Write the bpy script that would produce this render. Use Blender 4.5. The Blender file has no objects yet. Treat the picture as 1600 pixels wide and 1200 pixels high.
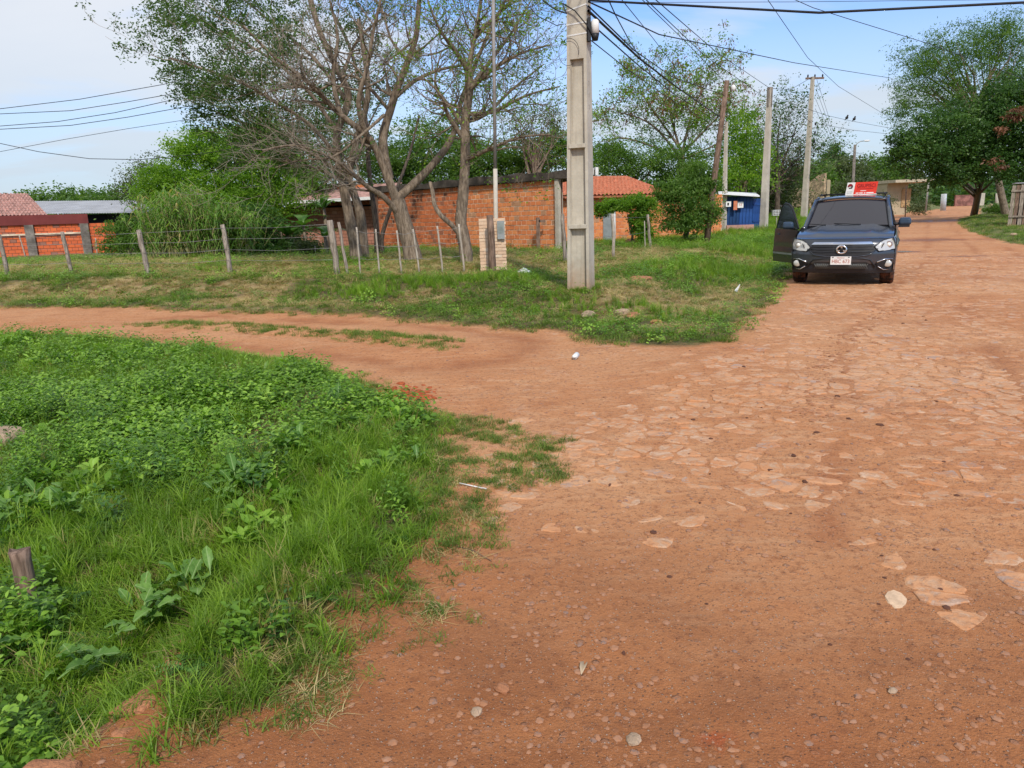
import bpy, bmesh, math, random
import numpy as np
from mathutils import Vector, Matrix, Euler
R = math.radians
rnd = random.Random(7)
rng = np.random.default_rng(7)
sc = bpy.context.scene
COL = sc.collection

# ------------------------------------------------------------------ camera
FPX = 1150.0            # focal length in pixels of the 1600 px wide frame
PITCH, ROLL, EYE = R(13.0), R(1.75), 1.55
_f = Vector((0, math.cos(PITCH), -math.sin(PITCH)))
_r0 = Vector((1, 0, 0)); _u0 = Vector((0, math.sin(PITCH), math.cos(PITCH)))
_r = _r0*math.cos(ROLL) - _u0*math.sin(ROLL)
_u = _u0*math.cos(ROLL) + _r0*math.sin(ROLL)
CAMP = Vector((0, 0, EYE))
cd = bpy.data.cameras.new('camera'); cam = bpy.data.objects.new('camera', cd); COL.objects.link(cam)
cd.sensor_width = 36; cd.lens = 36*FPX/1600; cd.clip_start = .05; cd.clip_end = 6000
M = Matrix((_r, _u, -_f)).transposed().to_4x4(); M.translation = CAMP
cam.matrix_world = M
sc.camera = cam

# ------------------------------------------------------------------ world, sun, exposure
SUN_EL, SUN_AZ = R(44), R(170)      # azimuth clockwise from +Y (the view direction)
W = bpy.data.worlds.new('World'); sc.world = W; W.use_nodes = True
wt = W.node_tree; wt.nodes.clear()
def wn(t, **k):
    n = wt.nodes.new(t)
    for a, b in k.items(): setattr(n, a, b)
    return n
sky = wn('ShaderNodeTexSky', sky_type='NISHITA', sun_disc=False)
sky.sun_elevation = SUN_EL; sky.sun_rotation = SUN_AZ; sky.air_density = 1.0; sky.dust_density = .6; sky.ozone_density = 1.6
tc = wn('ShaderNodeTexCoord'); sep = wn('ShaderNodeSeparateXYZ'); wt.links.new(tc.outputs['Generated'], sep.inputs[0])
def wm(op, a, b=None, c=None):
    n = wn('ShaderNodeMath', operation=op)
    for i, v in enumerate((a, b, c)):
        if v is None: continue
        if isinstance(v, (int, float)): n.inputs[i].default_value = v
        else: wt.links.new(v, n.inputs[i])
    return n.outputs[0]
zz = wm('MAXIMUM', sep.outputs[2], 0.0)
den = wm('ADD', zz, .16)
cx = wm('DIVIDE', sep.outputs[0], den); cy = wm('DIVIDE', sep.outputs[1], den)
cmb = wn('ShaderNodeCombineXYZ'); wt.links.new(cx, cmb.inputs[0]); wt.links.new(cy, cmb.inputs[1])
mp = wn('ShaderNodeMapping'); wt.links.new(cmb.outputs[0], mp.inputs[0])
mp.inputs['Rotation'].default_value = (0, 0, R(24)); mp.inputs['Scale'].default_value = (.45, .95, 1); mp.inputs['Location'].default_value = (7.3, 9.1, 0)
n1 = wn('ShaderNodeTexNoise'); n1.inputs['Scale'].default_value = 1.0; n1.inputs['Detail'].default_value = 7; n1.inputs['Roughness'].default_value = .52; n1.inputs['Distortion'].default_value = .35
wt.links.new(mp.outputs[0], n1.inputs[0])
mr = wn('ShaderNodeMapRange', interpolation_type='SMOOTHSTEP'); wt.links.new(wm('ADD', n1.outputs[0], wm('MULTIPLY', sep.outputs[0], -.16)), mr.inputs[0])
mr.inputs[1].default_value = .38; mr.inputs[2].default_value = .58; mr.inputs[3].default_value = 0.0; mr.inputs[4].default_value = .9
# thicker, greyer veil low over the horizon
lo = wn('ShaderNodeMapRange', interpolation_type='SMOOTHSTEP'); wt.links.new(sep.outputs[2], lo.inputs[0])
lo.inputs[1].default_value = .0; lo.inputs[2].default_value = .30; lo.inputs[3].default_value = .9; lo.inputs[4].default_value = 0
mx = wm('MAXIMUM', mr.outputs[0], lo.outputs[0])
n2 = wn('ShaderNodeTexNoise'); n2.inputs['Scale'].default_value = 2.2; n2.inputs['Detail'].default_value = 4
wt.links.new(mp.outputs[0], n2.inputs[0])
cc = wn('ShaderNodeMix', data_type='RGBA'); wt.links.new(n2.outputs[0], cc.inputs[0])
cc.inputs[6].default_value = (4.9, 5.1, 5.4, 1); cc.inputs[7].default_value = (6.3, 6.25, 6.15, 1)
veil = wn('ShaderNodeMix', data_type='RGBA'); wt.links.new(wm('MULTIPLY', lo.outputs[0], .95), veil.inputs[0]); wt.links.new(cc.outputs[2], veil.inputs[6]); veil.inputs[7].default_value = (3.6, 4.2, 4.85, 1)
skb = wn('ShaderNodeMix', data_type='RGBA', blend_type='MULTIPLY'); skb.inputs[0].default_value = 1
wt.links.new(sky.outputs[0], skb.inputs[6]); skb.inputs[7].default_value = (.68, .95, 1.30, 1)
mixc = wn('ShaderNodeMix', data_type='RGBA'); wt.links.new(mx, mixc.inputs[0]); wt.links.new(skb.outputs[2], mixc.inputs[6]); wt.links.new(veil.outputs[2], mixc.inputs[7])
bg = wn('ShaderNodeBackground'); bg.inputs[1].default_value = .115; wt.links.new(mixc.outputs[2], bg.inputs[0])
wo = wn('ShaderNodeOutputWorld'); wt.links.new(bg.outputs[0], wo.inputs[0])
sl = bpy.data.lights.new('sun', 'SUN'); sl.energy = 2.6; sl.angle = R(3.0); sl.color = (1, .92, .80)
so = bpy.data.objects.new('sun', sl); COL.objects.link(so)
sd = Vector((math.sin(SUN_AZ)*math.cos(SUN_EL), math.cos(SUN_AZ)*math.cos(SUN_EL), math.sin(SUN_EL)))
so.rotation_euler = sd.to_track_quat('Z', 'Y').to_euler(); so.location = (0, 0, 30)
sc.view_settings.view_transform = 'Standard'; sc.view_settings.look = 'None'; sc.view_settings.gamma = 1
sc.view_settings.use_curve_mapping = False
sc.view_settings.exposure = 0.46

# ------------------------------------------------------------------ pixel helpers
def ray(px, py):
    return (_f*FPX + _r*(px-800) - _u*(py-600))
def at(px, py, Y):
    """point at world depth Y on the sight line of a pixel"""
    d = ray(px, py); return CAMP + d*(Y/d.y)
def flat(px, py, z=0.0):
    d = ray(px, py); return CAMP + d*((z-EYE)/d.z)
def proj(p):
    d = Vector(p)-CAMP; w = d.dot(_f); return 800+FPX*d.dot(_r)/w, 600-FPX*d.dot(_u)/w

# ------------------------------------------------------------------ noise
def _h(ix, iy, s):
    n = (ix.astype(np.int64)*374761393 + iy.astype(np.int64)*668265263 + s*1442695041) & 0xffffffff
    n = ((n ^ (n >> 13))*1274126177) & 0xffffffff
    return ((n ^ (n >> 16)) & 0xffffff)/float(0xffffff)
def vn(x, y, s=0):
    ix = np.floor(x); iy = np.floor(y); fx = x-ix; fy = y-iy
    fx = fx*fx*(3-2*fx); fy = fy*fy*(3-2*fy)
    a = _h(ix, iy, s); b = _h(ix+1, iy, s); c = _h(ix, iy+1, s); d = _h(ix+1, iy+1, s)
    return (a*(1-fx)+b*fx)*(1-fy)+(c*(1-fx)+d*fx)*fy
def fbm(x, y, sc_, o=3, s=0):
    v = 0; a = .5; t = 0; x = np.asarray(x, float)/sc_; y = np.asarray(y, float)/sc_
    for i in range(o):
        v = v+a*vn(x, y, s+i*17); t += a; a *= .5; x = x*2.03+3.1; y = y*2.03+1.7
    return v/t
def ss(a, b, x):
    t = np.clip((x-a)/(b-a), 0, 1); return t*t*(3-2*t)

# ------------------------------------------------------------------ ground plan
def planpoly(pts, z=0.0):
    out = []
    for p in pts:
        if len(p) == 3: out.append((p[0], p[1]))
        else:
            q = flat(p[0], p[1], z); out.append((q.x, q.y))
    return np.array(out)
PA = planpoly([(-600, 524), (-200, 525), (0, 527), (150, 530), (330, 545), (450, 562), (540, 582), (600, 622), (680, 640), (715, 662), (700, 720),
               (712, 800), (700, 850), (640, 940), (540, 985), (490, 1060), (420, 1130), (330, 1170), (240, 1165), (180, 1120), (75, 1200), (-200, 1420), (-1200, 1250)])
PB = planpoly([(-600, 466), (-300, 472), (0, 478), (200, 480), (400, 487), (560, 492), (700, 502), (850, 515), (930, 535), (1000, 546), (1100, 545),
               (1150, 528), (1185, 495), (1207, 470), (1224, 452), (1229, 437), (1290, 374), (1396, 334), (1440, 331), (1480, 325.5), (150, 260, 0), (300, 900, 0), (-900, 900, 0), (-900, 30, 0)])
PC = planpoly([(2200, 430), (1900, 420), (1600, 383), (1555, 374), (1515, 362), (1497, 350), (1497, 344), (1525, 337), (1531, 330), (1531, 326), (1521, 321), (330, 900, 0), (900, 900, 0), (900, 10, 0)])
PD = planpoly([(185, 505), (300, 501), (500, 511), (640, 518), (740, 532), (700, 546), (600, 537), (480, 525), (350, 515), (210, 511)])
PE = planpoly([(700, 640), (800, 655), (890, 690), (895, 745), (820, 770), (770, 850), (705, 850), (700, 760)])
K0 = flat(60, 1215); K1 = flat(395, 945)
def sdf(P, x, y):
    """signed distance, positive inside"""
    x = np.asarray(x, float); y = np.asarray(y, float)
    d = np.full(x.shape, 1e9); ins = np.zeros(x.shape, bool); n = len(P)
    for i in range(n):
        ax, ay = P[i]; bx, by = P[(i+1) % n]
        ex, ey = bx-ax, by-ay; wx, wy = x-ax, y-ay
        t = np.clip((wx*ex+wy*ey)/(ex*ex+ey*ey+1e-12), 0, 1)
        d = np.minimum(d, (wx-ex*t)**2+(wy-ey*t)**2)
        c = ((ay > y) != (by > y)) & (x < (bx-ax)*(y-ay)/((by-ay) if by != ay else 1e-9)+ax)
        ins ^= c
    d = np.sqrt(d); return np.where(ins, d, -d)
def kerb(x, y):
    e = np.array([K1.x-K0.x, K1.y-K0.y]); L = np.hypot(*e); e = e/L
    wx, wy = x-K0.x, y-K0.y
    t = wx*e[0]+wy*e[1]; s = -(wx*e[1]-wy*e[0])         # s > 0 : left of the kerb
    return t/L, s
def wob(x, y, amp=.12):
    return amp*2*(fbm(x, y, .5, 3, 5)-.5)
def masks(x, y):
    r = np.hypot(x, y)
    w = wob(x, y)*np.clip(r/6, .6, 4)
    a = sdf(PA, x, y)+w; b = sdf(PB, x, y)+w; c = sdf(PC, x, y)+w; d = sdf(PD, x, y)+w*1.2; e = sdf(PE, x, y)+w*1.5
    return a, b, c, d, e
BANK = np.array([[-30, .28], [-12, .30], [0, .27], [2.5, .2], [5, .12], [9, .15], [30, .2]])
def Z(x, y):
    x = np.asarray(x, float); y = np.asarray(y, float)
    a, b, c, d, e = masks(x, y); r = np.hypot(x, y)
    z = .035*(fbm(x, y, 2.2, 3, 2)-.5)*2 + .012*(fbm(x, y, .35, 3, 9)-.5)*2
    # side road ruts
    side = ss(.2, 1.0, 4.0-x-.28*y)*(1-ss(0, .4, a))*(1-ss(0, .4, b))
    z = z - .03*side*(1-ss(0, .3, d)) - .02*side*np.exp(-((d+.75)/.3)**2)
    # foreground plot: drops behind the stone edging, humps elsewhere
    t, s = kerb(x, y)
    near = np.exp(-np.clip(np.abs(t-.5)-.5, 0, 9)*1.4)
    left = ss(0, .16, s)
    A = ss(0, .5, a)
    z = z + A*(.05+.12*(fbm(x, y, 1.1, 3, 31)-.45)) - .30*left*near*ss(-.4, .1, a) - .10*ss(.6, 2.2, a)*(1-near)
    # far verge with its bank
    pl = np.interp(x, BANK[:, 0], BANK[:, 1])
    B = ss(0, .5, b)
    bk = ss(1.1, 2.9, b+.5*(fbm(x, y, 2.5, 2, 44)-.5))
    z = z + B*(.03+.05*(fbm(x, y, .8, 3, 12)-.5)) + pl*bk*(1-.75*ss(22, 34, y)*(1-ss(4, 12, x))) + .10*bk*(fbm(x, y, 1.6, 3, 71)-.5)*(1-ss(20, 30, y))
    z = z - .12*B*np.exp(-((b-1.3)/.7)**2)*ss(1, 4, x)*(1-ss(9, 13, x))
    z = z + .9*B*ss(30, 75, y)*ss(6, 16, x)*ss(0, 6, b)
    z = z + .12*ss(0, 1.2, c) + .5*ss(1, 12, c)*ss(30, 60, r)
    return z
def zat(x, y): return float(Z(np.array([x]), np.array([y]))[0])
def hit(px, py, ymax=400):
    d = ray(px, py); ts = np.linspace(1.2, 40, 1600)
    ts = np.concatenate([ts, np.linspace(40.1, ymax, 1500)])
    X = d.x/d.y*ts; Zr = EYE+d.z/d.y*ts
    zz_ = Z(X, ts); m = np.nonzero(Zr <= zz_)[0]
    i = m[0] if len(m) else len(ts)-1
    return Vector((X[i], ts[i], zz_[i]))

# ------------------------------------------------------------------ material helpers
class NT:
    def __init__(s, name):
        s.m = bpy.data.materials.new(name); s.m.use_nodes = True; s.t = s.m.node_tree; s.t.nodes.clear()
        s.out = s.n('ShaderNodeOutputMaterial'); s.b = s.n('ShaderNodeBsdfPrincipled'); s.l(s.b.outputs[0], s.out.inputs[0])
        s.b.inputs['Roughness'].default_value = .85; s.b.inputs['Specular IOR Level'].default_value = .3
    def n(s, t, **k):
        n = s.t.nodes.new(t)
        for a, b in k.items(): setattr(n, a, b)
        return n
    def l(s, a, b): s.t.links.new(a, b)
    def v(s, inp, v):
        if isinstance(v, (int, float)): inp.default_value = v
        elif isinstance(v, (tuple, list)): inp.default_value = (v+(1,) if len(v) == 3 and len(inp.default_value) == 4 else v)
        else: s.l(v, inp)
    def pos(s): return s.n('ShaderNodeNewGeometry').outputs['Position']
    def obj(s): return s.n('ShaderNodeTexCoord').outputs['Object']
    def noise(s, vec, scale, detail=4, rough=.55, dist=0, out=0):
        n = s.n('ShaderNodeTexNoise'); s.l(vec, n.inputs[0]); n.inputs['Scale'].default_value = scale; n.inputs['Detail'].default_value = detail
        n.inputs['Roughness'].default_value = rough; n.inputs['Distortion'].default_value = dist; return n.outputs[out]
    def vor(s, vec, scale, feature='F1', out='Distance', rand=1):
        n = s.n('ShaderNodeTexVoronoi', feature=feature); s.l(vec, n.inputs['Vector']); n.inputs['Scale'].default_value = scale; n.inputs['Randomness'].default_value = rand
        return n.outputs[out]
    def map(s, vec, scale=(1, 1, 1), rot=(0, 0, 0), loc=(0, 0, 0)):
        n = s.n('ShaderNodeMapping'); s.l(vec, n.inputs[0]); n.inputs['Scale'].default_value = scale; n.inputs['Rotation'].default_value = rot; n.inputs['Location'].default_value = loc; return n.outputs[0]
    def rng(s, v, a, b, c=0, d=1, smooth=True):
        n = s.n('ShaderNodeMapRange', interpolation_type='SMOOTHSTEP' if smooth else 'LINEAR'); s.v(n.inputs[0], v)
        for i, q in enumerate((a, b, c, d)): n.inputs[i+1].default_value = q
        return n.outputs[0]
    def mix(s, f, a, b, mode='MIX'):
        n = s.n('ShaderNodeMix', data_type='RGBA', blend_type=mode); s.v(n.inputs[0], f); s.v(n.inputs[6], a); s.v(n.inputs[7], b); return n.outputs[2]
    def math(s, op, a, b=None, clamp=False):
        n = s.n('ShaderNodeMath', operation=op, use_clamp=clamp); s.v(n.inputs[0], a)
        if b is not None: s.v(n.inputs[1], b)
        return n.outputs[0]
    def attr(s, name): return s.n('ShaderNodeAttribute', attribute_name=name).outputs['Fac']
    def oinfo(s): return s.n('ShaderNodeObjectInfo').outputs['Random']
    def bump(s, h, strength=.5, dist=.01, prev=None):
        n = s.n('ShaderNodeBump'); s.l(h, n.inputs['Height']); n.inputs['Strength'].default_value = strength; n.inputs['Distance'].default_value = dist
        if prev is not None: s.l(prev, n.inputs['Normal'])
        return n.outputs[0]
    def col(s, c): s.v(s.b.inputs['Base Color'], c); return s
    def set(s, **k):
        for a, b in k.items(): s.v(s.b.inputs[a.replace('_', ' ')], b)
        return s
    def nrm(s, n): s.l(n, s.b.inputs['Normal']); return s

def simple(name, c, rough=.8, metal=0, spec=.3, var=.25, scale=6, bump=.3, bd=.005):
    t = NT(name); p = t.obj()
    n = t.noise(p, scale, 6, .6); n3 = t.noise(p, scale*7, 3)
    dark = tuple(v*(1-var) for v in c); lite = tuple(min(1, v*(1+var)) for v in c)
    base = t.mix(t.rng(n, .3, .7), dark, lite); base = t.mix(t.rng(n3, .35, .75, 0, .5), base, tuple(v*(1-var*.8) for v in c))
    t.col(base).set(Roughness=rough, Metallic=metal); t.b.inputs['Specular IOR Level'].default_value = spec
    if bump: t.nrm(t.bump(n3, bump, bd))
    return t.m

def leafmat(name, dark, mid, lite, trans=.35, rough=.55, inst=False, dry=None, dryamt=0.0):
    """foliage: colour varies leaf by leaf (attribute or instance random) and by patches of growth"""
    t = NT(name)
    tint = t.oinfo() if inst else t.attr('tint')
    p = t.pos(); n = t.noise(p, .9, 3)
    c = t.mix(t.rng(tint, 0, .6, 0, 1, False), dark, mid); c = t.mix(t.rng(tint, .55, 1, 0, 1, False), c, lite)
    c = t.mix(t.rng(n, .35, .7, 0, .45), c, tuple(v*.72 for v in mid))
    if dry:
        rnd_ = t.math('FRACT', t.math('MULTIPLY', tint, 13.7)); c = t.mix(t.rng(rnd_, 1-dryamt-.01, 1-dryamt), c, dry)
    t.col(c).set(Roughness=rough); t.b.inputs['Specular IOR Level'].default_value = .35
    tr = t.n('ShaderNodeBsdfTranslucent'); tc_ = t.mix(1.0, c, (1.5, 1.7, .7), 'MULTIPLY'); t.l(tc_, tr.inputs[0])
    ms = t.n('ShaderNodeMixShader'); ms.inputs[0].default_value = trans; t.l(t.b.outputs[0], ms.inputs[1]); t.l(tr.outputs[0], ms.inputs[2]); t.l(ms.outputs[0], t.out.inputs[0])
    return t.m

# ------------------------------------------------------------------ object helpers
def link(name, me, mat=None, parent=None):
    o = bpy.data.objects.new(name, me); COL.objects.link(o)
    if mat is not None and me is not None:
        for m in (mat if isinstance(mat, (list, tuple)) else [mat]): me.materials.append(m)
    if parent is not None: o.parent = parent
    return o
def tag(o, label=None, cat=None, group=None, kind=None):
    if label: o['label'] = label
    if cat: o['category'] = cat
    if group: o['group'] = group
    if kind: o['kind'] = kind
    return o
def thing(name, label, cat, loc=(0, 0, 0), rz=0, group=None):
    o = bpy.data.objects.new(name, None); COL.objects.link(o); o.location = loc; o.rotation_euler = (0, 0, rz); o.empty_display_size = .2
    return tag(o, label, cat, group)
def mesh_np(name, V, F, smooth=False, attrs=None, mi=None):
    """V (n,3); F (m,k) int array with equal k, or list of them"""
    me = bpy.data.meshes.new(name); V = np.asarray(V, np.float32)
    Fs = [np.asarray(f) for f in (F if isinstance(F, list) else [F]) if len(f)]
    me.vertices.add(len(V)); me.vertices.foreach_set('co', V.ravel())
    tot = np.concatenate([np.full(len(f), f.shape[1]) for f in Fs]); idx = np.concatenate([f.ravel() for f in Fs])
    me.loops.add(len(idx)); me.loops.foreach_set('vertex_index', idx.astype(np.int32))
    st = np.concatenate([[0], np.cumsum(tot)[:-1]]).astype(np.int32)
    me.polygons.add(len(tot)); me.polygons.foreach_set('loop_start', st)
    me.polygons.foreach_set('use_smooth', np.full(len(tot), smooth, bool))
    if mi is not None: me.polygons.foreach_set('material_index', np.asarray(mi, np.int32))
    for k, a in (attrs or {}).items():
        at_ = me.attributes.new(k, 'FLOAT', 'POINT'); at_.data.foreach_set('value', np.asarray(a, np.float32))
    me.update(calc_edges=True); return me

class MB:
    def __init__(s): s.V = []; s.F = []; s.T = []; s.S = []
    def add(s, vs, fs, tint=0.0, smooth=False):
        k = len(s.V); s.V += [tuple(v) for v in vs]; s.F += [tuple(i+k for i in f) for f in fs]; s.T += [tint]*len(vs); s.S += [smooth]*len(fs); return s
    def box(s, c, d, rot=None, tint=0.0, taper=1.0, jit=0.0):
        vs = []
        for z in (-.5, .5):
            t = 1 if z < 0 else taper
            for x, y in ((-.5, -.5), (.5, -.5), (.5, .5), (-.5, .5)):
                v = Vector((x*d[0]*t, y*d[1]*t, z*d[2]))
                if jit: v += Vector((rnd.uniform(-jit, jit), rnd.uniform(-jit, jit), rnd.uniform(-jit, jit)))
                if rot is not None: v = rot @ v
                vs.append(v+Vector(c))
        return s.add(vs, [(0, 3, 2, 1), (4, 5, 6, 7), (0, 1, 5, 4), (1, 2, 6, 5), (2, 3, 7, 6), (3, 0, 4, 7)], tint)
    def tube(s, pts, radii, n=8, cap=True, tint=0.0, smooth=True, flatx=1.0):
        pts = [Vector(p) for p in pts]
        if isinstance(radii, (int, float)): radii = [radii]*len(pts)
        vs = []; up = Vector((0, 0, 1)); prev = None
        for i, p in enumerate(pts):
            d = (pts[min(i+1, len(pts)-1)]-pts[max(i-1, 0)])
            d = d.normalized() if d.length > 1e-9 else up
            if prev is None:
                a = d.cross(up) if abs(d.z) < .95 else d.cross(Vector((0, 1, 0)))
            else: a = prev-d*prev.dot(d)
            a = a.normalized() if a.length > 1e-6 else Vector((1, 0, 0)); prev = a; b = d.cross(a)
            for j in range(n):
                t = 2*math.pi*j/n; vs.append(p+(a*math.cos(t)*flatx+b*math.sin(t))*radii[i])
        fs = []
        for i in range(len(pts)-1):
            for j in range(n):
                k = (j+1) % n; fs.append((i*n+j, i*n+k, (i+1)*n+k, (i+1)*n+j))
        k0 = len(s.F); s.add(vs, fs, tint, smooth)
        if cap:
            k = len(s.V)-len(vs); s.F.append(tuple(k+j for j in range(n))[::-1]); s.F.append(tuple(k+(len(pts)-1)*n+j for j in range(n))); s.S += [False, False]
        return s
    def prism(s, poly, h, M4=None, tint=0.0):
        """poly 2D (x,y) extruded along +z by h, then transformed"""
        n = len(poly); vs = [Vector((p[0], p[1], 0)) for p in poly]+[Vector((p[0], p[1], h)) for p in poly]
        if M4 is not None: vs = [M4 @ v for v in vs]
        fs = [tuple(range(n))[::-1], tuple(range(n, 2*n))]+[(i, (i+1) % n, (i+1) % n+n, i+n) for i in range(n)]
        return s.add(vs, fs, tint)
    def quad(s, a, b, c, d, tint=0.0): return s.add([a, b, c, d], [(0, 1, 2, 3)], tint)
    def sphere(s, c, r, n=10, m=6, tint=0.0, jit=0):
        r = r if isinstance(r, (tuple, list)) else (r, r, r); vs = [Vector((0, 0, -1))]
        for i in range(1, m):
            ph = math.pi*i/m-math.pi/2
            for j in range(n): t = 2*math.pi*j/n; vs.append(Vector((math.cos(ph)*math.cos(t), math.cos(ph)*math.sin(t), math.sin(ph))))
        vs.append(Vector((0, 0, 1)))
        vs = [Vector((v.x*r[0], v.y*r[1], v.z*r[2]))*(1+rnd.uniform(-jit, jit))+Vector(c) for v in vs]
        fs = [(0, 1+(j+1) % n, 1+j) for j in range(n)]
        for i in range(m-2):
            for j in range(n): k = (j+1) % n; a = 1+i*n; fs.append((a+j, a+k, a+n+k, a+n+j))
        a = 1+(m-2)*n; fs += [(a+j, a+(j+1) % n, len(vs)-1) for j in range(n)]
        return s.add(vs, fs, tint, True)
    def mesh(s, name):
        me = bpy.data.meshes.new(name); me.from_pydata(s.V, [], s.F); me.polygons.foreach_set('use_smooth', s.S)
        if any(s.T): a = me.attributes.new('tint', 'FLOAT', 'POINT'); a.data.foreach_set('value', s.T)
        me.update(); return me
    def build(s, name, mat, parent=None): return link(name, s.mesh(name), mat, parent)
def relocate(o, base):
    """give a world-space mesh its origin at base"""
    o.data.transform(Matrix.Translation(-Vector(base))); o.location = base; return o
def RZ(a): return Matrix.Rotation(a, 3, 'Z')

# ------------------------------------------------------------------ ground materials
def soil_colour(t, p):
    n0 = t.noise(p, .35, 5, .6); n1_ = t.noise(p, 2.3, 6, .62); n2_ = t.noise(p, 24, 5, .7); n3_ = t.noise(p, 110, 3, .7)
    st = t.noise(t.map(p, (1.2, 5.0, 1), (0, 0, R(-28))), 2.2, 5, .6, .6)      # dust drawn out along the wheel lines
    c = t.mix(t.rng(n0, .35, .68), (0.491, 0.209, 0.085), (0.567, 0.283, 0.132))
    c = t.mix(t.rng(st, .45, .72, 0, .6), c, (0.618, 0.354, 0.190))
    c = t.mix(t.rng(n1_, .52, .70, 0, .5), c, (0.373, 0.135, 0.052))
    c = t.mix(t.rng(t.attr('wet'), 0, 1, 0, 1), c, t.mix(t.rng(n1_, .35, .65), (.250, .088, .030), (.355, .135, .048)))
    c = t.mix(t.rng(t.attr('red'), 0, 1, 0, .85), c, (0.363, 0.081, 0.025))
    c = t.mix(t.rng(n2_, .48, .72, 0, .75), c, (0.216, 0.080, 0.033))
    c = t.mix(t.rng(n3_, .62, .8, 0, .45), c, (0.597, 0.380, 0.226))
    return c, n1_, n2_, n3_
def ground_mat(kind):
    t = NT('soil_'+kind); p = t.pos()
    c, a1, a2, a3 = soil_colour(t, p)
    v1 = t.vor(p, 5.2, 'DISTANCE_TO_EDGE'); v2 = t.vor(p, 17, 'F1'); vc = t.vor(p, 5.2, 'F1', 'Color')
    ston = t.attr('stony')
    # buried paving beyond the modelled stones and small chips set in the dust
    chips = t.math('MULTIPLY', t.rng(v2, .16, .28, 1, 0), t.rng(a1, .4, .6))
    c = t.mix(t.math('MULTIPLY', chips, .30), c, (.30, .20, .155))
    edge = t.math('MULTIPLY', t.rng(v1, .015, .07, 1, 0), ston)
    c = t.mix(t.math('MULTIPLY', edge, .15), c, (.27, .115, .062))
    pal = t.math('MULTIPLY', t.rng(t.noise(p, 6.5, 4, .65, .8), .55, .66), ston)
    c = t.mix(t.math('MULTIPLY', pal, .55), c, (.62, .42, .29))
    trk = t.attr('track'); c = t.mix(t.math('MULTIPLY', trk, t.rng(a1, .3, .6, .2, .6)), c, (.31, .105, .038))
    if kind == 'verge':
        g = t.attr('grass'); n5 = t.noise(p, 3.5, 5, .65); dryn = t.noise(p, .6, 5, .6)
        gc = t.mix(t.rng(n5, .35, .65), (.030, .040, .012), (.075, .090, .026))
        dc = t.mix(t.rng(n5, .35, .65), (.25, .17, .075), (.40, .31, .16))
        gc = t.mix(t.attr('dry'), gc, dc)
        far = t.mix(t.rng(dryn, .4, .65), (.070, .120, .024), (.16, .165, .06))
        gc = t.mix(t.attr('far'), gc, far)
        c = t.mix(t.math('MULTIPLY', g, t.rng(a2, .2, .6, .55, 1)), c, gc)
    g1 = t.vor(p, 75, 'F1'); gcol = t.vor(p, 75, 'F1', 'Color'); sp = t.n('ShaderNodeSeparateColor'); t.l(gcol, sp.inputs[0]); pick = t.rng(sp.outputs[0], .62, .68); dot_ = t.math('MULTIPLY', t.rng(g1, .22, .32, 1, 0), pick)
    c = t.mix(t.math('MULTIPLY', dot_, .7), c, t.mix(t.rng(sp.outputs[1], .45, .55), (.15, .085, .06), (.50, .37, .28)))
    g2 = t.vor(p, 210, 'F1'); gc2 = t.vor(p, 210, 'F1', 'Color'); sp2 = t.n('ShaderNodeSeparateColor'); t.l(gc2, sp2.inputs[0]); c = t.mix(t.math('MULTIPLY', t.rng(g2, .2, .35, .6, 0), t.rng(sp2.outputs[0], .6, .66)), c, t.mix(t.rng(sp2.outputs[1], .5, .6), (.17, .085, .05), (.52, .36, .26)))
    t.col(c)
    h = t.math('ADD', t.math('MULTIPLY', a2, .6), t.math('MULTIPLY', a3, .45))
    h = t.math('ADD', h, t.math('MULTIPLY', chips, .35)); h = t.math('ADD', h, t.math('MULTIPLY', dot_, .5))
    h = t.math('SUBTRACT', h, t.math('MULTIPLY', edge, .2))
    n = t.bump(h, .95, .022); t.nrm(n)
    t.set(Roughness=t.rng(t.attr('mud'), 0, 1, .92, .35)); t.b.inputs['Specular IOR Level'].default_value = .25
    return t.m
M_ROAD = ground_mat('road'); M_VERGE = ground_mat('verge')

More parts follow.
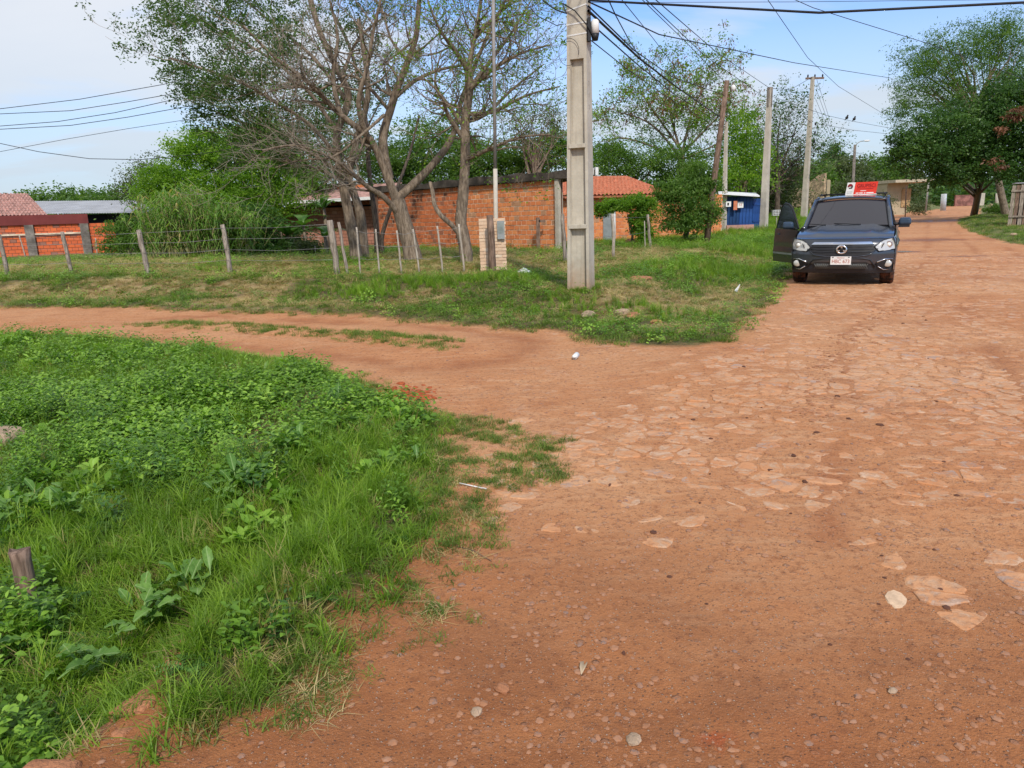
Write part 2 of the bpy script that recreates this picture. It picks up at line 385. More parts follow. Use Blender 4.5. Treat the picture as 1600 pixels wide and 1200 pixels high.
# ------------------------------------------------------------------ ground sheet
def attrs_at(x, y):
    a, b, c, d, e = masks(x, y); r = np.hypot(x, y)
    g = np.maximum.reduce([ss(.06, .32, a), ss(.0, .25, b), ss(-.05, .15, c)])
    _, s = kerb(x, y)
    dry = ss(.48, .62, fbm(x, y, 1.7, 4, 61))*ss(0, .6, b)*(1-ss(3.5, 5.5, x+ .0*y))*ss(10, 12, y)
    dry = np.maximum(dry, ss(.54, .64, fbm(x, y, 2.4, 3, 66))*ss(0, 1, b)*.9*(1-ss(35, 60, y)))
    dry = np.maximum(dry, ss(.30, .45, fbm(x, y, 1.6, 3, 23))*ss(14.5, 16.5, y)*ss(3, 4, b)*(1-ss(5, 7, x))*(1-ss(26, 38, y)))
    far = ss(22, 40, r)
    wet = .8*(1-ss(1.8, 5.0, y+.25*x+.9*(fbm(x, y, 1.2, 4, 3)-.5)))
    stony = ss(.42, .55, fbm(x, y, 2.6, 3, 14))*ss(3.2, 5.5, y)*ss(-.5, 1.5, x+.12*y-.2)
    q = flat(625, 612); red = np.exp(-((x-q.x)**2/.05+(y-q.y)**2/.12))*ss(.3, .5, fbm(x, y, .12, 2, 4))
    q = flat(1120, 1135); red = np.maximum(red, .8*np.exp(-((x-q.x)**2+(y-q.y)**2)/.004)*ss(.3, .5, fbm(x, y, .03, 2, 4)))
    mud = np.zeros_like(x)
    for (px, py, sx, sy) in ((1420, 392, 1.2, .7), (1470, 374, 2.6, 1.8), (1450, 346, 5, 4), (1500, 400, 1.0, .4)):
        q = flat(px, py); mud = np.maximum(mud, np.exp(-((x-q.x)/sx)**2-((y-q.y)/sy)**2)*ss(.28, .5, fbm(x, y, .8, 3, 8)))
    wet = np.maximum(wet, mud)
    track = np.zeros_like(x)
    for x0 in (.05, 1.55, 2.6, 4.05, 5.2):
        q = x-(x0+.46*y+.10*y*ss(6, 20, y)+.25*(fbm(y, y*0+x0, 3.0, 2, 5)-.5)); track = np.maximum(track, np.exp(-(q/.13)**2)*ss(.35, .6, fbm(x, y, 1.3, 3, int(x0*9))))
    for y0, sg in ((11.7, 1), (13.6, 1)):
        pass
    sidr = ss(.3, 1.2, 4.0-x-.28*y); dm = sdf(PD, x, y); track = np.maximum(track, sidr*np.exp(-((dm+.75)/.28)**2)*ss(.3, .55, fbm(x, y, 1.1, 3, 19)))
    return dict(track=track, grass=g, dry=dry, far=far, wet=wet, stony=stony, red=np.clip(red, 0, 1), mud=mud)
th = np.concatenate([np.linspace(-180, -52, 40)[:-1], np.linspace(-52, 52, 560), np.linspace(52, 180, 40)[1:-1]])
rr = np.concatenate([np.linspace(.4, 1.3, 6)[:-1], np.geomspace(1.3, 45, 430)[:-1], np.geomspace(45, 3500, 60)])
TT, RR = np.meshgrid(np.radians(th), rr, indexing='ij')
GX = RR*np.sin(TT); GY = RR*np.cos(TT); nt, nr = TT.shape
GZ = Z(GX, GY)
gi = np.arange(nt*nr).reshape(nt, nr); gj = np.roll(gi, -1, axis=0)
F = np.stack([gi[:, :-1], gi[:, 1:], gj[:, 1:], gj[:, :-1]], -1).reshape(-1, 4)
V = np.stack([GX, GY, GZ], -1).reshape(-1, 3)
fx = V[F, 0].mean(1); fy = V[F, 1].mean(1)
ma, mb, mc, md, me_ = masks(fx, fy)
kind = np.zeros(len(F), int)                                  # 0 main road, 1 side road, 2 verge
kind[(4.0-fx-.28*fy > 1.0) & (fy > 5.5)] = 1
kind[(ma > -.06) | (mb > -.06) | (mc > -.06)] = 2
AT = attrs_at(V[:, 0], V[:, 1])
GROUND = {}
for k, (nm, mt) in enumerate((('dirt_road', M_ROAD), ('side_road', M_ROAD), ('ground', M_VERGE))):
    f = F[kind == k]; u, inv = np.unique(f, return_inverse=True)
    me = mesh_np(nm, V[u], inv.reshape(-1, 4), True, {a: v[u] for a, v in AT.items()})
    GROUND[nm] = tag(link(nm, me, mt), kind='structure')
road = GROUND['dirt_road']

# ================================================================== paving stones of the road
def stone_mat():
    t = NT('paving_stone'); p = t.pos()
    c, a1, a2, a3 = soil_colour(t, p)
    r = t.math('FRACT', t.math('ADD', t.oinfo(), t.math('MULTIPLY', t.attr('tint'), 7.31)))
    s = t.mix(t.rng(r, .0, .55, 0, 1, False), (.555, .365, .24), (.48, .30, .185)); s = t.mix(t.rng(r, .80, .90), s, (.36, .25, .20))
    s = t.mix(t.rng(a3, .4, .75, 0, .5), s, (.60, .42, .29))
    cov = t.rng(t.noise(p, 8, 7, .74, 1.6), .38, .55)          # dust lying on the stones
    t.col(t.mix(t.math('MULTIPLY', cov, .95), s, c)).nrm(t.bump(t.math('ADD', a2, t.math('MULTIPLY', cov, .6)), .5, .012)).set(Roughness=.85)
    return t.m
M_STONE = stone_mat()
PS = planpoly([(690, 800), (715, 700), (830, 645), (960, 612), (1060, 562), (1190, 512), (1248, 458), (1410, 347), (1490, 347), (1600, 392), (2200, 445), (2800, 1000), (1500, 980), (1280, 930), (1050, 890), (760, 870)])
cell = .185; gx0, gx1, gy0, gy1 = -8, int(21/cell), int(2.6/cell), int(27/cell)
SITE = {}
for iy in range(gy0, gy1):
    for ix in range(gx0, gx1): SITE[(ix, iy)] = (ix*cell*1.15+rnd.uniform(-.088, .088)+(iy % 2)*.09, iy*cell*.86+rnd.uniform(-.07, .07))
keys = [k for k, p in SITE.items() if abs(math.atan2(p[0], p[1])) < R(41)]
P2 = np.array([SITE[k] for k in keys]); ps_ = sdf(PS, P2[:, 0], P2[:, 1]); pa_ = sdf(PA, P2[:, 0], P2[:, 1]); pb_ = sdf(PB, P2[:, 0], P2[:, 1]); pc_ = sdf(PC, P2[:, 0], P2[:, 1])
dn = fbm(P2[:, 0], P2[:, 1], 1.9, 3, 14)
pr = .90*ss(-.35, .8, ps_)*ss(.15, .42, dn); okk = (rng.random(len(P2)) < pr) & (pa_ < -.2) & (pb_ < -.2) & (pc_ < -.1)
bury = .009*(fbm(P2[:, 0], P2[:, 1], .7, 3, 99)-.44)*2+rng.random(len(P2))*.003-.0015
bury -= .0025*(1-ss(2.8, 4.4, P2[:, 1]))
okk &= bury > -.002
P2z = Z(P2[:, 0], P2[:, 1])
def vcell(k):
    cx_, cy_ = SITE[k]; poly = [(cx_-.4, cy_-.4), (cx_+.4, cy_-.4), (cx_+.4, cy_+.4), (cx_-.4, cy_+.4)]
    for dy in (-2, -1, 0, 1, 2):
        for dx in (-2, -1, 0, 1, 2):
            q = SITE.get((k[0]+dx, k[1]+dy))
            if q is None or (dx == 0 and dy == 0): continue
            nx, ny = q[0]-cx_, q[1]-cy_; c_ = (nx*(q[0]+cx_)+ny*(q[1]+cy_))/2; out = []
            for i in range(len(poly)):
                a = poly[i]; b = poly[(i+1) % len(poly)]; da = nx*a[0]+ny*a[1]-c_; db = nx*b[0]+ny*b[1]-c_
                if da <= 0: out.append(a)
                if (da < 0) != (db < 0) and abs(da-db) > 1e-12: t = da/(da-db); out.append((a[0]+(b[0]-a[0])*t, a[1]+(b[1]-a[1])*t))
            poly = out
            if len(poly) < 3: return None
    return poly
def stone_from(poly, cx_, cy_, top):
    """worn flat stone with rounded, chipped rim filling its cell but for the joint"""
    out = []
    n0 = len(poly)
    for i in range(n0):
        a = poly[i]; b = poly[(i+1) % n0]
        for t in (.12, .5, .88):
            if math.hypot(b[0]-a[0], b[1]-a[1]) < .05 and t != .5: continue
            s_ = rnd.uniform(.80, .97)*(1.0 if t == .5 else .97); out.append(((a[0]+(b[0]-a[0])*t-cx_)*s_, (a[1]+(b[1]-a[1])*t-cy_)*s_))
    n = len(out); tx, ty = rnd.uniform(-.05, .05), rnd.uniform(-.05, .05)
    vs = [(x, y, -.03) for x, y in out]+[(x*.97, y*.97, top-.004+tx*x+ty*y) for x, y in out]+[(x*.90, y*.90, top+tx*x+ty*y+rnd.uniform(-.0012, .0012)) for x, y in out]+[(0, 0, top+rnd.uniform(-.001, .002))]
    fs = [(2*n+i, 2*n+(i+1) % n, 3*n) for i in range(n)]
    for i in range(n): k = (i+1) % n; fs += [(i, k, n+k, n+i), (n+i, n+k, 2*n+k, 2*n+i)]
    return vs, fs
idx = [i for i in range(len(keys)) if okk[i]]; idx.sort(key=lambda i: P2[i, 0]**2+P2[i, 1]**2)
mbs = MB(); cnt = 0
for i in idx:
    poly = vcell(keys[i])
    if poly is None or len(poly) < 3: continue
    cx_, cy_ = P2[i]; vs, fs = stone_from(poly, cx_, cy_, bury[i])
    if cnt < 296:
        me = bpy.data.meshes.new('paving_stone'); me.from_pydata(vs, [], fs); me.materials.append(M_STONE); me.update()
        o = bpy.data.objects.new('paving_stone', me); COL.objects.link(o); o.parent = road; o.location = (cx_, cy_, P2z[i]); cnt += 1
    else: mbs.add([(cx_+v[0], cy_+v[1], P2z[i]+v[2]) for v in vs], fs, rnd.random()+.001)
tag(mbs.build('paving_stones', M_STONE, road), kind='stuff')

# loose gravel and clods
def pebble_mat():
    t = NT('gravel'); r = t.attr('tint'); p = t.pos(); n = t.noise(p, 60, 3)
    c = t.mix(t.rng(r, 0, .5, 0, 1, False), (.27, .125, .065), (.34, .19, .12)); c = t.mix(t.rng(r, .6, .75), c, (.215, .14, .11)); c = t.mix(t.rng(r, .97, .99), c, (.50, .36, .25))
    c = t.mix(t.rng(n, .35, .6, 0, .8), c, (.36, .165, .08)); t.col(c).set(Roughness=.9); return t.m
M_PEB = pebble_mat()
def scatter_pebbles(n, fn, rmin, rmax):
    V = []; Fc = []; T = []; k = 0
    hx = [(math.cos(k*1.0472), math.sin(k*1.0472)) for k in range(6)]
    base = np.array([(a*.75, b*.75, -.4) for a, b in hx]+[(a, b, .25) for a, b in hx]+[(a*.62, b*.62, .85) for a, b in hx]+[(0, 0, .95)], float)
    fb = np.array([f for k in range(6) for q in [(k+1) % 6] for f in ((k, q, 6+q), (k, 6+q, 6+k), (6+k, 6+q, 12+q), (6+k, 12+q, 12+k), (12+k, 12+q, 18))])
    xy = fn(n); z = Z(xy[:, 0], xy[:, 1]); m = len(xy)
    r = rmin+(rmax-rmin)*rng.random(m)**3.5; a = rng.random(m)*6.28
    P = base[None]*np.stack([r, r*(.6+.4*rng.random(m)), r*(.3+.3*rng.random(m))], -1)[:, None, :]*(1+.3*(rng.random((m, 19, 1))-.5))
    ca, sa = np.cos(a)[:, None], np.sin(a)[:, None]
    X = P[..., 0]*ca-P[..., 1]*sa+xy[:, :1]; Y = P[..., 0]*sa+P[..., 1]*ca+xy[:, 1:]; Zz = P[..., 2]+z[:, None]
    V = np.stack([X, Y, Zz], -1).reshape(-1, 3); Fc = (fb[None]+19*np.arange(m)[:, None, None]).reshape(-1, 3)
    return V, Fc, np.repeat(rng.random(m), 19)
def road_pts(n, ymax=9.0):
    u = rng.random(n); y = 1.7+(ymax-1.7)*u**1.5; x = (rng.random(n)*2-1)*y*.88
    a = sdf(PA, x, y); b = sdf(PB, x, y); cl = fbm(x, y, .7, 3, 90)
    m = (a < -.02) & (b < -.1) & (rng.random(n) < ss(.30, .62, cl)+.12); return np.stack([x[m], y[m]], -1)
v, f, t_ = scatter_pebbles(13000, road_pts, .002, .019)
tag(link('gravel', mesh_np('gravel', v, f, False, {'tint': t_}), M_PEB), kind='stuff')
# trail of dark clods thrown up along one wheel track
tp = [flat(*p) for p in ((1270, 655), (1275, 610), (1300, 560), (1340, 515), (1400, 480), (1470, 455))]
def trail(n):
    k = rng.random(n)*(len(tp)-1); i = k.astype(int); fr = k-i
    X = np.array([(p.x, p.y) for p in tp]); q = X[i]*(1-fr[:, None])+X[i+1]*fr[:, None]
    return q+rng.normal(0, 1, (n, 2))*np.array([.10, .12])
v, f, t_ = scatter_pebbles(420, trail, .008, .04)
tag(link('dirt_clods', mesh_np('dirt_clods', v, f, False, {'tint': t_*.12}), M_PEB), kind='stuff')

def spots(n):
    y = 2.3+8*rng.random(n)**1.3; x = .2+y*(.05+.55*rng.random(n)); return np.stack([x, y], -1)
v, f, t_ = scatter_pebbles(70, spots, .010, .030)
tag(link('dark_clods', mesh_np('dark_clods', v, f, False, {'tint': t_*.1}), simple('dark_clod', (.10, .042, .025), .9)), kind='stuff')
hp = flat(628, 614)
def heap(n): return np.array([hp.x, hp.y])+rng.normal(0, 1, (n, 2))*np.array([.16, .22])
v, f, t_ = scatter_pebbles(420, heap, .008, .05)
M_RC = simple('red_clay', (.36, .085, .028), .95, var=.35, scale=20, bump=.5)
tag(link('red_clay_clods', mesh_np('red_clay_clods', v, f, False, {'tint': t_*.1}), M_RC), kind='stuff')
# ================================================================== grass as instanced tufts
SRC = bpy.data.collections.new('tuft_sources')
def blades(n, hmin, hmax, w, spread, bend, seg=3, lean=0.0, nm='tuft', flatten=1.0):
    V = []; Fq = []; Ft = []
    for i in range(n):
        a = rnd.uniform(0, 6.283); rad = spread*math.sqrt(rnd.random()); bx, by = rad*math.cos(rnd.uniform(0, 6.283)), rad*math.sin(rnd.uniform(0, 6.283))
        h = rnd.uniform(hmin, hmax); b = bend*rnd.uniform(.4, 1.3); ww = w*rnd.uniform(.7, 1.2); tw = rnd.uniform(-.5, .5)
        dx, dy = math.cos(a), math.sin(a); sx, sy = -math.sin(a+tw), math.cos(a+tw); k = len(V)
        for s in range(seg+1):
            t = s/seg; out = h*b*t*t; z = h*t*(1-.45*b*t)*flatten; q = ww*(1-t)**.7*.5+ .0003
            cx_, cy_ = bx+dx*out, by+dy*out
            if s < seg: V.append((cx_-sx*q, cy_-sy*q, z)); V.append((cx_+sx*q, cy_+sy*q, z))
            else: V.append((cx_, cy_, z))
        for s in range(seg-1): Fq.append((k+2*s, k+2*s+1, k+2*s+3, k+2*s+2))
        Ft.append((k+2*seg-2, k+2*seg-1, k+2*seg))
    return V, [Fq, Ft]
def leafblade(L, W_, dirv, up, base, fold=.25, curl=.5, n=4):
    """an oval leaf on a stalk: midrib curve with folded halves"""
    d = Vector(dirv).normalized(); side = d.cross(Vector((0, 0, 1))).normalized(); V = []; F_ = []
    prof = [0, .6, 1, .85, .45, 0][:] if n == 5 else [0, .8, 1, .55, 0]
    k = len(prof)-1
    for i, p in enumerate(prof):
        t = i/k; c = Vector(base)+d*L*t*(1-.15*curl*t)+Vector((0, 0, 1))*(up*L*t-curl*L*t*t*.6)
        w = W_*.5*p; V += [c-side*w+Vector((0, 0, fold*w)), c, c+side*w+Vector((0, 0, fold*w))]
    for i in range(k): a = 3*i; F_ += [(a, a+1, a+4, a+3), (a+1, a+2, a+5, a+4)]
    return V, F_
def mk(name, V, F_, mat, smooth=True):
    me = mesh_np(name, V, F_, smooth); o = bpy.data.objects.new(name, me); me.materials.append(mat); SRC.objects.link(o); return o
M_G1 = leafmat('grass_fresh', (.085, .165, .011), (.165, .290, .020), (.300, .440, .050), .42, .5, True, (.36, .30, .11), .035)
M_G2 = leafmat('grass_mat', (.072, .130, .015), (.130, .210, .027), (.220, .300, .052), .35, .6, True, (.38, .30, .13), .12)
M_G3 = leafmat('grass_dry', (.30, .215, .080), (.44, .335, .140), (.56, .45, .22), .2, .8, True, (.12, .20, .035), .22)
M_WD = leafmat('weed_leaf', (.070, .155, .013), (.160, .310, .028), (.320, .500, .070), .35, .45, True)
M_WD2 = leafmat('weed_leaf_dark', (.045, .115, .020), (.085, .195, .032), (.155, .290, .055), .3, .45, True)
groups = {}
def addsrc(g, *a): groups.setdefault(g, []).append(mk(*a))
for i in range(4): addsrc('long', 'g%d' % i, *blades(26, .10, .26, .0062, .045, .75), M_G1)
for i in range(3): addsrc('mat', 'm%d' % i, *blades(34, .03, .085, .0042, .06, 1.2, 2), M_G2)
for i in range(3): addsrc('mid', 'q%d' % i, *blades(30, .05, .14, .0052, .06, .95), M_G1)
for i in range(3): addsrc('dry', 'd%d' % i, *blades(30, .03, .11, .0045, .07, 1.7, 2, flatten=.6), M_G3)
for i in range(3):      # clover-like low weeds, many small oval leaves
    V_ = []; F_ = []
    for j in range(26):
        a = rnd.uniform(0, 6.28); r_ = .09*math.sqrt(rnd.random()); h = rnd.uniform(.02, .12)
        v, f = leafblade(rnd.uniform(.022, .04), rnd.uniform(.014, .024), (math.cos(a), math.sin(a), 0), rnd.uniform(0, .6), (r_*math.cos(a*2.3), r_*math.sin(a*2.3), h))
        F_ += [tuple(q+len(V_) for q in ff) for ff in f]; V_ += v
    addsrc('small', 's%d' % i, V_, np.array(F_), M_WD)
for i in range(3):      # upright leafy stems, lance leaves
    V_ = []; F_ = []
    for st in range(4):
        bx, by = rnd.uniform(-.04, .04), rnd.uniform(-.04, .04); lx, ly = rnd.uniform(-.3, .3), rnd.uniform(-.3, .3); H = rnd.uniform(.12, .26)
        for j in range(11):
            t = (j+1)/11; a = j*2.4+st; z = H*t
            v, f = leafblade(rnd.uniform(.035, .06)*(1.2-.6*t), rnd.uniform(.011, .018), (math.cos(a), math.sin(a), 0), rnd.uniform(.3, .9), (bx+lx*z, by+ly*z, z))
            F_ += [tuple(q+len(V_) for q in ff) for ff in f]; V_ += v
    addsrc('stem', 't%d' % i, V_, np.array(F_), M_WD if i else M_WD2)
for i in range(2):      # ferny compound leaves
    V_ = []; F_ = []
    for st in range(7):
        a = st*.9+rnd.random(); L = rnd.uniform(.10, .19); d = Vector((math.cos(a), math.sin(a), 0)); sd_ = Vector((-d.y, d.x, 0))
        for j in range(9):
            t = (j+1)/9; b = d*L*t+Vector((0, 0, L*(.9*t-.75*t*t)+.03))
            for sgn in (-1, 1):
                v, f = leafblade(.032*(1.15-.5*t), .011, sd_*sgn+d*.35, .1, b, n=4)
                F_ += [tuple(q+len(V_) for q in ff) for ff in f]; V_ += v
    addsrc('fern', 'f%d' % i, V_, np.array(F_), M_WD2)

for i in range(4):      # small rosettes of oval leaves
    V_ = []; F_ = []
    for j in range(9):
        a = j*2.4+rnd.random()*.5; v, f = leafblade(rnd.uniform(.05, .085), rnd.uniform(.026, .038), (math.cos(a), math.sin(a), 0), rnd.uniform(.25, 1.1), (.012*math.cos(a), .012*math.sin(a), .03+.07*rnd.random()), fold=.3, curl=.55)
        F_ += [tuple(q+len(V_) for q in ff) for ff in f]; V_ += v
    addsrc('broad', 'b%d' % i, V_, np.array(F_), M_WD)
def gn_group(src_objs, name):
    ng = bpy.data.node_groups.new(name, 'GeometryNodeTree'); ng.interface.new_socket('Geometry', in_out='INPUT', socket_type='NodeSocketGeometry'); ng.interface.new_socket('Geometry', in_out='OUTPUT', socket_type='NodeSocketGeometry')
    N = ng.nodes; L = ng.links; gi_ = N.new('NodeGroupInput'); go = N.new('NodeGroupOutput')
    jn = N.new('GeometryNodeJoinGeometry')
    for i, o in enumerate(src_objs):
        oi = N.new('GeometryNodeObjectInfo'); oi.inputs['Object'].default_value = o; oi.inputs['As Instance'].default_value = True
        ip = N.new('GeometryNodeInstanceOnPoints'); L.new(gi_.outputs[0], ip.inputs['Points']); L.new(oi.outputs['Geometry'], ip.inputs['Instance'])
        an = N.new('GeometryNodeInputNamedAttribute'); an.data_type = 'INT'; an.inputs['Name'].default_value = 'idx'
        cm = N.new('FunctionNodeCompare'); cm.data_type = 'INT'; cm.operation = 'EQUAL'; L.new(an.outputs[0], cm.inputs[2]); cm.inputs[3].default_value = i
        L.new(cm.outputs[0], ip.inputs['Selection'])
        ar = N.new('GeometryNodeInputNamedAttribute'); ar.data_type = 'FLOAT_VECTOR'; ar.inputs['Name'].default_value = 'rot'
        L.new(ar.outputs[0], ip.inputs['Rotation'])
        as_ = N.new('GeometryNodeInputNamedAttribute'); as_.data_type = 'FLOAT_VECTOR'; as_.inputs['Name'].default_value = 'scl'
        L.new(as_.outputs[0], ip.inputs['Scale']); L.new(ip.outputs[0], jn.inputs[0])
    L.new(jn.outputs[0], go.inputs[0]); return ng
NG = {g: gn_group(o, 'scatter_'+g) for g, o in groups.items()}
def scatter(name, g, xy, smin, smax, smul=None, zoff=-.004, kindtag='stuff', tilt=.18):
    m = len(xy)
    z = Z(xy[:, 0], xy[:, 1])+zoff; me = bpy.data.meshes.new(name); me.vertices.add(m)
    me.vertices.foreach_set('co', np.stack([xy[:, 0], xy[:, 1], z], -1).astype(np.float32).ravel())
    s = smin+(smax-smin)*rng.random(m);
    if smul is not None: s = s*smul
    zs = s*(.75+.5*rng.random(m))
    a = me.attributes.new('scl', 'FLOAT_VECTOR', 'POINT'); a.data.foreach_set('vector', np.stack([s, s, zs], -1).astype(np.float32).ravel())
    a = me.attributes.new('rot', 'FLOAT_VECTOR', 'POINT'); a.data.foreach_set('vector', np.stack([rng.normal(0, tilt, m), rng.normal(0, tilt, m), rng.random(m)*6.283], -1).astype(np.float32).ravel())
    a = me.attributes.new('idx', 'INT', 'POINT'); a.data.foreach_set('value', rng.integers(0, len(groups[g]), m).astype(np.int32))
    me.update(); o = link(name, me); md_ = o.modifiers.new('scatter', 'NODES'); md_.node_group = NG[g]
    return tag(o, kind=kindtag)
def samp(n, x0, x1, y0, y1, power=1.0, amax=44):
    u = rng.random(n)**power; y = y0+(y1-y0)*u; x = x0+(x1-x0)*rng.random(n); m = np.abs(np.degrees(np.arctan2(x, y))) < amax; return x[m], y[m]
hs = [flat(375, 692), flat(480, 640), flat(20, 680), flat(300, 600)]
def holes(x, y):
    h = np.ones_like(x)
    for p, s in zip(hs[:3], (.13, .10, .10)): h = h*(1-.95*np.exp(-((x-p.x)**2+(y-p.y)**2*.22)/s))
    return h
# foreground plot
x, y = samp(46000, -9.5, 1.5, 1.6, 11); a = sdf(PA, x, y)+wob(x, y); _, s = kerb(x, y)
pt = fbm(x, y, .8, 3, 51)
m = (a > .0) & (rng.random(len(x)) < ss(0, .35, a)*.8+.2) & (rng.random(len(x)) < holes(x, y)); x, y, a, pt = x[m], y[m], a[m], pt[m]
r1 = rng.random(len(x)); dist = np.hypot(x, y); edge = ss(.0, .8, a)
# long fresh grass in a belt near the road and in patches; low mat near the edges; leafy weeds inland
q = flat(600, 760); belt = np.exp(-((x-q.x)**2/.45+(y-q.y)**2/2.2)); q = flat(500, 900); belt = np.maximum(belt, np.exp(-((x-q.x)**2/.3+(y-q.y)**2/.9)))
far_ = ss(6.0, 8.0, y)
isl = (r1 < (.05+.85*belt+.18*ss(.52, .62, pt))*ss(.10, .4, a))
ism = ~isl & ((r1 > .93-.0*a) | (a < .25) | ((far_ > .5) & (r1 < .75)))
rest = ~isl & ~ism; w2 = fbm(x, y, .9, 3, 77)+.10*(rng.random(len(x))-.5)
issm = rest & (w2 < .47); isst = rest & (w2 >= .47) & (w2 < .54); isf = rest & (w2 >= .54) & (w2 < .60) ; isq = rest & (w2 >= .60)
xy = np.stack([x, y], -1)
scatter('tall_grass', 'long', xy[isl], .55, 1.1, (.55+.45*edge[isl]))
scatter('low_grass', 'mat', xy[ism], .7, 1.25)
scatter('meadow_grass', 'mid', xy[isq | (ism & (rng.random(len(x)) < .6)) | (rng.random(len(x)) < .08)], .7, 1.2)
thin = rng.random(len(x)) < .68; scatter('small_leaf_weeds', 'small', xy[issm & thin], .95, 1.7)
scatter('leafy_weeds', 'stem', xy[isst & thin], .8, 1.4, (.6+.4*edge[isst & thin]))
scatter('ferny_weeds', 'fern', xy[isf], .45, .8)
x, y = samp(9000, -2.5, 1.5, 2.0, 8.5); a = sdf(PA, x, y)+wob(x, y); m = (a > -.16) & (a < .42) & (rng.random(len(x)) < .75*ss(.40, .52, fbm(x, y, .4, 3, 207))); m2 = m & (rng.random(len(x)) < .35)
scatter('edge_dry_grass', 'dry', np.stack([x[m2], y[m2]], -1), .5, .95); m &= ~m2; scatter('edge_mat_grass', 'mat', np.stack([x[m], y[m]], -1), .55, 1.0)
q = hit(908, 452); an_ = rng.random(90)*6.283; rd_ = .24+.18*rng.random(90); scatter('pole_foot_grass', 'mid', np.stack([q.x+rd_*np.cos(an_), q.y+.12+rd_*np.sin(an_)], -1), .6, 1.2)
x, y = samp(900, -8, 1, 1.9, 9); a = sdf(PA, x, y); m = a > .02; scatter('dead_stalks', 'dry', np.stack([x[m], y[m]], -1), .5, 1.1, tilt=.5)
# straggling grass mat creeping over the road edge
x, y = samp(14000, -3, 2.5, 2.0, 8.5); e = sdf(PE, x, y)+wob(x, y, .25); a = sdf(PA, x, y)
m = ((e > 0) & (rng.random(len(x)) < .95*ss(.43, .53, fbm(x, y, .35, 3, 33)))) | ((a > -.28) & (a < .05) & (rng.random(len(x)) < .30*ss(.42, .6, fbm(x, y, .3, 3, 35))))
scatter('creeping_grass', 'mat', np.stack([x[m], y[m]], -1), .45, .95)
x, y = samp(5200, -8.5, 1.2, 1.8, 10); a = sdf(PA, x, y)+wob(x, y); m = (a > .25) & (rng.random(len(x)) < ss(.46, .60, fbm(x, y, .7, 3, 201))*holes(x, y)); scatter('broadleaf_rosettes', 'broad', np.stack([x[m], y[m]], -1), .7, 1.25, zoff=.02)
# median strip of the side road
x, y = samp(20000, -12, 1, 8, 14.5); d = sdf(PD, x, y)+wob(x, y)*1.2; m = (d > 0) & (rng.random(len(x)) < .30+.45*ss(0, .5, d)*ss(.4, .55, fbm(x, y, .5, 3, 55)))
scatter('median_grass', 'mat', np.stack([x[m], y[m]], -1), .8, 1.3)
# far verge
x, y = samp(120000, -26, 20, 8.5, 34, 1.15); b = sdf(PB, x, y)+wob(x, y)*2; at_ = attrs_at(x, y)
keep = (b > -.05) & (rng.random(len(x)) < .35+.5*ss(.0, .6, b)); x, y, b = x[keep], y[keep], b[keep]; dr = at_['dry'][keep]
r1 = rng.random(len(x)); sz = 1+.035*np.clip(y-10, 0, 30); isd = r1 < dr*.92; xy = np.stack([x, y], -1)
lush = np.maximum.reduce([np.exp(-((x-p.x)**2/s1+(y-p.y)**2/s2)) for p, s1, s2 in ((hit(1010, 480), 2.2, 1.2), (hit(1130, 430), 6, 3), (hit(1170, 400), 6, 20), (hit(650, 448), 6, .5), (hit(330, 425), 1.2, .4))])
isl = ~isd & (r1 < .20+.85*lush) & (b > .5)
bankw = ~isd & ~isl & (rng.random(len(x)) < .22)
rest = ~isd & ~isl & ~bankw
scatter('dry_grass', 'dry', xy[isd], 1.0, 1.6, sz[isd])
scatter('verge_tall_grass', 'long', xy[isl], .55, 1.0, (sz*(.62+.55*lush))[isl])
scatter('verge_weeds', 'small', xy[bankw], .9, 1.4, sz[bankw])
scatter('verge_mat_grass', 'mat', xy[rest], .9, 1.5, sz[rest])
x, y = samp(16000, 4, 60, 30, 75, 1.2); b = sdf(PB, x, y); m = (b > .1) ; scatter('distant_verge_grass', 'mid', np.stack([x[m], y[m]], -1), 1.8, 3.2)
x, y = samp(16000, 12, 75, 22, 75, 1.2); c = sdf(PC, x, y); m = (c > .0); scatter('right_verge_grass', 'mat', np.stack([x[m], y[m]], -1), 2.0, 3.2)

# ================================================================== broad-leaved weeds, one by one
def bigleaf_mat():
    t = NT('broad_leaf'); p = t.obj(); r = t.oinfo()
    c = t.mix(t.rng(r, 0, 1, 0, 1, False), (.085, .190, .030), (.185, .330, .065)); c = t.mix(t.rng(t.noise(p, 40, 5, .7), .4, .7, 0, .55), c, (.055, .135, .02)); sx_ = t.n('ShaderNodeSeparateXYZ'); t.l(p, sx_.inputs[0]); ax_ = t.math('ABSOLUTE', sx_.outputs[0]); c = t.mix(t.rng(ax_, .0008, .003, .7, 0), c, (.30, .42, .16)); vn_ = t.math('FRACT', t.math('MULTIPLY', t.math('SUBTRACT', sx_.outputs[1], ax_), 55)); c = t.mix(t.rng(vn_, .0, .14, .35, 0), c, (.24, .36, .12))
    t.col(c).set(Roughness=.42); t.nrm(t.bump(t.noise(p, 60, 3), .3, .003))
    tr = t.n('ShaderNodeBsdfTranslucent'); t.l(t.mix(1.0, c, (1.5, 1.7, .6), 'MULTIPLY'), tr.inputs[0]); ms = t.n('ShaderNodeMixShader'); ms.inputs[0].default_value = .3
    t.l(t.b.outputs[0], ms.inputs[1]); t.l(tr.outputs[0], ms.inputs[2]); t.l(ms.outputs[0], t.out.inputs[0]); return t.m
M_BL = bigleaf_mat()
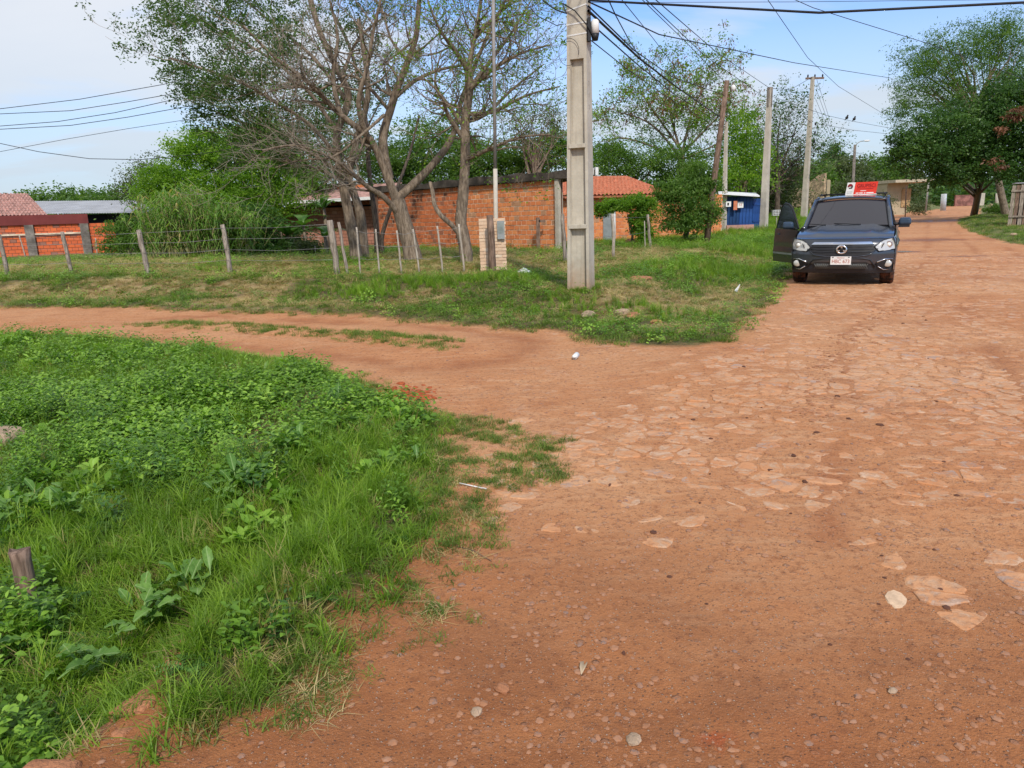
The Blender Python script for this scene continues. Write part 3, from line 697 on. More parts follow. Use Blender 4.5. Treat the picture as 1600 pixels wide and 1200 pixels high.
def bigleaf(L, W_, up, curl):
    V = []; F_ = []; k = 7
    prof = [.10, .14, .66, .96, 1.0, .90, .62, .12]
    for i in range(8):
        t = i/7; c = Vector((0, L*t*(1-.12*curl*t), up*L*t-curl*L*t*t*.7)); w = W_*.5*prof[i]*(1+.08*math.sin(i*2.9)); rip = .007*math.sin(i*2.6)
        V += [c+Vector((-w, 0, .35*w+rip)), c+Vector((-w*.5, 0, .12*w)), c, c+Vector((w*.5, 0, .12*w)), c+Vector((w, 0, .35*w-rip))]
    for i in range(7):
        for j in range(4): a = 5*i+j; F_.append((a, a+1, a+6, a+5))
    me = mesh_np('leaf', V, np.array(F_), True); me.materials.append(M_BL); return me
BL = [bigleaf(.105, .048, .55, .45), bigleaf(.09, .044, .35, .4), bigleaf(.12, .050, .85, .6), bigleaf(.075, .038, .7, .4), bigleaf(.09, .046, .18, .3), bigleaf(.11, .042, 1.2, .7)]
def broadweed(px, py, n, k, label):
    p = hit(px, py); p.z += .05; k *= 1.1; n = int(n*1.7); t = thing('broadleaf_weed', label, 'weed', p, 0, 'broad-leaved weeds growing in the grass plot')
    for i in range(n):
        o = bpy.data.objects.new('leaf', rnd.choice(BL)); COL.objects.link(o); o.parent = t; a = i*2.4+rnd.uniform(-.3, .3)
        o.rotation_euler = (rnd.uniform(-.25, .35), 0, a); s = k*rnd.uniform(.7, 1.15); o.scale = (s, s, s); o.location = (rnd.gauss(0, .05)*k, rnd.gauss(0, .05)*k, .02+rnd.uniform(0, .06)*k)
for w in [(385, 775, 16, 1.15, 'large pale green broad-leaved weed in the middle of the plot'),
          (350, 800, 10, 1.0, 'oval-leaved weed just in front of the large pale one mid plot'),
          (455, 718, 14, 1.1, 'broad-leaved weed right of the dark bare hollow'),
          (490, 700, 12, .9, 'upper leafy weed between the bare hollow and the tall grass belt'),
          (325, 700, 9, 1.15, 'bluish green weed left of the dark bare hollow'),
          (527, 652, 7, 1.2, 'upright broad-leaved weed at the far edge near the red clay heap'),
          (110, 815, 14, 1.0, 'low rosette weed near the left side above the short wooden post'),
          (60, 800, 8, 1.0, 'weed left of the low rosette near the left picture edge'),
          (20, 830, 12, 1.05, 'dense weed at the left edge of the plot above the short post'),
          (290, 960, 9, 1.25, 'tall broad-leaved weed near the stone edging'),
          (245, 985, 7, 1.1, 'weed with drooping leaves left of the tall one by the stone edging'),
          (45, 1015, 6, 1.15, 'weed with a leaf in front of the short wooden post'),
          (135, 1080, 7, 1.1, 'dark broad-leaved weed low in the corner left of the stone edging'),
          (225, 1010, 6, .9, 'small weed behind the stone edging'),
          (640, 735, 6, .7, 'small weed at the right rim of the tall grass belt')]: broadweed(*w)

# ================================================================== building materials
def brick_mat(name, c1, c2, c3, dirt=.35, stain=0.0):
    t = NT(name); p = t.obj(); w = t.pos(); r = t.math('FRACT', t.math('ADD', t.oinfo(), t.math('MULTIPLY', t.attr('tint'), 9.77)))
    c = t.mix(t.rng(r, 0, .6, 0, 1, False), c1, c2); c = t.mix(t.rng(r, .82, .95), c, c3)
    n = t.noise(w, 5, 5, .65); c = t.mix(t.rng(n, .5, .75, 0, dirt), c, (.17, .075, .04)); f = t.noise(w, 45, 4)
    c = t.mix(t.rng(f, .54, .78, 0, .5), c, (.66, .38, .22))
    if stain: c = t.mix(t.rng(t.noise(w, 1.1, 5, .7), .55, .66, 0, stain), c, (.03, .022, .018))
    t.col(c).nrm(t.bump(f, .5, .006)).set(Roughness=.9); return t.m
M_BR = brick_mat('brick', (.74, .28, .10), (.62, .19, .065), (.46, .24, .13), .55)
M_BRS = brick_mat('brick_stained', (.58, .17, .06), (.48, .13, .045), (.30, .11, .06), .6, .9)
M_BRL = brick_mat('brick_left', (.70, .155, .05), (.60, .12, .04), (.30, .13, .09))
M_BRP = brick_mat('brick_pale', (.72, .54, .38), (.66, .46, .31), (.74, .60, .45), .25)
M_BRK = brick_mat('brick_pink', (.42, .20, .15), (.36, .16, .11), (.45, .25, .2))
M_MORT = simple('mortar', (.66, .52, .38), .95, var=.35, scale=3)
M_MORTD = simple('dark_mortar', (.12, .07, .05), .95, var=.4, scale=3)
M_CONC = simple('concrete', (.47, .425, .35), .9, var=.16, scale=2.2)
M_CONCD = simple('old_concrete', (.20, .175, .15), .95, var=.5, scale=2)
M_SOOT = simple('blackened_concrete', (.075, .062, .05), .95, var=.7, scale=1.6)
M_WHITE = simple('white_paint', (.72, .72, .70), .6, var=.08)
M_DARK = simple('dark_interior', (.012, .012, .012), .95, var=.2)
M_MAROON = simple('maroon_paint', (.17, .035, .032), .8, var=.15, scale=2)
M_TILE = simple('clay_roof_tile', (.50, .175, .095), .85, var=.3, scale=5)
M_TILEW = simple('weathered_roof_tile', (.44, .255, .215), .85, var=.45, scale=3.5)
M_SHEET = simple('zinc_sheet', (.36, .37, .39), .5, .35, var=.2, scale=1.2, bump=0)
M_BLUE = simple('blue_paint', (.014, .065, .235), .6, var=.3, scale=2)
M_BLUED = simple('blue_paint_dark', (.008, .042, .13), .7, var=.3, scale=2)
M_BEIGE = simple('beige_render', (.42, .35, .24), .9, var=.12, scale=1)
M_BLACK = simple('black_plastic', (.015, .015, .017), .5, var=.2)
M_GREYM = simple('grey_metal', (.30, .32, .31), .45, .3, var=.15)
M_ROCK = simple('pale_rock', (.38, .27, .18), .9, var=.25, scale=9, bump=.6, bd=.02)
M_CREAM = simple('cream_stone', (.60, .42, .27), .9, var=.2, scale=20, bump=.5)
M_CLAYR = simple('clay_rock', (.40, .175, .085), .95, var=.3, scale=12, bump=.7, bd=.02)
def wood_mat(name, c1, c2):
    t = NT(name); p = t.obj(); n = t.noise(t.map(p, (1, 1, .10)), 38, 6, .65); n2_ = t.noise(p, 4, 4)
    c = t.mix(t.rng(n, .35, .65), c1, c2); c = t.mix(t.rng(n2_, .5, .7, 0, .5), c, tuple(v*.6 for v in c1)); t.col(c).nrm(t.bump(n, .8, .012)).set(Roughness=.95); return t.m
M_WOOD = wood_mat('weathered_post_wood', (.17, .135, .105), (.40, .34, .275))
M_WOODP = wood_mat('pale_post_wood', (.30, .25, .20), (.50, .44, .36))
M_WOODB = wood_mat('brown_post_wood', (.10, .062, .042), (.27, .18, .13))
M_WIRE = simple('galvanised_wire', (.30, .29, .28), .5, .6, bump=0)
def rail(me): return me

def brickwall(parent, P0, P1, z0, z1, bl, bh, bt, gap, mat, nparts, mort, tex=0, skip=None, zt=None, stuffmat=None):
    """courses of bricks on the front of a mortar core; front = the side facing the camera"""
    P0 = Vector((P0[0], P0[1], 0)); P1 = Vector((P1[0], P1[1], 0)); d = P1-P0; L = d.length; d = d/L; nrm = Vector((d.y, -d.x, 0))
    if nrm.dot(P0-CAMP) > 0: nrm = -nrm
    ang = math.atan2(d.y, d.x); rot = RZ(ang); nc = max(1, round((z1-z0)/(bh+gap))); ch = (z1-z0)/nc
    core = MB(); core.box(P0+d*L/2-nrm*(bt/2+.009)+Vector((0, 0, (z0+z1)/2)), (L-.004, bt, z1-z0-.004), rot); core.build('mortar_core', mort, parent)
    protos = []
    for i in range(5):
        me = bpy.data.meshes.new('brick'); m = MB(); m.box((0, 0, 0), (bl-gap, .05, ch-gap), None, 0, 1, .004); protos.append(m.mesh('brick')); protos[-1].materials.append(mat)
    items = []
    for c in range(nc):
        off = (c % 2)*.5*bl; n = int(L/bl)+2
        for i in range(n):
            s0 = max(0, i*bl-off); s1 = min(L, (i+1)*bl-off)
            if s1-s0 < .06: continue
            if skip and skip((s0+s1)/2, z0+(c+.5)*ch): continue
            items.append(((s0+s1)/2, z0+(c+.5)*ch, s1-s0))
    def key(it): q = P0+d*it[0]; return (q-CAMP).length+abs(it[1]-1.2)*.1
    items.sort(key=key); st = MB()
    for k, (s, z, w) in enumerate(items):
        q = P0+d*s+nrm*(.0-.022+rnd.uniform(-.004, .005))+Vector((0, 0, z+rnd.uniform(-.003, .003)))
        if k < nparts and abs(w-bl) < .02:
            o = bpy.data.objects.new('brick', rnd.choice(protos)); COL.objects.link(o); o.parent = parent; o.location = q; o.rotation_euler = (0, rnd.uniform(-.006, .006), ang)
        else: st.box(q, (w-gap, .05, ch-gap), rot, rnd.random()+.01, 1, .003)
    if st.V: tag(st.build('bricks', stuffmat or mat, parent), kind='stuff')
    return d, nrm, ang

# ================================================================== brick building in the middle
bb = thing('brick_building', 'unfinished orange brick building with a blackened flat slab roof behind the fence and concrete pole', 'building')
C1 = Vector((1.98, 27.6)); C0 = Vector((-6.25, 36.6)); zt = 2.72
dd = (C1-C0).normalized(); Lw = (C1-C0).length
cpos = at(712, 330, 31.5)                                 # concrete column between the two brick panels
sc_ = (Vector((cpos.x, cpos.y))-C0).dot(dd)
A_ = C0+dd*(sc_-.16); B_ = C0+dd*(sc_+.16); E_ = C1-dd*.22
brickwall(bb, B_, E_, .22, zt, .27, .15, .14, .030, M_BR, 150, M_MORT)
brickwall(bb, C0, A_, .05, zt, .27, .15, .14, .024, M_BRS, 140, M_MORT)
ang = math.atan2(dd.y, dd.x); nr_ = Vector((dd.y, -dd.x, 0))
m = MB(); q = C0+dd*sc_; m.box((q.x, q.y, 1.3), (.31, .20, 2.85), RZ(ang)); m.build('column', M_CONCD, bb)
m = MB(); q = C1-dd*.10; m.box((q.x, q.y, 1.36), (.18, .24, 2.74), RZ(ang)); m.build('column', M_CONC, bb)
m = MB(); q = C0-dd*.12; m.box((q.x, q.y, 1.3), (.20, .22, 2.85), RZ(ang)); m.build('column', M_WOODB, bb)
m = MB(); q = (C0+C1)/2+Vector((nr_.x, nr_.y))*(-.12+.0); m.box((q.x, q.y, .02), (Lw+.3, .40, .36), RZ(ang)); m.build('footing', M_CONCD, bb)
# side and back walls, slab roof with ragged blackened edge
back = Vector((-.16, .98))
for (u, v) in ((C1-dd*.02, C1-dd*.02+back*4.6), (C0+dd*.1, C0+dd*.1+back*4.6), (C0+back*4.6, C1+back*4.6)):
    m = MB(); w_ = (v-u); m.box(((u.x+v.x)/2, (u.y+v.y)/2, 1.36), (w_.length, .14, 2.7), RZ(math.atan2(w_.y, w_.x))); m.build('side_wall', M_MORTD, bb)
m = MB(); n = 40; vs = []; fs = []
Sa = C0-dd*.3; Sb = C1+dd*1.55
for i in range(n+1):
    q = Sa+(Sb-Sa)*i/n
    th_ = .34+.10*math.sin(i*.9)*rnd.random()+rnd.uniform(-.02, .04)-(.0 if i < n-4 else .05)
    for (off, z) in ((-.30, zt+.004+rnd.uniform(0, .03)), (-.30, zt+th_*.82), (4.9, zt+th_+.02), (4.9, zt+.01)):
        vs.append((q.x+back.x*off, q.y+back.y*off, z))
for i in range(n):
    a = 4*i
    for j in range(4): k = (j+1) % 4; fs.append((a+j, a+k, a+4+k, a+4+j))
fs += [(0, 3, 2, 1), (4*n, 4*n+1, 4*n+2, 4*n+3)]
m.add(vs, fs); m.build('roof_slab', M_SOOT, bb)
m = MB(); q = C1+dd*1.62; m.box((q.x+back.x*1.2, q.y+back.y*1.2, zt+.17), (.10, 3.0, .26), RZ(math.atan2(back.y, back.x)-math.pi/2)); m.build('slab_edge', M_WHITE, bb)
m = MB(); q = C1+dd*1.22; m.box((q.x-back.x*.32, q.y-back.y*.32, zt+.17), (.5, .02, .22), RZ(ang)); m.build('slab_edge', M_WHITE, bb)
m = MB(); q = C1+dd*.55+back*.3; m.box((q.x, q.y, 1.35), (.16, .16, 2.7), RZ(ang)); m.build('column', M_CONCD, bb)

# ================================================================== low house behind the tree trunks
lh = thing('low_house', 'low brick house with white edged sheet roof half hidden behind the tree trunks', 'house')
Yh = 40; a0 = at(385, 335, Yh+2); a1 = at(585, 335, Yh); gz = .1
d2 = Vector((a1.x-a0.x, a1.y-a0.y, 0)).normalized(); an2 = math.atan2(d2.y, d2.x); nb = Vector((-d2.y, d2.x, 0))
pz0 = at(400, 319, Yh+2).z; pz1 = at(575, 309, Yh).z
brickwall(lh, a0+nb*1.4, a1+nb*1.4, .0, 2.2, .3, .17, .14, .02, M_BRK, 0, M_MORTD)
m = MB(); mid = (a0+a1)/2+nb*1.9; m.box((mid.x, mid.y, 1.0), ((a1-a0).length, .1, 2.6), RZ(an2)); m.build('porch_shade_sheet', M_DARK, lh)  # near-black sheet stands in for the shade under the porch roof
m = MB(); L_ = (a1-a0).length
vs = [Vector((a0.x, a0.y, pz0)), Vector((a1.x, a1.y, pz1)), Vector((a1.x, a1.y, pz1+.9))+nb*4, Vector((a0.x, a0.y, pz0+.9))+nb*4]
m.add(vs+[v-Vector((0, 0, .05)) for v in vs], [(0, 1, 2, 3), (4, 7, 6, 5), (0, 4, 5, 1), (1, 5, 6, 2), (2, 6, 7, 3), (3, 7, 4, 0)]); m.build('roof', M_TILEW, lh)
m = MB(); m.add([vs[0]-nb*.02-Vector((0, 0, .1)), vs[1]-nb*.02-Vector((0, 0, .1)), vs[1]-nb*.02+Vector((0, 0, .06)), vs[0]-nb*.02+Vector((0, 0, .06))]+[vs[0]-nb*.05-Vector((0, 0, .1)), vs[1]-nb*.05-Vector((0, 0, .1)), vs[1]-nb*.05+Vector((0, 0, .06)), vs[0]-nb*.05+Vector((0, 0, .06))], [(0, 1, 2, 3), (4, 7, 6, 5), (3, 2, 6, 7), (0, 4, 5, 1)]); m.build('fascia', M_WHITE, lh)
g0 = at(468, 300, 45); g1 = at(576, 300, 43.5)
gh = thing('brick_gable_house', 'bright orange brick gable wall showing above the low white edged roof', 'house')
brickwall(gh, g0, g1, .2, at(520, 290, 44).z, .3, .17, .14, .02, M_BR, 0, M_MORTD)
m = MB(); m.box(((g0.x+g1.x)/2, (g0.y+g1.y)/2+2.4, 1.5), ((g1-g0).length, 4.2, 2.9)); m.build('rear_walls', M_MORTD, gh)
m = MB(); m.box(((g0.x+g1.x)/2, (g0.y+g1.y)/2+2.2, at(520, 290, 44).z+.05), ((g1-g0).length+.2, 4.9, .10)); m.build('roof', M_CONCD, gh)
# washing on a line in front of the low house
M_CL = [simple('cloth_magenta', (.55, .03, .20), .9, bump=0), simple('cloth_blue', (.12, .22, .5), .9, bump=0), simple('cloth_pale', (.45, .42, .55), .9, bump=0)]
for i, (px, w, h, mt, lb) in enumerate(((402, 9, 12, 0, 'magenta shirt hung by the low house left of the others'), (411, 8, 10, 1, 'blue cloth hung beside the magenta shirt'), (420, 7, 9, 2, 'pale lilac cloth hung right of the blue cloth'))):
    p0 = at(px, 363, 38); p1 = at(px+w, 363, 38); hh = h*38/FPX; m = MB(); n = 6; vs = []
    for j in range(n+1):
        q = p0+(p1-p0)*j/n
        for k in range(4): vs.append((q.x, q.y+.03*math.sin(j*1.7+k), q.z-hh*k/3))
    for v in list(vs): vs.append((v[0], v[1]+.012, v[2]))
    nn = (n+1)*4; fs = [(4*j+k, 4*j+4+k, 4*j+5+k, 4*j+1+k) for j in range(n) for k in range(3)]; fs += [tuple(a+nn for a in f)[::-1] for f in fs]
    m.add(vs, fs); tag(m.build('hung_garment', M_CL[mt]), lb, 'laundry')
m = MB(); m.tube([at(392, 362, 38), at(432, 362.5, 38)], .006, 5); tag(m.build('clothes_line', M_WIRE), 'clothes line with three garments by the low house', 'line')
sb = hit(437, 385); s1 = at(432, 352, sb.y)
so_ = thing('notice_board', 'small faded board on a leaning post among the banana plants', 'sign', sb)
m = MB(); m.tube([(0, 0, -.1), (s1.x-sb.x, 0, s1.z-sb.z)], .045, 7); m.build('post', M_WOOD, so_)
m = MB(); m.box((s1.x-sb.x-.1, -.06, s1.z-sb.z-.12), (.52, .03, .34), RZ(.05)); m.build('panel', M_CONC, so_)

# ================================================================== left houses and boundary wall
def tiled(parent, e0, e1, r0, r1, mat, rows, name='roof', tname='roof_tiles', amp=.045):
    """clay pan tiles as ridged sheet: eave e0-e1, ridge r0-r1"""
    e0, e1, r0, r1 = map(Vector, (e0, e1, r0, r1)); L = (e1-e0).length; nw = max(6, int(L/.22))*4; vs = []; up = (e1-e0).cross(r0-e0).normalized(); up = up if up.z > 0 else -up
    for i in range(rows+1):
        for half in (0, 1):
            t = (i+half*.999)/(rows+1)
            for j in range(nw+1):
                u = j/nw; a = e0.lerp(e1, u); b = r0.lerp(r1, u); lift = amp*math.sin(j*math.pi/2)+(.055 if half == 0 else .0)
                vs.append(a.lerp(b, t)+up*lift)
    k = nw+1; fs = [(i*k+j, i*k+j+1, (i+1)*k+j+1, (i+1)*k+j) for i in range(2*(rows+1)-1) for j in range(nw)]
    m = MB(); m.add(vs, fs); base = [e0-up*.02, e1-up*.02, r1-up*.02, r0-up*.02]; m.add(base+[v-up*.08 for v in base], [(0, 1, 2, 3), (4, 7, 6, 5), (0, 4, 5, 1), (1, 5, 6, 2), (2, 6, 7, 3), (3, 7, 4, 0)])
    return m.build(name, mat, parent)
bw = thing('boundary_wall', 'orange brick boundary wall with grey concrete posts and a maroon band at far left', 'wall')
w0 = at(-160, 402, 38.5); w1 = at(185, 395, 43.0)
ztop = at(60, 351, 40.5).z
brickwall(bw, w0, w1, -.1, ztop, .30, .17, .14, .02, M_BRL, 0, M_MORTD)
for px in (-60, 45, 135):
    q = w0.lerp(w1, (px+160)/345); m = MB(); m.box((q.x, q.y-.10, (ztop)/2-.1), (.42, .2, ztop+.2), RZ(math.atan2(w1.y-w0.y, w1.x-w0.x))); m.build('concrete_post', M_CONCD, bw)
q0 = w0.copy(); q1 = w0.lerp(w1, (142+160)/345); mq = (q0+q1)/2; m = MB(); m.box((mq.x, mq.y-.02, ztop+.26), ((q1-q0).length, .2, .52), RZ(math.atan2(w1.y-w0.y, w1.x-w0.x))); m.build('painted_band', M_MAROON, bw)
m = MB(); mq = (w0+w0.lerp(w1, .86))/2; m.box((mq.x, mq.y-.02, 1.25), ((w1-w0).length*.86, .22, .09), RZ(math.atan2(w1.y-w0.y, w1.x-w0.x))); m.build('tie_beam', M_MORT, bw)
th_ = thing('tiled_house', 'house with weathered pinkish clay tile roof at the far left edge', 'house')
tiled(th_, at(-200, 341, 44), at(75, 337, 44), at(-200, 303, 48.5), at(42, 302, 48.5), M_TILEW, 9)
m = MB(); c0 = at(-200, 341, 46); c1 = at(60, 338, 46); m.box(((c0.x+c1.x)/2, 46.6, 1.0), (abs(c1.x-c0.x), 3.5, 2.6)); m.build('wall', M_MAROON, th_)
zh = thing('sheet_roof_shed', 'long shed with grey corrugated metal roof behind the left brick wall', 'shed')
e0 = at(66, 334, 44.5); e1 = at(246, 332, 44.5); r0 = at(50, 314.5, 50); r1 = at(216, 313, 50)
m = MB(); n = 90; vs = []
for i in range(n+1):
    u = i/n; a = e0.lerp(e1, u); b = r0.lerp(r1, u); z = .02*(i % 2); vs += [a+Vector((0, 0, z)), b+Vector((0, 0, z)), a+Vector((0, 0, z-.015)), b+Vector((0, 0, z-.015))]
fs = []
for i in range(n): a = 4*i; fs += [(a, a+4, a+5, a+1), (a+2, a+3, a+7, a+6), (a, a+2, a+6, a+4)]
m.add(vs, fs); m.build('roof', M_SHEET, zh)
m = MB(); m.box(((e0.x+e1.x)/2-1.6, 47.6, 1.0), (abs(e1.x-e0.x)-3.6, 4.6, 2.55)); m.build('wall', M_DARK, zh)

# ================================================================== house with tiled roof, right of the concrete pole
rh = thing('red_tile_house', 'brick house with orange clay tile roof right of the concrete pole behind a hedge', 'house')
Yr = 36; f0 = at(880, 355, Yr); f1 = at(1128, 350, Yr+3.5); ev0 = at(905, 305, Yr-.3); ev1 = at(1128, 303, Yr+3.2)
ez = at(985, 304, Yr).z
brickwall(rh, (f0.x, f0.y), (f1.x, f1.y), .0, ez-.05, .28, .16, .14, .016, M_BR, 0, M_MORT)
dv = Vector((f1.x-f0.x, f1.y-f0.y, 0)).normalized(); nb = Vector((-dv.y, dv.x, 0)); A0 = Vector((f0.x, f0.y, ez))-nb*.45-dv*.1; A1 = at(1048, 304, Yr+2.4); A1 = Vector((A1.x, A1.y, ez))-nb*.3
rz_ = at(985, 273, 40.5).z
tiled(rh, A0, A1, A0+nb*4.6+Vector((0, 0, rz_-ez)), A1+nb*4.6+Vector((0, 0, rz_-ez)), M_TILE, 11)
tiled(rh, A1+nb*9.2, A0+nb*9.2, A1+nb*4.62+Vector((0, 0, rz_-ez)), A0+nb*4.62+Vector((0, 0, rz_-ez)), M_TILE, 11)
mq = (f0+f1)/2+nb*4.4; m = MB(); m.box((mq.x, mq.y, (ez-.1)/2), ((f1-f0).length-.3, 8.2, ez-.1), RZ(math.atan2(dv.y, dv.x))); m.build('rear_walls', M_MORT, rh)
p = f0.lerp(f1, .30); m = MB(); m.box((p.x-nb.x*.03, p.y-nb.y*.03, 1.0), (.10, .06, 2.0), RZ(math.atan2(dv.y, dv.x))); m.build('door_frame', M_WHITE, rh)
p = f0.lerp(f1, .27); m = MB(); m.box((p.x-nb.x*.02, p.y-nb.y*.02, .95), (.7, .05, 1.9), RZ(math.atan2(dv.y, dv.x))); m.build('door', M_GREYM, rh)

# ================================================================== blue shed
bs = thing('blue_shed', 'small blue board kiosk with white metal roof beyond the brick house', 'shed')
s0 = at(1131, 340, 41.5); s1 = at(1177, 340, 41.5); gz = .25; tz = at(1150, 305, 41.5).z
W_ = s1.x-s0.x; nb_ = 9
m = MB(); m.box(((s0.x+s1.x)/2, 43.0, (gz+tz)/2), (W_-.1, 2.6, tz-gz-.1)); m.build('rear_walls', M_BLUED, bs)
for i in range(nb_):
    m = MB(); m.box((0, 0, 0), (W_/nb_-.02, .03, tz-gz-.35)); o = m.build('board', M_BLUE if i > 4 else M_BLUED, bs); o.location = (s0.x+W_*(i+.5)/nb_, 41.66+rnd.uniform(-.01, .01), (gz+tz)/2+.05)
m = MB(); vv = [at(1122, 303.5, 41.0), at(1187, 307.5, 41.0), at(1181, 303, 45), at(1122, 300.5, 45)]; m.add(vv+[v+Vector((0, 0, .06)) for v in vv], [(3, 2, 1, 0), (4, 5, 6, 7), (0, 1, 5, 4), (1, 2, 6, 5), (2, 3, 7, 6), (3, 0, 4, 7)]); m.build('roof', M_WHITE, bs)
m = MB(); m.box((s0.x-.12, 41.62, (gz+tz)/2), (.28, .12, tz-gz)); m.build('side_post', M_MAROON, bs)
m = MB(); c = at(1156, 351, 41.5); m.box((c.x, 41.5, gz+.16), (1.5, .2, .36)); m.build('brick_base', M_BRK, bs)
c = at(1157, 320, 41.4); sg = thing('shed_notice', 'white square notice on the front of the blue shed', 'sign', c)
m = MB(); m.box((0, 0, 0), (.32, .02, .32)); m.build('panel', M_WHITE, sg)
def text(body, size, mat, parent, loc, rot=(math.pi/2, 0, 0), name='lettering', ext=.002, align='CENTER', sx=1.0, shear=0):
    cu = bpy.data.curves.new(name, 'FONT'); cu.body = body; cu.size = size; cu.extrude = ext; cu.align_x = align; cu.align_y = 'CENTER'; cu.shear = shear
    o = bpy.data.objects.new(name, cu); COL.objects.link(o); bpy.context.view_layer.update()
    me = bpy.data.meshes.new_from_object(o.evaluated_get(bpy.context.evaluated_depsgraph_get())); bpy.data.objects.remove(o)
    for v in me.vertices: v.co.x *= sx
    o = link(name, me, None, parent); me.materials.clear(); me.materials.append(mat); o.location = loc; o.rotation_euler = rot; return o
M_REDP = simple('red_print', (.45, .06, .035), .6, bump=0)
text('53', .17, M_REDP, sg, (0, -.013, 0))
m = MB(); c = at(1149, 321, 41.3); m.box(c, (.20, .03, .48)); tag(m.build('wall_panel', simple('salmon_paint', (.55, .19, .10), .7)), 'narrow salmon coloured panel left of the white shed notice', 'panel')
# blue gate leaf beside the shed
bg_ = thing('blue_gate', 'bright blue board gate between the shed and the concrete pole', 'gate'); g0 = at(1176, 330, 42.2); g1 = at(1191, 330, 43); tzg = at(1183, 309.5, 42.6).z
dv = Vector((g1.x-g0.x, g1.y-g0.y, 0)); an = math.atan2(dv.y, dv.x)
for i in range(4): m = MB(); m.box((0, 0, 0), (dv.length/4-.015, .03, tzg-.35)); o = m.build('board', M_BLUE, bg_); o.location = Vector((g0.x, g0.y, .3+(tzg-.3)/2))+dv*((i+.5)/4); o.rotation_euler = (0, 0, an)
for z in (.75, tzg-.35): m = MB(); q = Vector((g0.x, g0.y, z))+dv*.5+Vector((math.sin(an), -math.cos(an), 0))*.03; m.box(q, (dv.length, .03, .10), RZ(an)); m.build('rail', M_BLUE, bg_)
m = MB(); q = g1; m.box((q.x+.1, q.y, tzg/2+.1), (.16, .16, tzg-.1)); m.build('brick_pier', M_BRK, bg_)
# white crate like basket stand seen beside the open door
p = hit(1213, 352); cs = thing('basket_stand', 'small white wire basket on a post beyond the open car door', 'basket', p)
m = MB(); m.tube([(0, 0, -.1), (0, 0, .9)], .03, 6); m.build('post', M_CONC, cs)
m = MB()
for i in range(6): m.box((-.25+i*.1, 0, .75), (.02, .3, .34))
for i in range(4): m.box((0, 0, .60+i*.1), (.54, .32, .02))
m.build('basket', M_WHITE, cs)

# ================================================================== far buildings along the road
rb = thing('roofless_ruin', 'roofless stone and brick ruin behind the utility poles left of the car roof', 'building')
q0 = at(1240, 330, 75); q1 = at(1288, 330, 72); tz0 = at(1285, 271, 72).z
prof = [(0, .62), (.15, .70), (.3, .66), (.42, .82), (.6, .86), (.8, .97), (1, 1.0), (1.0, .0), (.82, 0), (.82, .33), (.62, .36), (.6, 0), (0.35, 0), (.35, .28), (.15, .28), (.15, 0), (0, 0)]
dv = q1-q0; an = math.atan2(dv.y, dv.x); Lr = math.hypot(dv.x, dv.y)
MX = Matrix.Translation((q0.x, q0.y, .3)) @ Matrix.Rotation(an, 4, 'Z') @ Matrix.Rotation(math.pi/2, 4, 'X')
m = MB(); m.prism([(a*Lr, b*(tz0-.3)) for a, b in prof][::-1], .3, MX); m.build('front_wall', simple('ruin_masonry', (.46, .34, .22), .95, var=.5, scale=2.5, bump=.8, bd=.05), rb)
m = MB(); m.box((q1.x+1.2, q1.y+3, (tz0*.8)/2+.3), (.3, 6, tz0*.8), RZ(-.3)); m.build('side_wall', M_BEIGE, rb)
hb = thing('beige_house', 'beige rendered house with flat overhanging roof beyond the car', 'house'); q0 = at(1372, 318, 95); q1 = at(1424, 318, 92)
z0_ = at(1400, 330, 93).z; z1_ = at(1400, 288, 93).z; z2_ = at(1400, 282, 93).z
m = MB(); m.box(((q0.x+q1.x)/2, 97, (z0_+z1_)/2), (q1.x-q0.x, 8, z1_-z0_+1)); m.build('wall', M_BEIGE, hb)
m = MB(); m.box(((q0.x+q1.x)/2+1.1, 96, z2_-.15), (q1.x-q0.x+2.6, 10.5, .32)); m.build('roof', simple('cream_slab', (.48, .41, .30), .9), hb)
m = MB(); c = at(1419, 305, 92.5); m.box((c.x, 92.94, c.z-.3), (1.1, .1, 2.2)); m.build('door', simple('orange_door', (.40, .26, .13), .7), hb)
pw = thing('pink_wall', 'distant pink mottled wall left of the big dark tree trunk', 'wall'); c = at(1508, 308, 120); m = MB(); m.box((c.x, 120, c.z-.5), (3.2, .3, 1.7)); m.build('panel', simple('pink_mottled', (.24, .11, .09), .9, var=.6, scale=1.2), pw)
m = MB(); m.box((c.x+2.4, 120, c.z-.4), (1.3, .3, 1.9)); m.build('panel', M_CONC, pw)
# wooden shack at the right edge
sh = thing('plank_shack', 'dark plank shack at the right edge behind the dark tree', 'shed'); c0 = at(1577, 325, 40); c1 = at(1720, 325, 38)
zb = hit(1590, 338).z-.1; ztp = at(1590, 289, 40).z; dv = Vector((c1.x-c0.x, c1.y-c0.y, 0)); n = int(dv.length/.2); an = math.atan2(dv.y, dv.x)
for i in range(n):
    h = ztp-zb+rnd.uniform(-.1, .08); m = MB(); m.box((0, 0, 0), (.17, .03, h)); o = m.build('plank', M_WOODB if rnd.random() < .7 else M_WOOD, sh); o.location = Vector((c0.x, c0.y, zb+h/2))+dv*((i+.5)/n)+Vector((0, rnd.uniform(-.02, .02), 0)); o.rotation_euler = (0, rnd.uniform(-.01, .01), an)
for z in (zb+.5, ztp-.3): m = MB(); q = Vector((c0.x, c0.y, z))+dv*.5+Vector((math.sin(an), -math.cos(an), 0))*.05; m.box(q, (dv.length, .04, .09), RZ(an)); m.build('rail', M_WOOD, sh)
m = MB(); q = Vector((c0.x, c0.y, ztp+.10))+dv*.5; m.box((q.x+1.2, q.y+1.5, q.z), (dv.length+.2, 3.0, .05), RZ(an)); m.build('roof', M_SHEET, sh)
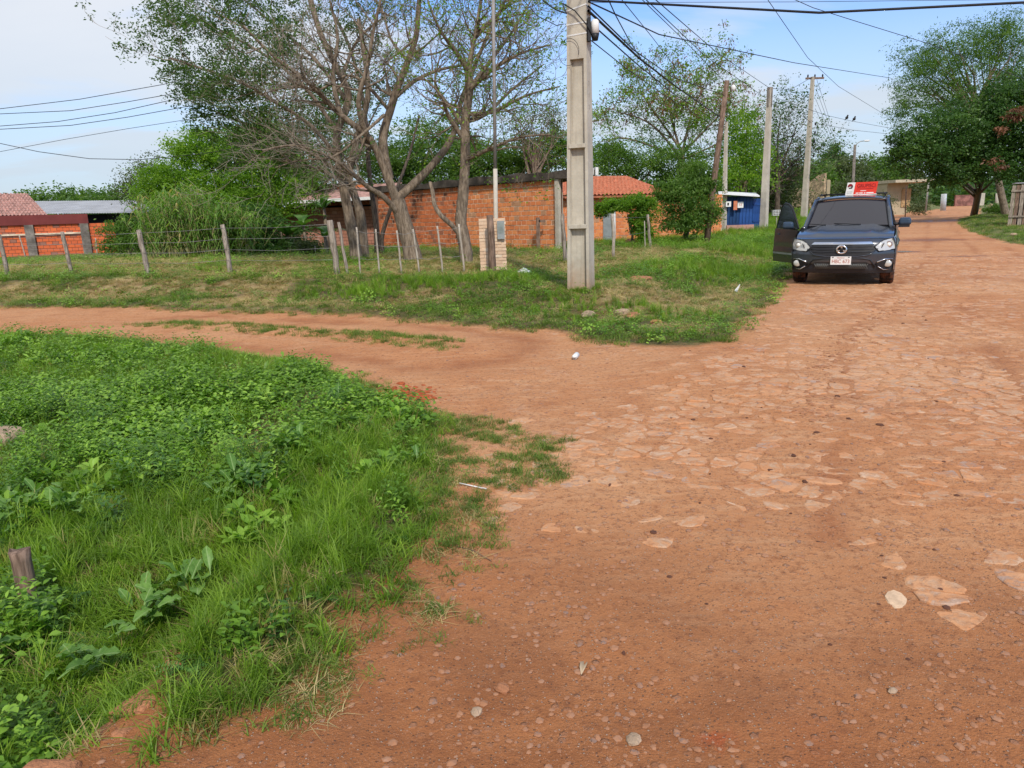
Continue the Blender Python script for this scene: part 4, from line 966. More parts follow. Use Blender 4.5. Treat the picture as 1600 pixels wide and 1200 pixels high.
m = MB(); m.box((q.x+1.3, q.y+1.6, (zb+ztp)/2), (dv.length-.3, 2.6, ztp-zb), RZ(an)); m.build('rear_walls', M_DARK, sh)

# ================================================================== poles
def ppole(name, label, cat, base, top, r0, r1, mat, n=8, group=None, square=False):
    B = hit(*base); T = at(top[0], top[1], B.y); t = thing(name, label, cat, B, 0, group); v = T-B
    m = MB(); m.tube([(0, 0, -.3), v*.33, v*.66, v], [r0, r0*.67+r1*.33, r0*.33+r1*.67, r1], 4 if square else n, True, 0, not square); m.build('shaft', mat, t); return t, B, T
t1, b1, tp1 = ppole('utility_pole', 'leaning wooden utility pole with a small lamp, beside the round tree', 'utility pole', (1103, 380), (1136, 126), .14, .10, M_WOODB, 10)
m = MB(); q = tp1-b1; m.sphere(q+Vector((.26, 0, -.28)), (.10, .10, .13), 10, 7); m.build('lamp', M_WHITE, t1)
m = MB(); m.tube([q+Vector((0, 0, -.2)), q+Vector((.2, 0, -.2))], .02, 6); m.build('bracket', M_GREYM, t1)
t2, b2, tp2 = ppole('utility_pole', 'thin short concrete utility pole with a white meter box near the blue shed', 'utility pole', (1131, 361), (1135, 190), .16, .09, M_CONC, 8, square=True)
m = MB(); c = at(1136, 319, b2.y)-b2; m.box(c-Vector((0, .2, 0)), (.28, .16, .28)); mb_ = m.build('meter_box', M_WHITE, t2); m = MB(); m.box(c-Vector((.02, .285, 0)), (.09, .01, .14)); m.build('window', M_BLACK, mb_)
t3, b3, tp3 = ppole('utility_pole', 'tall concrete utility pole right of the blue gate', 'utility pole', (1193, 357), (1203, 138), .26, .15, M_CONC, 8, square=True)
m = MB(); q = tp3-b3; m.box(q-Vector((0, 0, .45)), (.25, .25, 1.0)); m.build('pole_top', M_CONCD, t3)
for z in (-8.2, -7.6): 
    m = MB(); f = 1+z/q.z; m.tube([q*f-Vector((0, 0, .03)), q*f+Vector((0, 0, .03))], .27, 8); m.build('strap', M_BLACK, t3)
t4, b4, tp4 = ppole('utility_pole', 'concrete utility pole with a short top crossarm directly left of the car', 'utility pole', (1256, 340), (1270, 120), .27, .15, M_CONC, 8, square=True)
m = MB(); q = tp4-b4; m.box(q+Vector((.15, 0, -.1)), (1.3, .12, .12)); m.build('crossarm', M_WOODB, t4)
for k, z in enumerate((-3.2, -3.8, -4.4, -5.4)): m = MB(); f = 1+z/q.z; m.sphere(q*f+Vector((.42, 0, 0)), (.07, .07, .12), 7, 5); m.build('insulator', M_BLACK, t4)
for dx in (-.35, .15, .7): m = MB(); m.sphere(q+Vector((dx, 0, .06)), (.06, .06, .12), 7, 5); m.build('insulator', M_BLACK, t4)
B5 = at(1331, 328, 90); T5 = at(1336, 226, 90); t5 = thing('utility_pole', 'far concrete utility pole carrying a curved street lamp above the roof sign', 'utility pole', B5); v = T5-B5
m = MB(); m.tube([(0, 0, -1), v], [.22, .16], 6); m.build('shaft', M_CONCD, t5)
m = MB(); m.tube([v+Vector((0, 0, -.6)), v+Vector((.2, 0, .1)), v+Vector((.6, 0, .35)), v+Vector((1.0, 0, .38))], .05, 6); m.build('lamp_arm', M_GREYM, t5)
m = MB(); m.sphere(v+Vector((1.35, 0, .40)), (.42, .18, .10), 8, 5); m.build('lamp_head', M_WHITE, t5)
for px, py0, py1, pxt, r_, mt, lb in ((1447, 322, 285, 1451, .09, M_CONC, 'thin pale leaning stake on the far verge beyond the car'), (1474, 320, 303, 1475, .28, M_WHITE, 'short thick white marker post on the far verge'), (1415, 330, 290, 1416, .06, M_WOODB, 'thin dark stake near the beige house'), (1558, 318, 302, 1559, .2, M_CONC, 'short pale post right of the dark tree trunk')):
    Yp = 80; B = at(px, py0, Yp); T = at(pxt, py1, Yp); m = MB(); m.tube([B-Vector((0, 0, .6)), T], r_, 7); tag(relocate(m.build('marker_post', mt), B), lb, 'post')
B = hit(774, 425); B = Vector((B.x+.02, B.y+.34, B.z)); T = at(770, -60, B.y); sm = thing('service_mast', 'tall thin grey metal mast standing behind the pale brick meter pillar', 'mast', B); v = T-B
m = MB(); m.tube([(0, 0, -.2), v*.35], .048, 8); m.build('lower_pipe', M_CONC, sm); m = MB(); m.tube([v*.33, v], .038, 8); m.build('upper_pipe', simple('rusty_grey_pipe', (.27, .25, .23), .7, .2), sm)

# ================================================================== big concrete pole
PB0 = hit(908, 452); PT = at(909, 0, PB0.y)
cp = thing('concrete_pole', 'large pale concrete utility pole with recessed panels standing on the grass bank', 'utility pole', (PB0.x, PB0.y, PB0.z), R(-24))
Hh = 9.0
def wat(z): return .395-.017*z*1.0
def dat(z): return .30-.012*z
M_POLE = simple('pole_concrete', (.475, .435, .355), .92, var=.14, scale=3.0, bump=.6, bd=.006)

def pole_dirt():
    nt_ = M_POLE.node_tree; b = [n for n in nt_.nodes if n.type == 'BSDF_PRINCIPLED'][0]; src = b.inputs['Base Color'].links[0].from_socket
    tcn = nt_.nodes.new('ShaderNodeTexCoord'); sx = nt_.nodes.new('ShaderNodeSeparateXYZ'); nt_.links.new(tcn.outputs['Object'], sx.inputs[0])
    no = nt_.nodes.new('ShaderNodeTexNoise'); no.inputs['Scale'].default_value = 7; no.inputs['Detail'].default_value = 5; nt_.links.new(tcn.outputs['Object'], no.inputs[0])
    ad = nt_.nodes.new('ShaderNodeMath'); ad.operation = 'MULTIPLY_ADD'; nt_.links.new(no.outputs[0], ad.inputs[0]); ad.inputs[1].default_value = -.5; nt_.links.new(sx.outputs[2], ad.inputs[2])
    mr_ = nt_.nodes.new('ShaderNodeMapRange'); nt_.links.new(ad.outputs[0], mr_.inputs[0]); mr_.inputs[1].default_value = -.25; mr_.inputs[2].default_value = .25; mr_.inputs[3].default_value = .65; mr_.inputs[4].default_value = 0
    mx_ = nt_.nodes.new('ShaderNodeMix'); mx_.data_type = 'RGBA'; nt_.links.new(mr_.outputs[0], mx_.inputs[0]); nt_.links.new(src, mx_.inputs[6]); mx_.inputs[7].default_value = (.33, .17, .08, 1)
    mpn = nt_.nodes.new('ShaderNodeMapping'); mpn.inputs['Scale'].default_value = (9, 9, .5); nt_.links.new(tcn.outputs['Object'], mpn.inputs[0]); n3 = nt_.nodes.new('ShaderNodeTexNoise'); n3.inputs['Scale'].default_value = 1.6; n3.inputs['Detail'].default_value = 6; nt_.links.new(mpn.outputs[0], n3.inputs[0])
    m3 = nt_.nodes.new('ShaderNodeMapRange'); nt_.links.new(n3.outputs[0], m3.inputs[0]); m3.inputs[1].default_value = .52; m3.inputs[2].default_value = .75; m3.inputs[4].default_value = .55
    m4 = nt_.nodes.new('ShaderNodeMix'); m4.data_type = 'RGBA'; nt_.links.new(m3.outputs[0], m4.inputs[0]); nt_.links.new(mx_.outputs[2], m4.inputs[6]); m4.inputs[7].default_value = (.24, .19, .13, 1); nt_.links.new(m4.outputs[2], b.inputs['Base Color'])
pole_dirt()

m = MB()
def ring(z, rec):
    w, d = wat(z)/2, dat(z)/2; fl = .050; rd = .085 if rec else .0
    P = [(-w, -d), (-w+fl, -d), (-w+fl+.012, -d+rd), (w-fl-.012, -d+rd), (w-fl, -d), (w, -d), (w, d), (w-fl, d), (w-fl-.012, d-rd), (-w+fl+.012, d-rd), (-w+fl, d), (-w, d)]
    return [(x, y, z) for x, y in P]
zs = [(-.4, 1), (1.02, 1), (1.022, 0), (1.09, 0), (1.092, 1), (2.31, 1), (2.312, 0), (2.38, 0), (2.382, 1), (3.67, 1), (3.672, 0), (5.2, 0), (7, 0), (9, 0)]
vs = []
for z, rec in zs: vs += ring(z, rec)
fs = []
for i in range(len(zs)-1):
    for j in range(12): k = (j+1) % 12; fs.append((12*i+j, 12*i+k, 12*i+12+k, 12*i+12+j))
fs += [tuple(range(12))[::-1], tuple(12*(len(zs)-1)+j for j in range(12))]
m.add(vs, fs); sh_ = m.build('shaft', M_POLE, cp)
bvl = sh_.modifiers.new('edges', 'BEVEL'); bvl.width = .006; bvl.segments = 2; bvl.limit_method = 'ANGLE'
for z in (1.055, 2.345): m = MB(); m.box((0, -dat(z)/2-.004, z), (wat(z)-.07, .03, .06)); m.build('panel_ledge', M_POLE, cp)
M_STRAP = simple('white_strap', (.70, .69, .66), .5, .2, var=.08, bump=0)
for z, sl_ in ((4.72, .06), (4.42, .07), (4.19, .01), (4.03, .015)):
    w, d = wat(z)/2+.003, dat(z)/2+.003; m = MB(); P = [(-w, -d, -sl_/2), (w, -d, sl_/2), (w, d, sl_/2), (-w, d, -sl_/2)]
    vs = [(x, y, z+s+e) for e in (-.011, .011) for x, y, s in P]+[(x*1.012, y*1.016, z+s+e) for e in (-.011, .011) for x, y, s in P]
    m.add(vs, [(8+j, 8+(j+1) % 4, 12+(j+1) % 4, 12+j) for j in range(4)]+[(j, 8+j, 8+(j+1) % 4, (j+1) % 4) for j in range(4)]+[(4+j, 4+(j+1) % 4, 12+(j+1) % 4, 12+j) for j in range(4)]); m.build('strap', M_STRAP, cp)
M_ENG = simple('engraved_digits', (.24, .21, .17), .9, bump=0)
for i, ch_ in enumerate('312'):
    z = 3.30-.18*i; text(ch_, .10, M_ENG, cp, (wat(z)/2+.001, -.03, z), (math.pi/2, 0, math.pi/2), 'digit', .001)
POLE = cp.location
def onpole(x, y, z): return Vector((POLE.x, POLE.y, POLE.z))+RZ(R(-24)) @ Vector((x, y, z))
jb = thing('junction_box', 'black bracket with a pale ribbed cover strapped near the top of the concrete pole', 'junction box', onpole(.21, -.10, 4.0))
m = MB(); m.box((-.01, 0, .08), (.05, .10, .34)); m.build('bracket', M_BLACK, jb)
m = MB(); m.tube([(.085, 0, .02), (.085, 0, .20), (.085, 0, .225)], [.066, .062, .04], 12); m.build('cover', M_WHITE, jb)
m = MB(); m.tube([(.085, 0, -.08), (.085, 0, .02)], [.045, .068], 12); m.build('lower_gland', M_BLACK, jb)
m = MB(); P = [onpole(-.12+.03*math.cos(a)*0+.17*math.cos(a), -dat(4)/2-.03, 3.78+.20*math.sin(a)) for a in np.linspace(-.3, 5.2, 26)]; m.tube(P, .004, 5); tag(m.build('loose_cable_loop', M_BLACK), 'thin black cable loop hanging on the concrete pole face', 'cable')

# ================================================================== meter pillar
pb = hit(771, 425); mpz = pb.z; mt_ = thing('meter_pillar', 'pale brick meter pillar behind the thick brown post', 'pillar', (pb.x, pb.y+.25, mpz-.05), R(2))
pw_, pd_, ph_ = .60, .42, at(771, 341, pb.y).z-mpz+.05
nc = 17; ch = ph_/nc; m = MB(); m.box((0, 0, ph_/2-.01), (pw_-.03, pd_-.03, ph_-.02)); m.build('mortar_core', M_MORT, mt_)
pr1 = MB().box((0, 0, 0), (.19, .09, ch-.018), None, 0, 1, .004).mesh('brick'); pr1.materials.append(M_BRP); pr2 = MB().box((0, 0, 0), (.10, .09, ch-.018), None, 0, 1, .004).mesh('brick'); pr2.materials.append(M_BRP)
for c in range(nc):
    seq = [(-.20, 0), (0, 0), (.20, 0)] if c % 2 == 0 else [(-.25, 1), (-.10, 0), (.10, 0), (.25, 1)]
    for side in (-1, 1):
        for x_, k in seq:
            o = bpy.data.objects.new('brick', pr2 if k else pr1); COL.objects.link(o); o.parent = mt_; o.location = (x_+rnd.uniform(-.004, .004), side*(pd_/2-.045)+rnd.uniform(-.006, .006), (c+.5)*ch); o.rotation_euler = (0, rnd.uniform(-.015, .015), 0)
m = MB(); m.box((.19, -pd_/2-.02, ph_-.26), (.16, .10, .40)); bx_ = m.build('meter_box', M_GREYM, mt_); m = MB(); m.box((.19, -pd_/2-.073, ph_-.22), (.11, .006, .22)); m.build('box_door', simple('grey_green_glass', (.22, .25, .23), .3), bx_)

# ================================================================== fences
def fence(name, label, posts, wires, nw, mats, joinall=True):
    t = thing(name, label, 'fence', hit(*posts[0][:2])); org = Vector(t.location); tops = []
    for i, (bx, by, tx, ty, r_, mk_) in enumerate(posts):
        B = hit(bx, by); T = at(tx, ty, B.y); v = T-B; n = 7; m = MB(); k = 6; kn = [Vector((rnd.uniform(-.5, .5)*r_*.5, rnd.uniform(-.5, .5)*r_*.5, 0)) for _ in range(k)]; kn[0] *= 0
        m.tube([B-org-Vector((0, 0, .15))]+[B-org+v*(j/k)+kn[j % k] for j in range(1, k)]+[T-org], [r_*1.1]+[r_*rnd.uniform(.88, 1.08) for _ in range(k-1)]+[r_*.9], n); m.build('post', mats[mk_], t); tops.append((B, v))
    m = MB()
    for i, j in wires:
        for w in range(nw):
            f = .93-w*.86/nw; a = tops[i][0]+tops[i][1]*f; b = tops[j][0]+tops[j][1]*f; mid = (a+b)/2-Vector((0, 0, rnd.uniform(.01, .05))); q = Vector((0, -.05, 0)); m = MB()
            m.tube([a+q-org, (a+mid)/2+q-org, mid+q-org, (mid+b)/2+q-org, b+q-org], .0042, 4); m.build('wire', M_WIRE, t)
    return t
FM = [M_WOOD, M_WOODP, M_WOODB]
fence('wire_fence', 'wire fence of grey leaning posts along the grass bank at left', [(-110, 434, -130, 362, .06, 0), (12, 431, -2, 366, .055, 0), (112, 429, 97, 362, .05, 0), (233, 431, 216, 359, .06, 0), (360, 428, 347, 351, .06, 0), (528, 430, 515, 344, .075, 0), (543, 430, 529, 347, .035, 0)],
      [(0, 1), (1, 2), (2, 3), (3, 4), (4, 5)], 4, FM)
fence('picket_wire_fence', 'row of thin pale pickets between the double grey post and the meter pillar', [(563, 429, 557, 355, .022, 1), (593, 429, 587, 358, .021, 1), (628, 429, 620, 360, .021, 1), (656, 428, 645, 358, .021, 1), (692, 427, 683, 353, .023, 1), (726, 427, 717, 350, .024, 1)],
      [(0, 1), (1, 2), (2, 3), (3, 4), (4, 5)], 3, FM)
fence('garden_fence', 'wire fence of grey posts in front of the hedge right of the concrete pole', [(884, 410, 879, 334, .055, 0), (959, 403, 957, 334, .05, 1), (1016, 388, 1012, 335, .055, 0), (1008, 389, 1007, 345, .02, 1)],
      [(0, 1), (1, 2)], 2, FM)
fence('back_fence', 'low fence of thin leaning stakes across the far field before the canes', [(40, 402, 30, 368, .03, 1), (152, 397, 149, 372, .035, 1), (242, 397, 235, 368, .035, 1), (337, 397, 327, 356, .045, 0), (446, 397, 437, 355, .045, 0), (494, 400, 492, 384, .02, 1)],
      [(0, 1), (1, 2), (2, 3), (3, 4)], 3, FM)
B = hit(770, 427); T = at(765, 336, B.y); m = MB(); m.tube([B-Vector((0, 0, .2)), B+(T-B)*.3, B+(T-B)*.7+Vector((.01, 0, 0)), T], [.088, .082, .078, .072], 8); tag(relocate(m.build('brown_post', M_WOODB), B), 'thick dark brown wooden post in front of the meter pillar', 'post')
B = hit(842, 392); t = thing('tap_post', 'short brown stake with a side peg in front of the orange brick wall', 'post', B); v = at(840, 342, B.y)-B
m = MB(); m.box(v*.5, (.14, .12, v.z+.1)); m.build('stake', M_WOODB, t); m = MB(); m.box(v+Vector((.16, -.02, -.08)), (.24, .08, .10)); m.build('peg', M_WOODB, t)
# short cut post in the foreground plot
B = hit(52, 968); T = at(30, 858, B.y-.02); v = T-B; m = MB(); n = 7; k = 7; pts = [B-Vector((0, 0, .1))]+[B+v*(j/k) for j in range(1, k+1)]; m.tube(pts, [.043]+[.041+rnd.uniform(-.004, .004) for _ in range(k)], 9)
pm = m.mesh('wooden_stump_post'); o = link('wooden_stump_post', pm, M_WOODB)
for vv in pm.vertices:
    if vv.co.z > T.z-.01: vv.co.z += rnd.uniform(-.02, .012)
tag(relocate(o, B), 'short weathered wooden stake standing in the foreground weeds', 'post')

# ================================================================== stone edging in the foreground
se = thing('stone_edging', 'rough stone edging covered in red soil at the lower left corner of the road', 'kerb', (K0.x, K0.y, 0))
e = Vector((K1.x-K0.x, K1.y-K0.y, 0)); Le = e.length; e = e/Le; an = math.atan2(e.y, e.x)
s = 0
while s < Le+.1:
    l = rnd.uniform(.10, .26); w = rnd.uniform(.10, .17); hgt = .30; q = Vector((K0.x, K0.y, 0))+e*(s+l/2)+Vector((-e.y, e.x, 0))*rnd.uniform(-.01, .03)
    z = zat(q.x+e.y*.12, q.y-e.x*.12); m = MB(); m.box((0, 0, 0), (l-.01, w, hgt), None, 0, .88, .028); o = m.build('stone', M_CLAYR if rnd.random() < 2 else M_ROCK, se)
    o.location = Vector((q.x-K0.x, q.y-K0.y, z-hgt/2-.004+rnd.uniform(0, .014))); o.rotation_euler = (rnd.uniform(-.05, .05), rnd.uniform(-.04, .04), an+rnd.uniform(-.12, .12)); bv = o.modifiers.new('b', 'BEVEL'); bv.width = .02; bv.segments = 2
    s += l*.86
# ================================================================== rocks, litter
def rock(name, px, py, r, mat, label, cat='rock', sq=(1, .8, .5), sink=.25, jit=.14):
    p = hit(px, py); m = MB(); m.sphere((0, 0, 0), (r*sq[0], r*sq[1], r*sq[2]), 9, 6, 0, jit); o = m.build(name, mat); o.data.polygons.foreach_set('use_smooth', [False]*len(o.data.polygons)); o.location = p+Vector((0, 0, r*sq[2]*(1-2*sink))); o.rotation_euler = (0, 0, rnd.uniform(0, 3)); return tag(o, label, cat)
rock('rock', 920, 495, .20, M_ROCK, 'flat pale rock at the far edge of the side road by the pole', sq=(1, .5, .3))
rock('rock', 990, 495, .22, M_CLAYR, 'long reddish rock slab right of the flat pale rock', sq=(1, .45, .22), sink=.35)
rock('rock', 1025, 506, .10, M_CLAYR, 'small clay rock at the end of the reddish slab', sq=(1, .6, .4))
rock('rock', 972, 491, .14, M_ROCK, 'pale stone lying on the left end of the reddish slab', sq=(1, .5, .4))
rock('rock', 1000, 437, .28, M_CLAYR, 'low bare red earth mound right of the concrete pole', 'mound', sq=(1, .8, .22), sink=.35)
rock('rock', 8, 690, .17, M_ROCK, 'half buried pale rock at the left edge of the grass plot', sq=(1, .8, .45))
rock('rock', 745, 1122, .022, M_ROCK, 'small grey stone on the foreground dirt at lower left of the road', sq=(1, .9, .6))
rock('rock', 785, 1085, .030, M_CLAYR, 'larger brownish stone on the foreground dirt left of the dry husk', sq=(1, .8, .5))
rock('rock', 1394, 1083, .016, M_ROCK, 'small wedge stone on the foreground dirt at right', sq=(1.2, .8, .6))
rock('rock', 990, 1165, .026, M_ROCK, 'pale stone with dirt near the bottom centre of the road', sq=(1.2, .9, .35))
rock('rock', 1400, 938, .055, M_CREAM, 'flat cream slab set in the road at right', sq=(1.5, .8, .08), sink=.42)
rock('rock', 1548, 325, .55, M_ROCK, 'whitish boulder beside the dark tree trunk', sq=(1, .8, .9))
rock('rock', 1584, 368, .14, M_ROCK, 'pale stone on the right verge grass')
rock('rock', 985, 383, .28, M_CLAYR, 'reddish boulder below the hedge right of the pole', sq=(1, .8, .7))
rock('rock', 975, 385, .2, M_ROCK, 'grey stone left of the reddish boulder below the hedge')
rock('rock', 1058, 381, .25, M_CLAYR, 'flat stone in front of the round tree trunk', sq=(1, .6, .4))
p = hit(818, 428); m = MB()
for dx, h in ((-.10, .05), (0, .10), (.09, .06)): m.sphere((dx, rnd.uniform(-.02, .02), h*.4), (.09, .08, h), 8, 6, 0, .2)
o = m.build('plastic_bag', simple('white_plastic', (.75, .74, .70), .4, bump=0)); o.location = p; tag(o, 'crumpled white plastic bag in the grass left of the concrete pole', 'litter')
p = hit(897, 563); m = MB(); m.tube([(0, 0, .0), (.0, .0, .0), (.04, .08, .015)], [.024, .028, .032], 10); o = m.build('white_cup', M_WHITE); o.location = p+Vector((0, 0, .03)); tag(o, 'crushed white plastic cup on the side road', 'litter')
p = hit(1152, 464); m = MB(); m.box((0, 0, .06), (.05, .02, .14), Matrix.Rotation(.5, 3, 'Y'), 0, .5, .01); o = m.build('white_scrap', M_WHITE); o.location = p+Vector((0, 0, .1)); tag(o, 'small white scrap standing in the verge grass left of the car', 'litter')
a = hit(718, 759); b = hit(760, 767); m = MB(); m.tube([a+Vector((0, 0, .012)), b+Vector((0, 0, .012))], .004, 6); tag(relocate(m.build('white_straw', M_WHITE), a), 'thin white straw lying at the edge of the patchy grass', 'litter')
p = hit(757, 758); v, f = leafblade(.09, .03, (1, .5, 0), .1, (0, 0, .01)); me = mesh_np('fallen_leaf', v, np.array(f), True); me.materials.append(M_BL); o = link('fallen_leaf', me); o.location = p; tag(o, 'fallen green leaf beside the white straw', 'leaf')
M_HUSK = simple('dry_husk', (.42, .32, .21), .8, var=.2)
p = hit(906, 1042); v, f = leafblade(.115, .024, (.28, 1, 0), .12, (0, -.05, .004), fold=1.2); me = mesh_np('dry_husk', v, np.array(f), True); me.materials.append(M_HUSK); o = link('dry_husk', me); o.location = p; so2 = o.modifiers.new('s', 'SOLIDIFY'); so2.thickness = .002; tag(o, 'dry tan seed husk lying on the foreground dirt', 'husk')
a, b, c = hit(712, 857), hit(740, 866), hit(768, 878); m = MB(); m.tube([a+Vector((0, 0, .004)), b+Vector((0, 0, .012)), c+Vector((0, 0, .004))], .0022, 5); tag(m.build('twig', M_WOODB), 'thin dry twig on the road below the patchy grass', 'twig')
# mud puddles far down the road
M_WATER = NT('muddy_water').col((.16, .11, .08)).set(Roughness=.08); M_WATER.b.inputs['Specular IOR Level'].default_value = .6; M_WATER = M_WATER.m
for px, py, rx, ry, lb in ((1455, 341, 1.6, .9, 'far'), (1403, 394, .45, .22, 'near')):
    p = hit(px, py); pts = [(p.x+rx*math.cos(a)*(1+.3*math.sin(3*a)), p.y+ry*math.sin(a)*(1+.25*math.cos(2*a)), p.z+.012) for a in np.linspace(0, 6.28, 25)[:-1]]
    m = MB(); m.add(pts, [tuple(range(24))]); tag(m.build('puddle', M_WATER), kind='structure')

# ================================================================== trees
def bark_mat(name, c1, c2):
    t = NT(name); p = t.obj(); n = t.noise(t.map(p, (1, 1, .22)), 16, 6, .7); n2_ = t.noise(p, 3, 4)
    c = t.mix(t.rng(n, .38, .62), c1, c2); c = t.mix(t.rng(n2_, .5, .7, 0, .45), c, tuple(v*.55 for v in c1)); c = t.mix(t.rng(t.noise(p, 30, 3), .66, .8, 0, .6), c, (.42, .40, .34))
    t.col(c).nrm(t.bump(n, 1.0, .03)).set(Roughness=.95); return t.m
M_BARK = bark_mat('bark', (.125, .092, .064), (.28, .22, .16)); M_BARKD = bark_mat('bark_dark', (.05, .037, .028), (.15, .115, .085))
M_TWIG = simple('twig_grey', (.25, .21, .165), .9, var=.25, bump=0)
L_ACA = leafmat('leaves_fine', (.035, .080, .018), (.070, .140, .028), (.150, .240, .055), .4)
L_DARK = leafmat('leaves_dark', (.026, .070, .016), (.058, .130, .025), (.140, .240, .048), .34, .45)
L_BRI = leafmat('leaves_bright', (.075, .165, .014), (.150, .285, .022), (.310, .440, .045), .5)
L_MID = leafmat('leaves_mid', (.045, .105, .016), (.095, .185, .026), (.190, .300, .048), .42)
L_OLI = leafmat('leaves_olive', (.045, .065, .024), (.080, .110, .038), (.140, .170, .060), .3)
L_BRN = leafmat('seed_pods', (.10, .045, .025), (.20, .09, .05), (.30, .14, .08), .2)
L_CANE = leafmat('cane_leaves', (.080, .180, .028), (.160, .300, .050), (.300, .430, .100), .42, .5, False, (.46, .36, .17), .06)
L_BAN = leafmat('banana_leaf', (.040, .110, .022), (.075, .170, .030), (.130, .240, .045), .35, .4)

def leaves(C, size, tint, aspect=.5, droop=0.0):
    """one small diamond leaf per centre, random attitude"""
    n = len(C); a = rng.random(n)*6.283; el = rng.normal(-droop, .55, n); d = np.stack([np.cos(a)*np.cos(el), np.sin(a)*np.cos(el), np.sin(el)], -1)
    r_ = rng.normal(0, 1, (n, 3)); sdv = np.cross(d, r_); sdv /= np.linalg.norm(sdv, axis=1, keepdims=True)+1e-9
    s = (size*(.6+.8*rng.random(n)))[:, None]; w = s*aspect*.5
    V = np.stack([C, C+d*s*.45+sdv*w, C+d*s, C+d*s*.45-sdv*w], 1).reshape(-1, 3)
    return V, np.arange(4*n).reshape(-1, 4), np.repeat(np.clip(tint, 0, 1), 4)
def blobs(ells, nclump, per, cs, surf=.75):
    """leaf centres in clumps spread through ellipsoids (centre, radii)"""
    vol = np.array([e[1][0]*e[1][1]*e[1][2] for e in ells])**.67; k = rng.choice(len(ells), nclump, p=vol/vol.sum())
    c = np.array([e[0] for e in ells])[k]; r_ = np.array([e[1] for e in ells])[k]; d = rng.normal(0, 1, (nclump, 3)); d /= np.linalg.norm(d, axis=1, keepdims=True)
    q = (rng.random(nclump)**(.33/surf))[:, None]; cc_ = c+d*r_*q; ct = rng.random(nclump); sz = cs*(.5+rng.random(nclump))
    C = np.repeat(cc_, per, 0)+rng.normal(0, 1, (nclump*per, 3))*np.repeat(sz, per)[:, None]*np.array([1, 1, .6])
    T = np.repeat(ct*.6, per)+rng.random(nclump*per)*.4
    return C, T, cc_
def crown(parent, C, size, T, mat, name='crown', aspect=.5, droop=.1):
    V, F_, t = leaves(C, size, T, aspect, droop); return link(name, mesh_np(name, V, F_, False, {'tint': t}), mat, parent)
class Wood:
    def __init__(s, org): s.m = MB(); s.tw = MB(); s.tips = []; s.org = Vector(org)
    def limb(s, pts, r0, r1, n=8):
        P = [Vector(p)-s.org for p in pts]; k = len(P); Q = []
        for i in range(k-1):                       # smooth through the points
            p0 = P[max(i-1, 0)]; p1 = P[i]; p2 = P[i+1]; p3 = P[min(i+2, k-1)]
            for t in (0, .33, .66):
                Q.append(.5*((2*p1)+(p2-p0)*t+(2*p0-5*p1+4*p2-p3)*t*t+(3*p1-p0-3*p2+p3)*t*t*t))
        Q.append(P[-1]); N = len(Q); rad = [r0+(r1-r0)*(i/(N-1))**.8 for i in range(N)]
        rad = [r*rnd.uniform(.95, 1.06) for r in rad]
        s.m.tube(Q, rad, n, False); return Q, rad
    def branch(s, p, d, L, r, lvl, maxl, kids=3, spread=.7, up=.05, kink=.22, grav=0.0):
        n = 5; pts = [p.copy()]; d = d.normalized(); q = p.copy()
        for i in range(n):
            d = (d+Vector((rnd.gauss(0, kink), rnd.gauss(0, kink), rnd.gauss(0, kink*.8)+up-grav*(i/n)))).normalized(); q = q+d*(L/n); pts.append(q.copy())
        rad = [max(.004, r*(1-.72*i/n)) for i in range(n+1)]
        (s.m if lvl <= 1 else s.tw).tube(pts, rad, 6 if r > .05 else (4 if r > .015 else 3), False, 0, r > .03)
        if lvl >= maxl: s.tips.append((pts[-1], d.copy())); s.tips.append((pts[3], d.copy())); return
        for k in range(kids):
            t = rnd.uniform(.25, 1.0); i = min(n-1, int(t*n)); b = pts[i].lerp(pts[i+1], t*n-i) if i < n else pts[-1]
            ax = Vector((rnd.gauss(0, 1), rnd.gauss(0, 1), rnd.gauss(0, .7))).normalized(); dk = (d+ax*spread).normalized()
            s.branch(b, dk, L*rnd.uniform(.5, .8), r*(1-.6*t)*.62, lvl+1, maxl, kids, spread, up, kink, grav)
        s.branch(pts[-1], d, L*.6, rad[-1], lvl+1, maxl, max(2, kids-1), spread, up, kink, grav)
    def finish(s, parent, bark, twig=None):
        s.m.build('trunk', bark, parent)
        if s.tw.V: s.tw.build('branches', twig or bark, parent)
def px3(l, Y): return [at(p[0], p[1], Y+(p[2] if len(p) > 2 else 0)) for p in l]
def sprout(w, Q, rad, i0, n, L, maxl, kids=3, spread=.8, out=None, up=.1, rmul=.5, kink=.22, grav=0.0, lvl=1):
    N = len(Q)
    for k in range(n):
        t = i0+(1-i0)*(k+rnd.random())/n; i = min(N-2, int(t*(N-1))); p = Q[i]; d0 = (Q[i+1]-Q[i]).normalized(); ax = Vector((rnd.gauss(0, 1), rnd.gauss(0, 1), rnd.gauss(.15, .7))).normalized()
        if out is not None: ax = (ax+Vector(out)*.7).normalized()
        w.branch(p, (d0*.6+ax*spread).normalized(), L*rnd.uniform(.65, 1.25), min(rad[i]*rmul, .06), lvl, maxl, kids, spread, up, kink, grav)
def tipleaves(w, frac, per, cs, off=None):
    C = []; T = []
    for p, d in w.tips:
        if off is not None:
            pr_ = off(p+w.org)
        else: pr_ = frac
        if rnd.random() < pr_:
            c = np.array(p)+rng.normal(0, 1, (per, 3))*cs*np.array([1, 1, .7]); C.append(c); T.append(rnd.random()*.55+rng.random(per)*.45)
    return (np.concatenate(C), np.concatenate(T)) if C else (np.zeros((1, 3)), np.zeros(1))

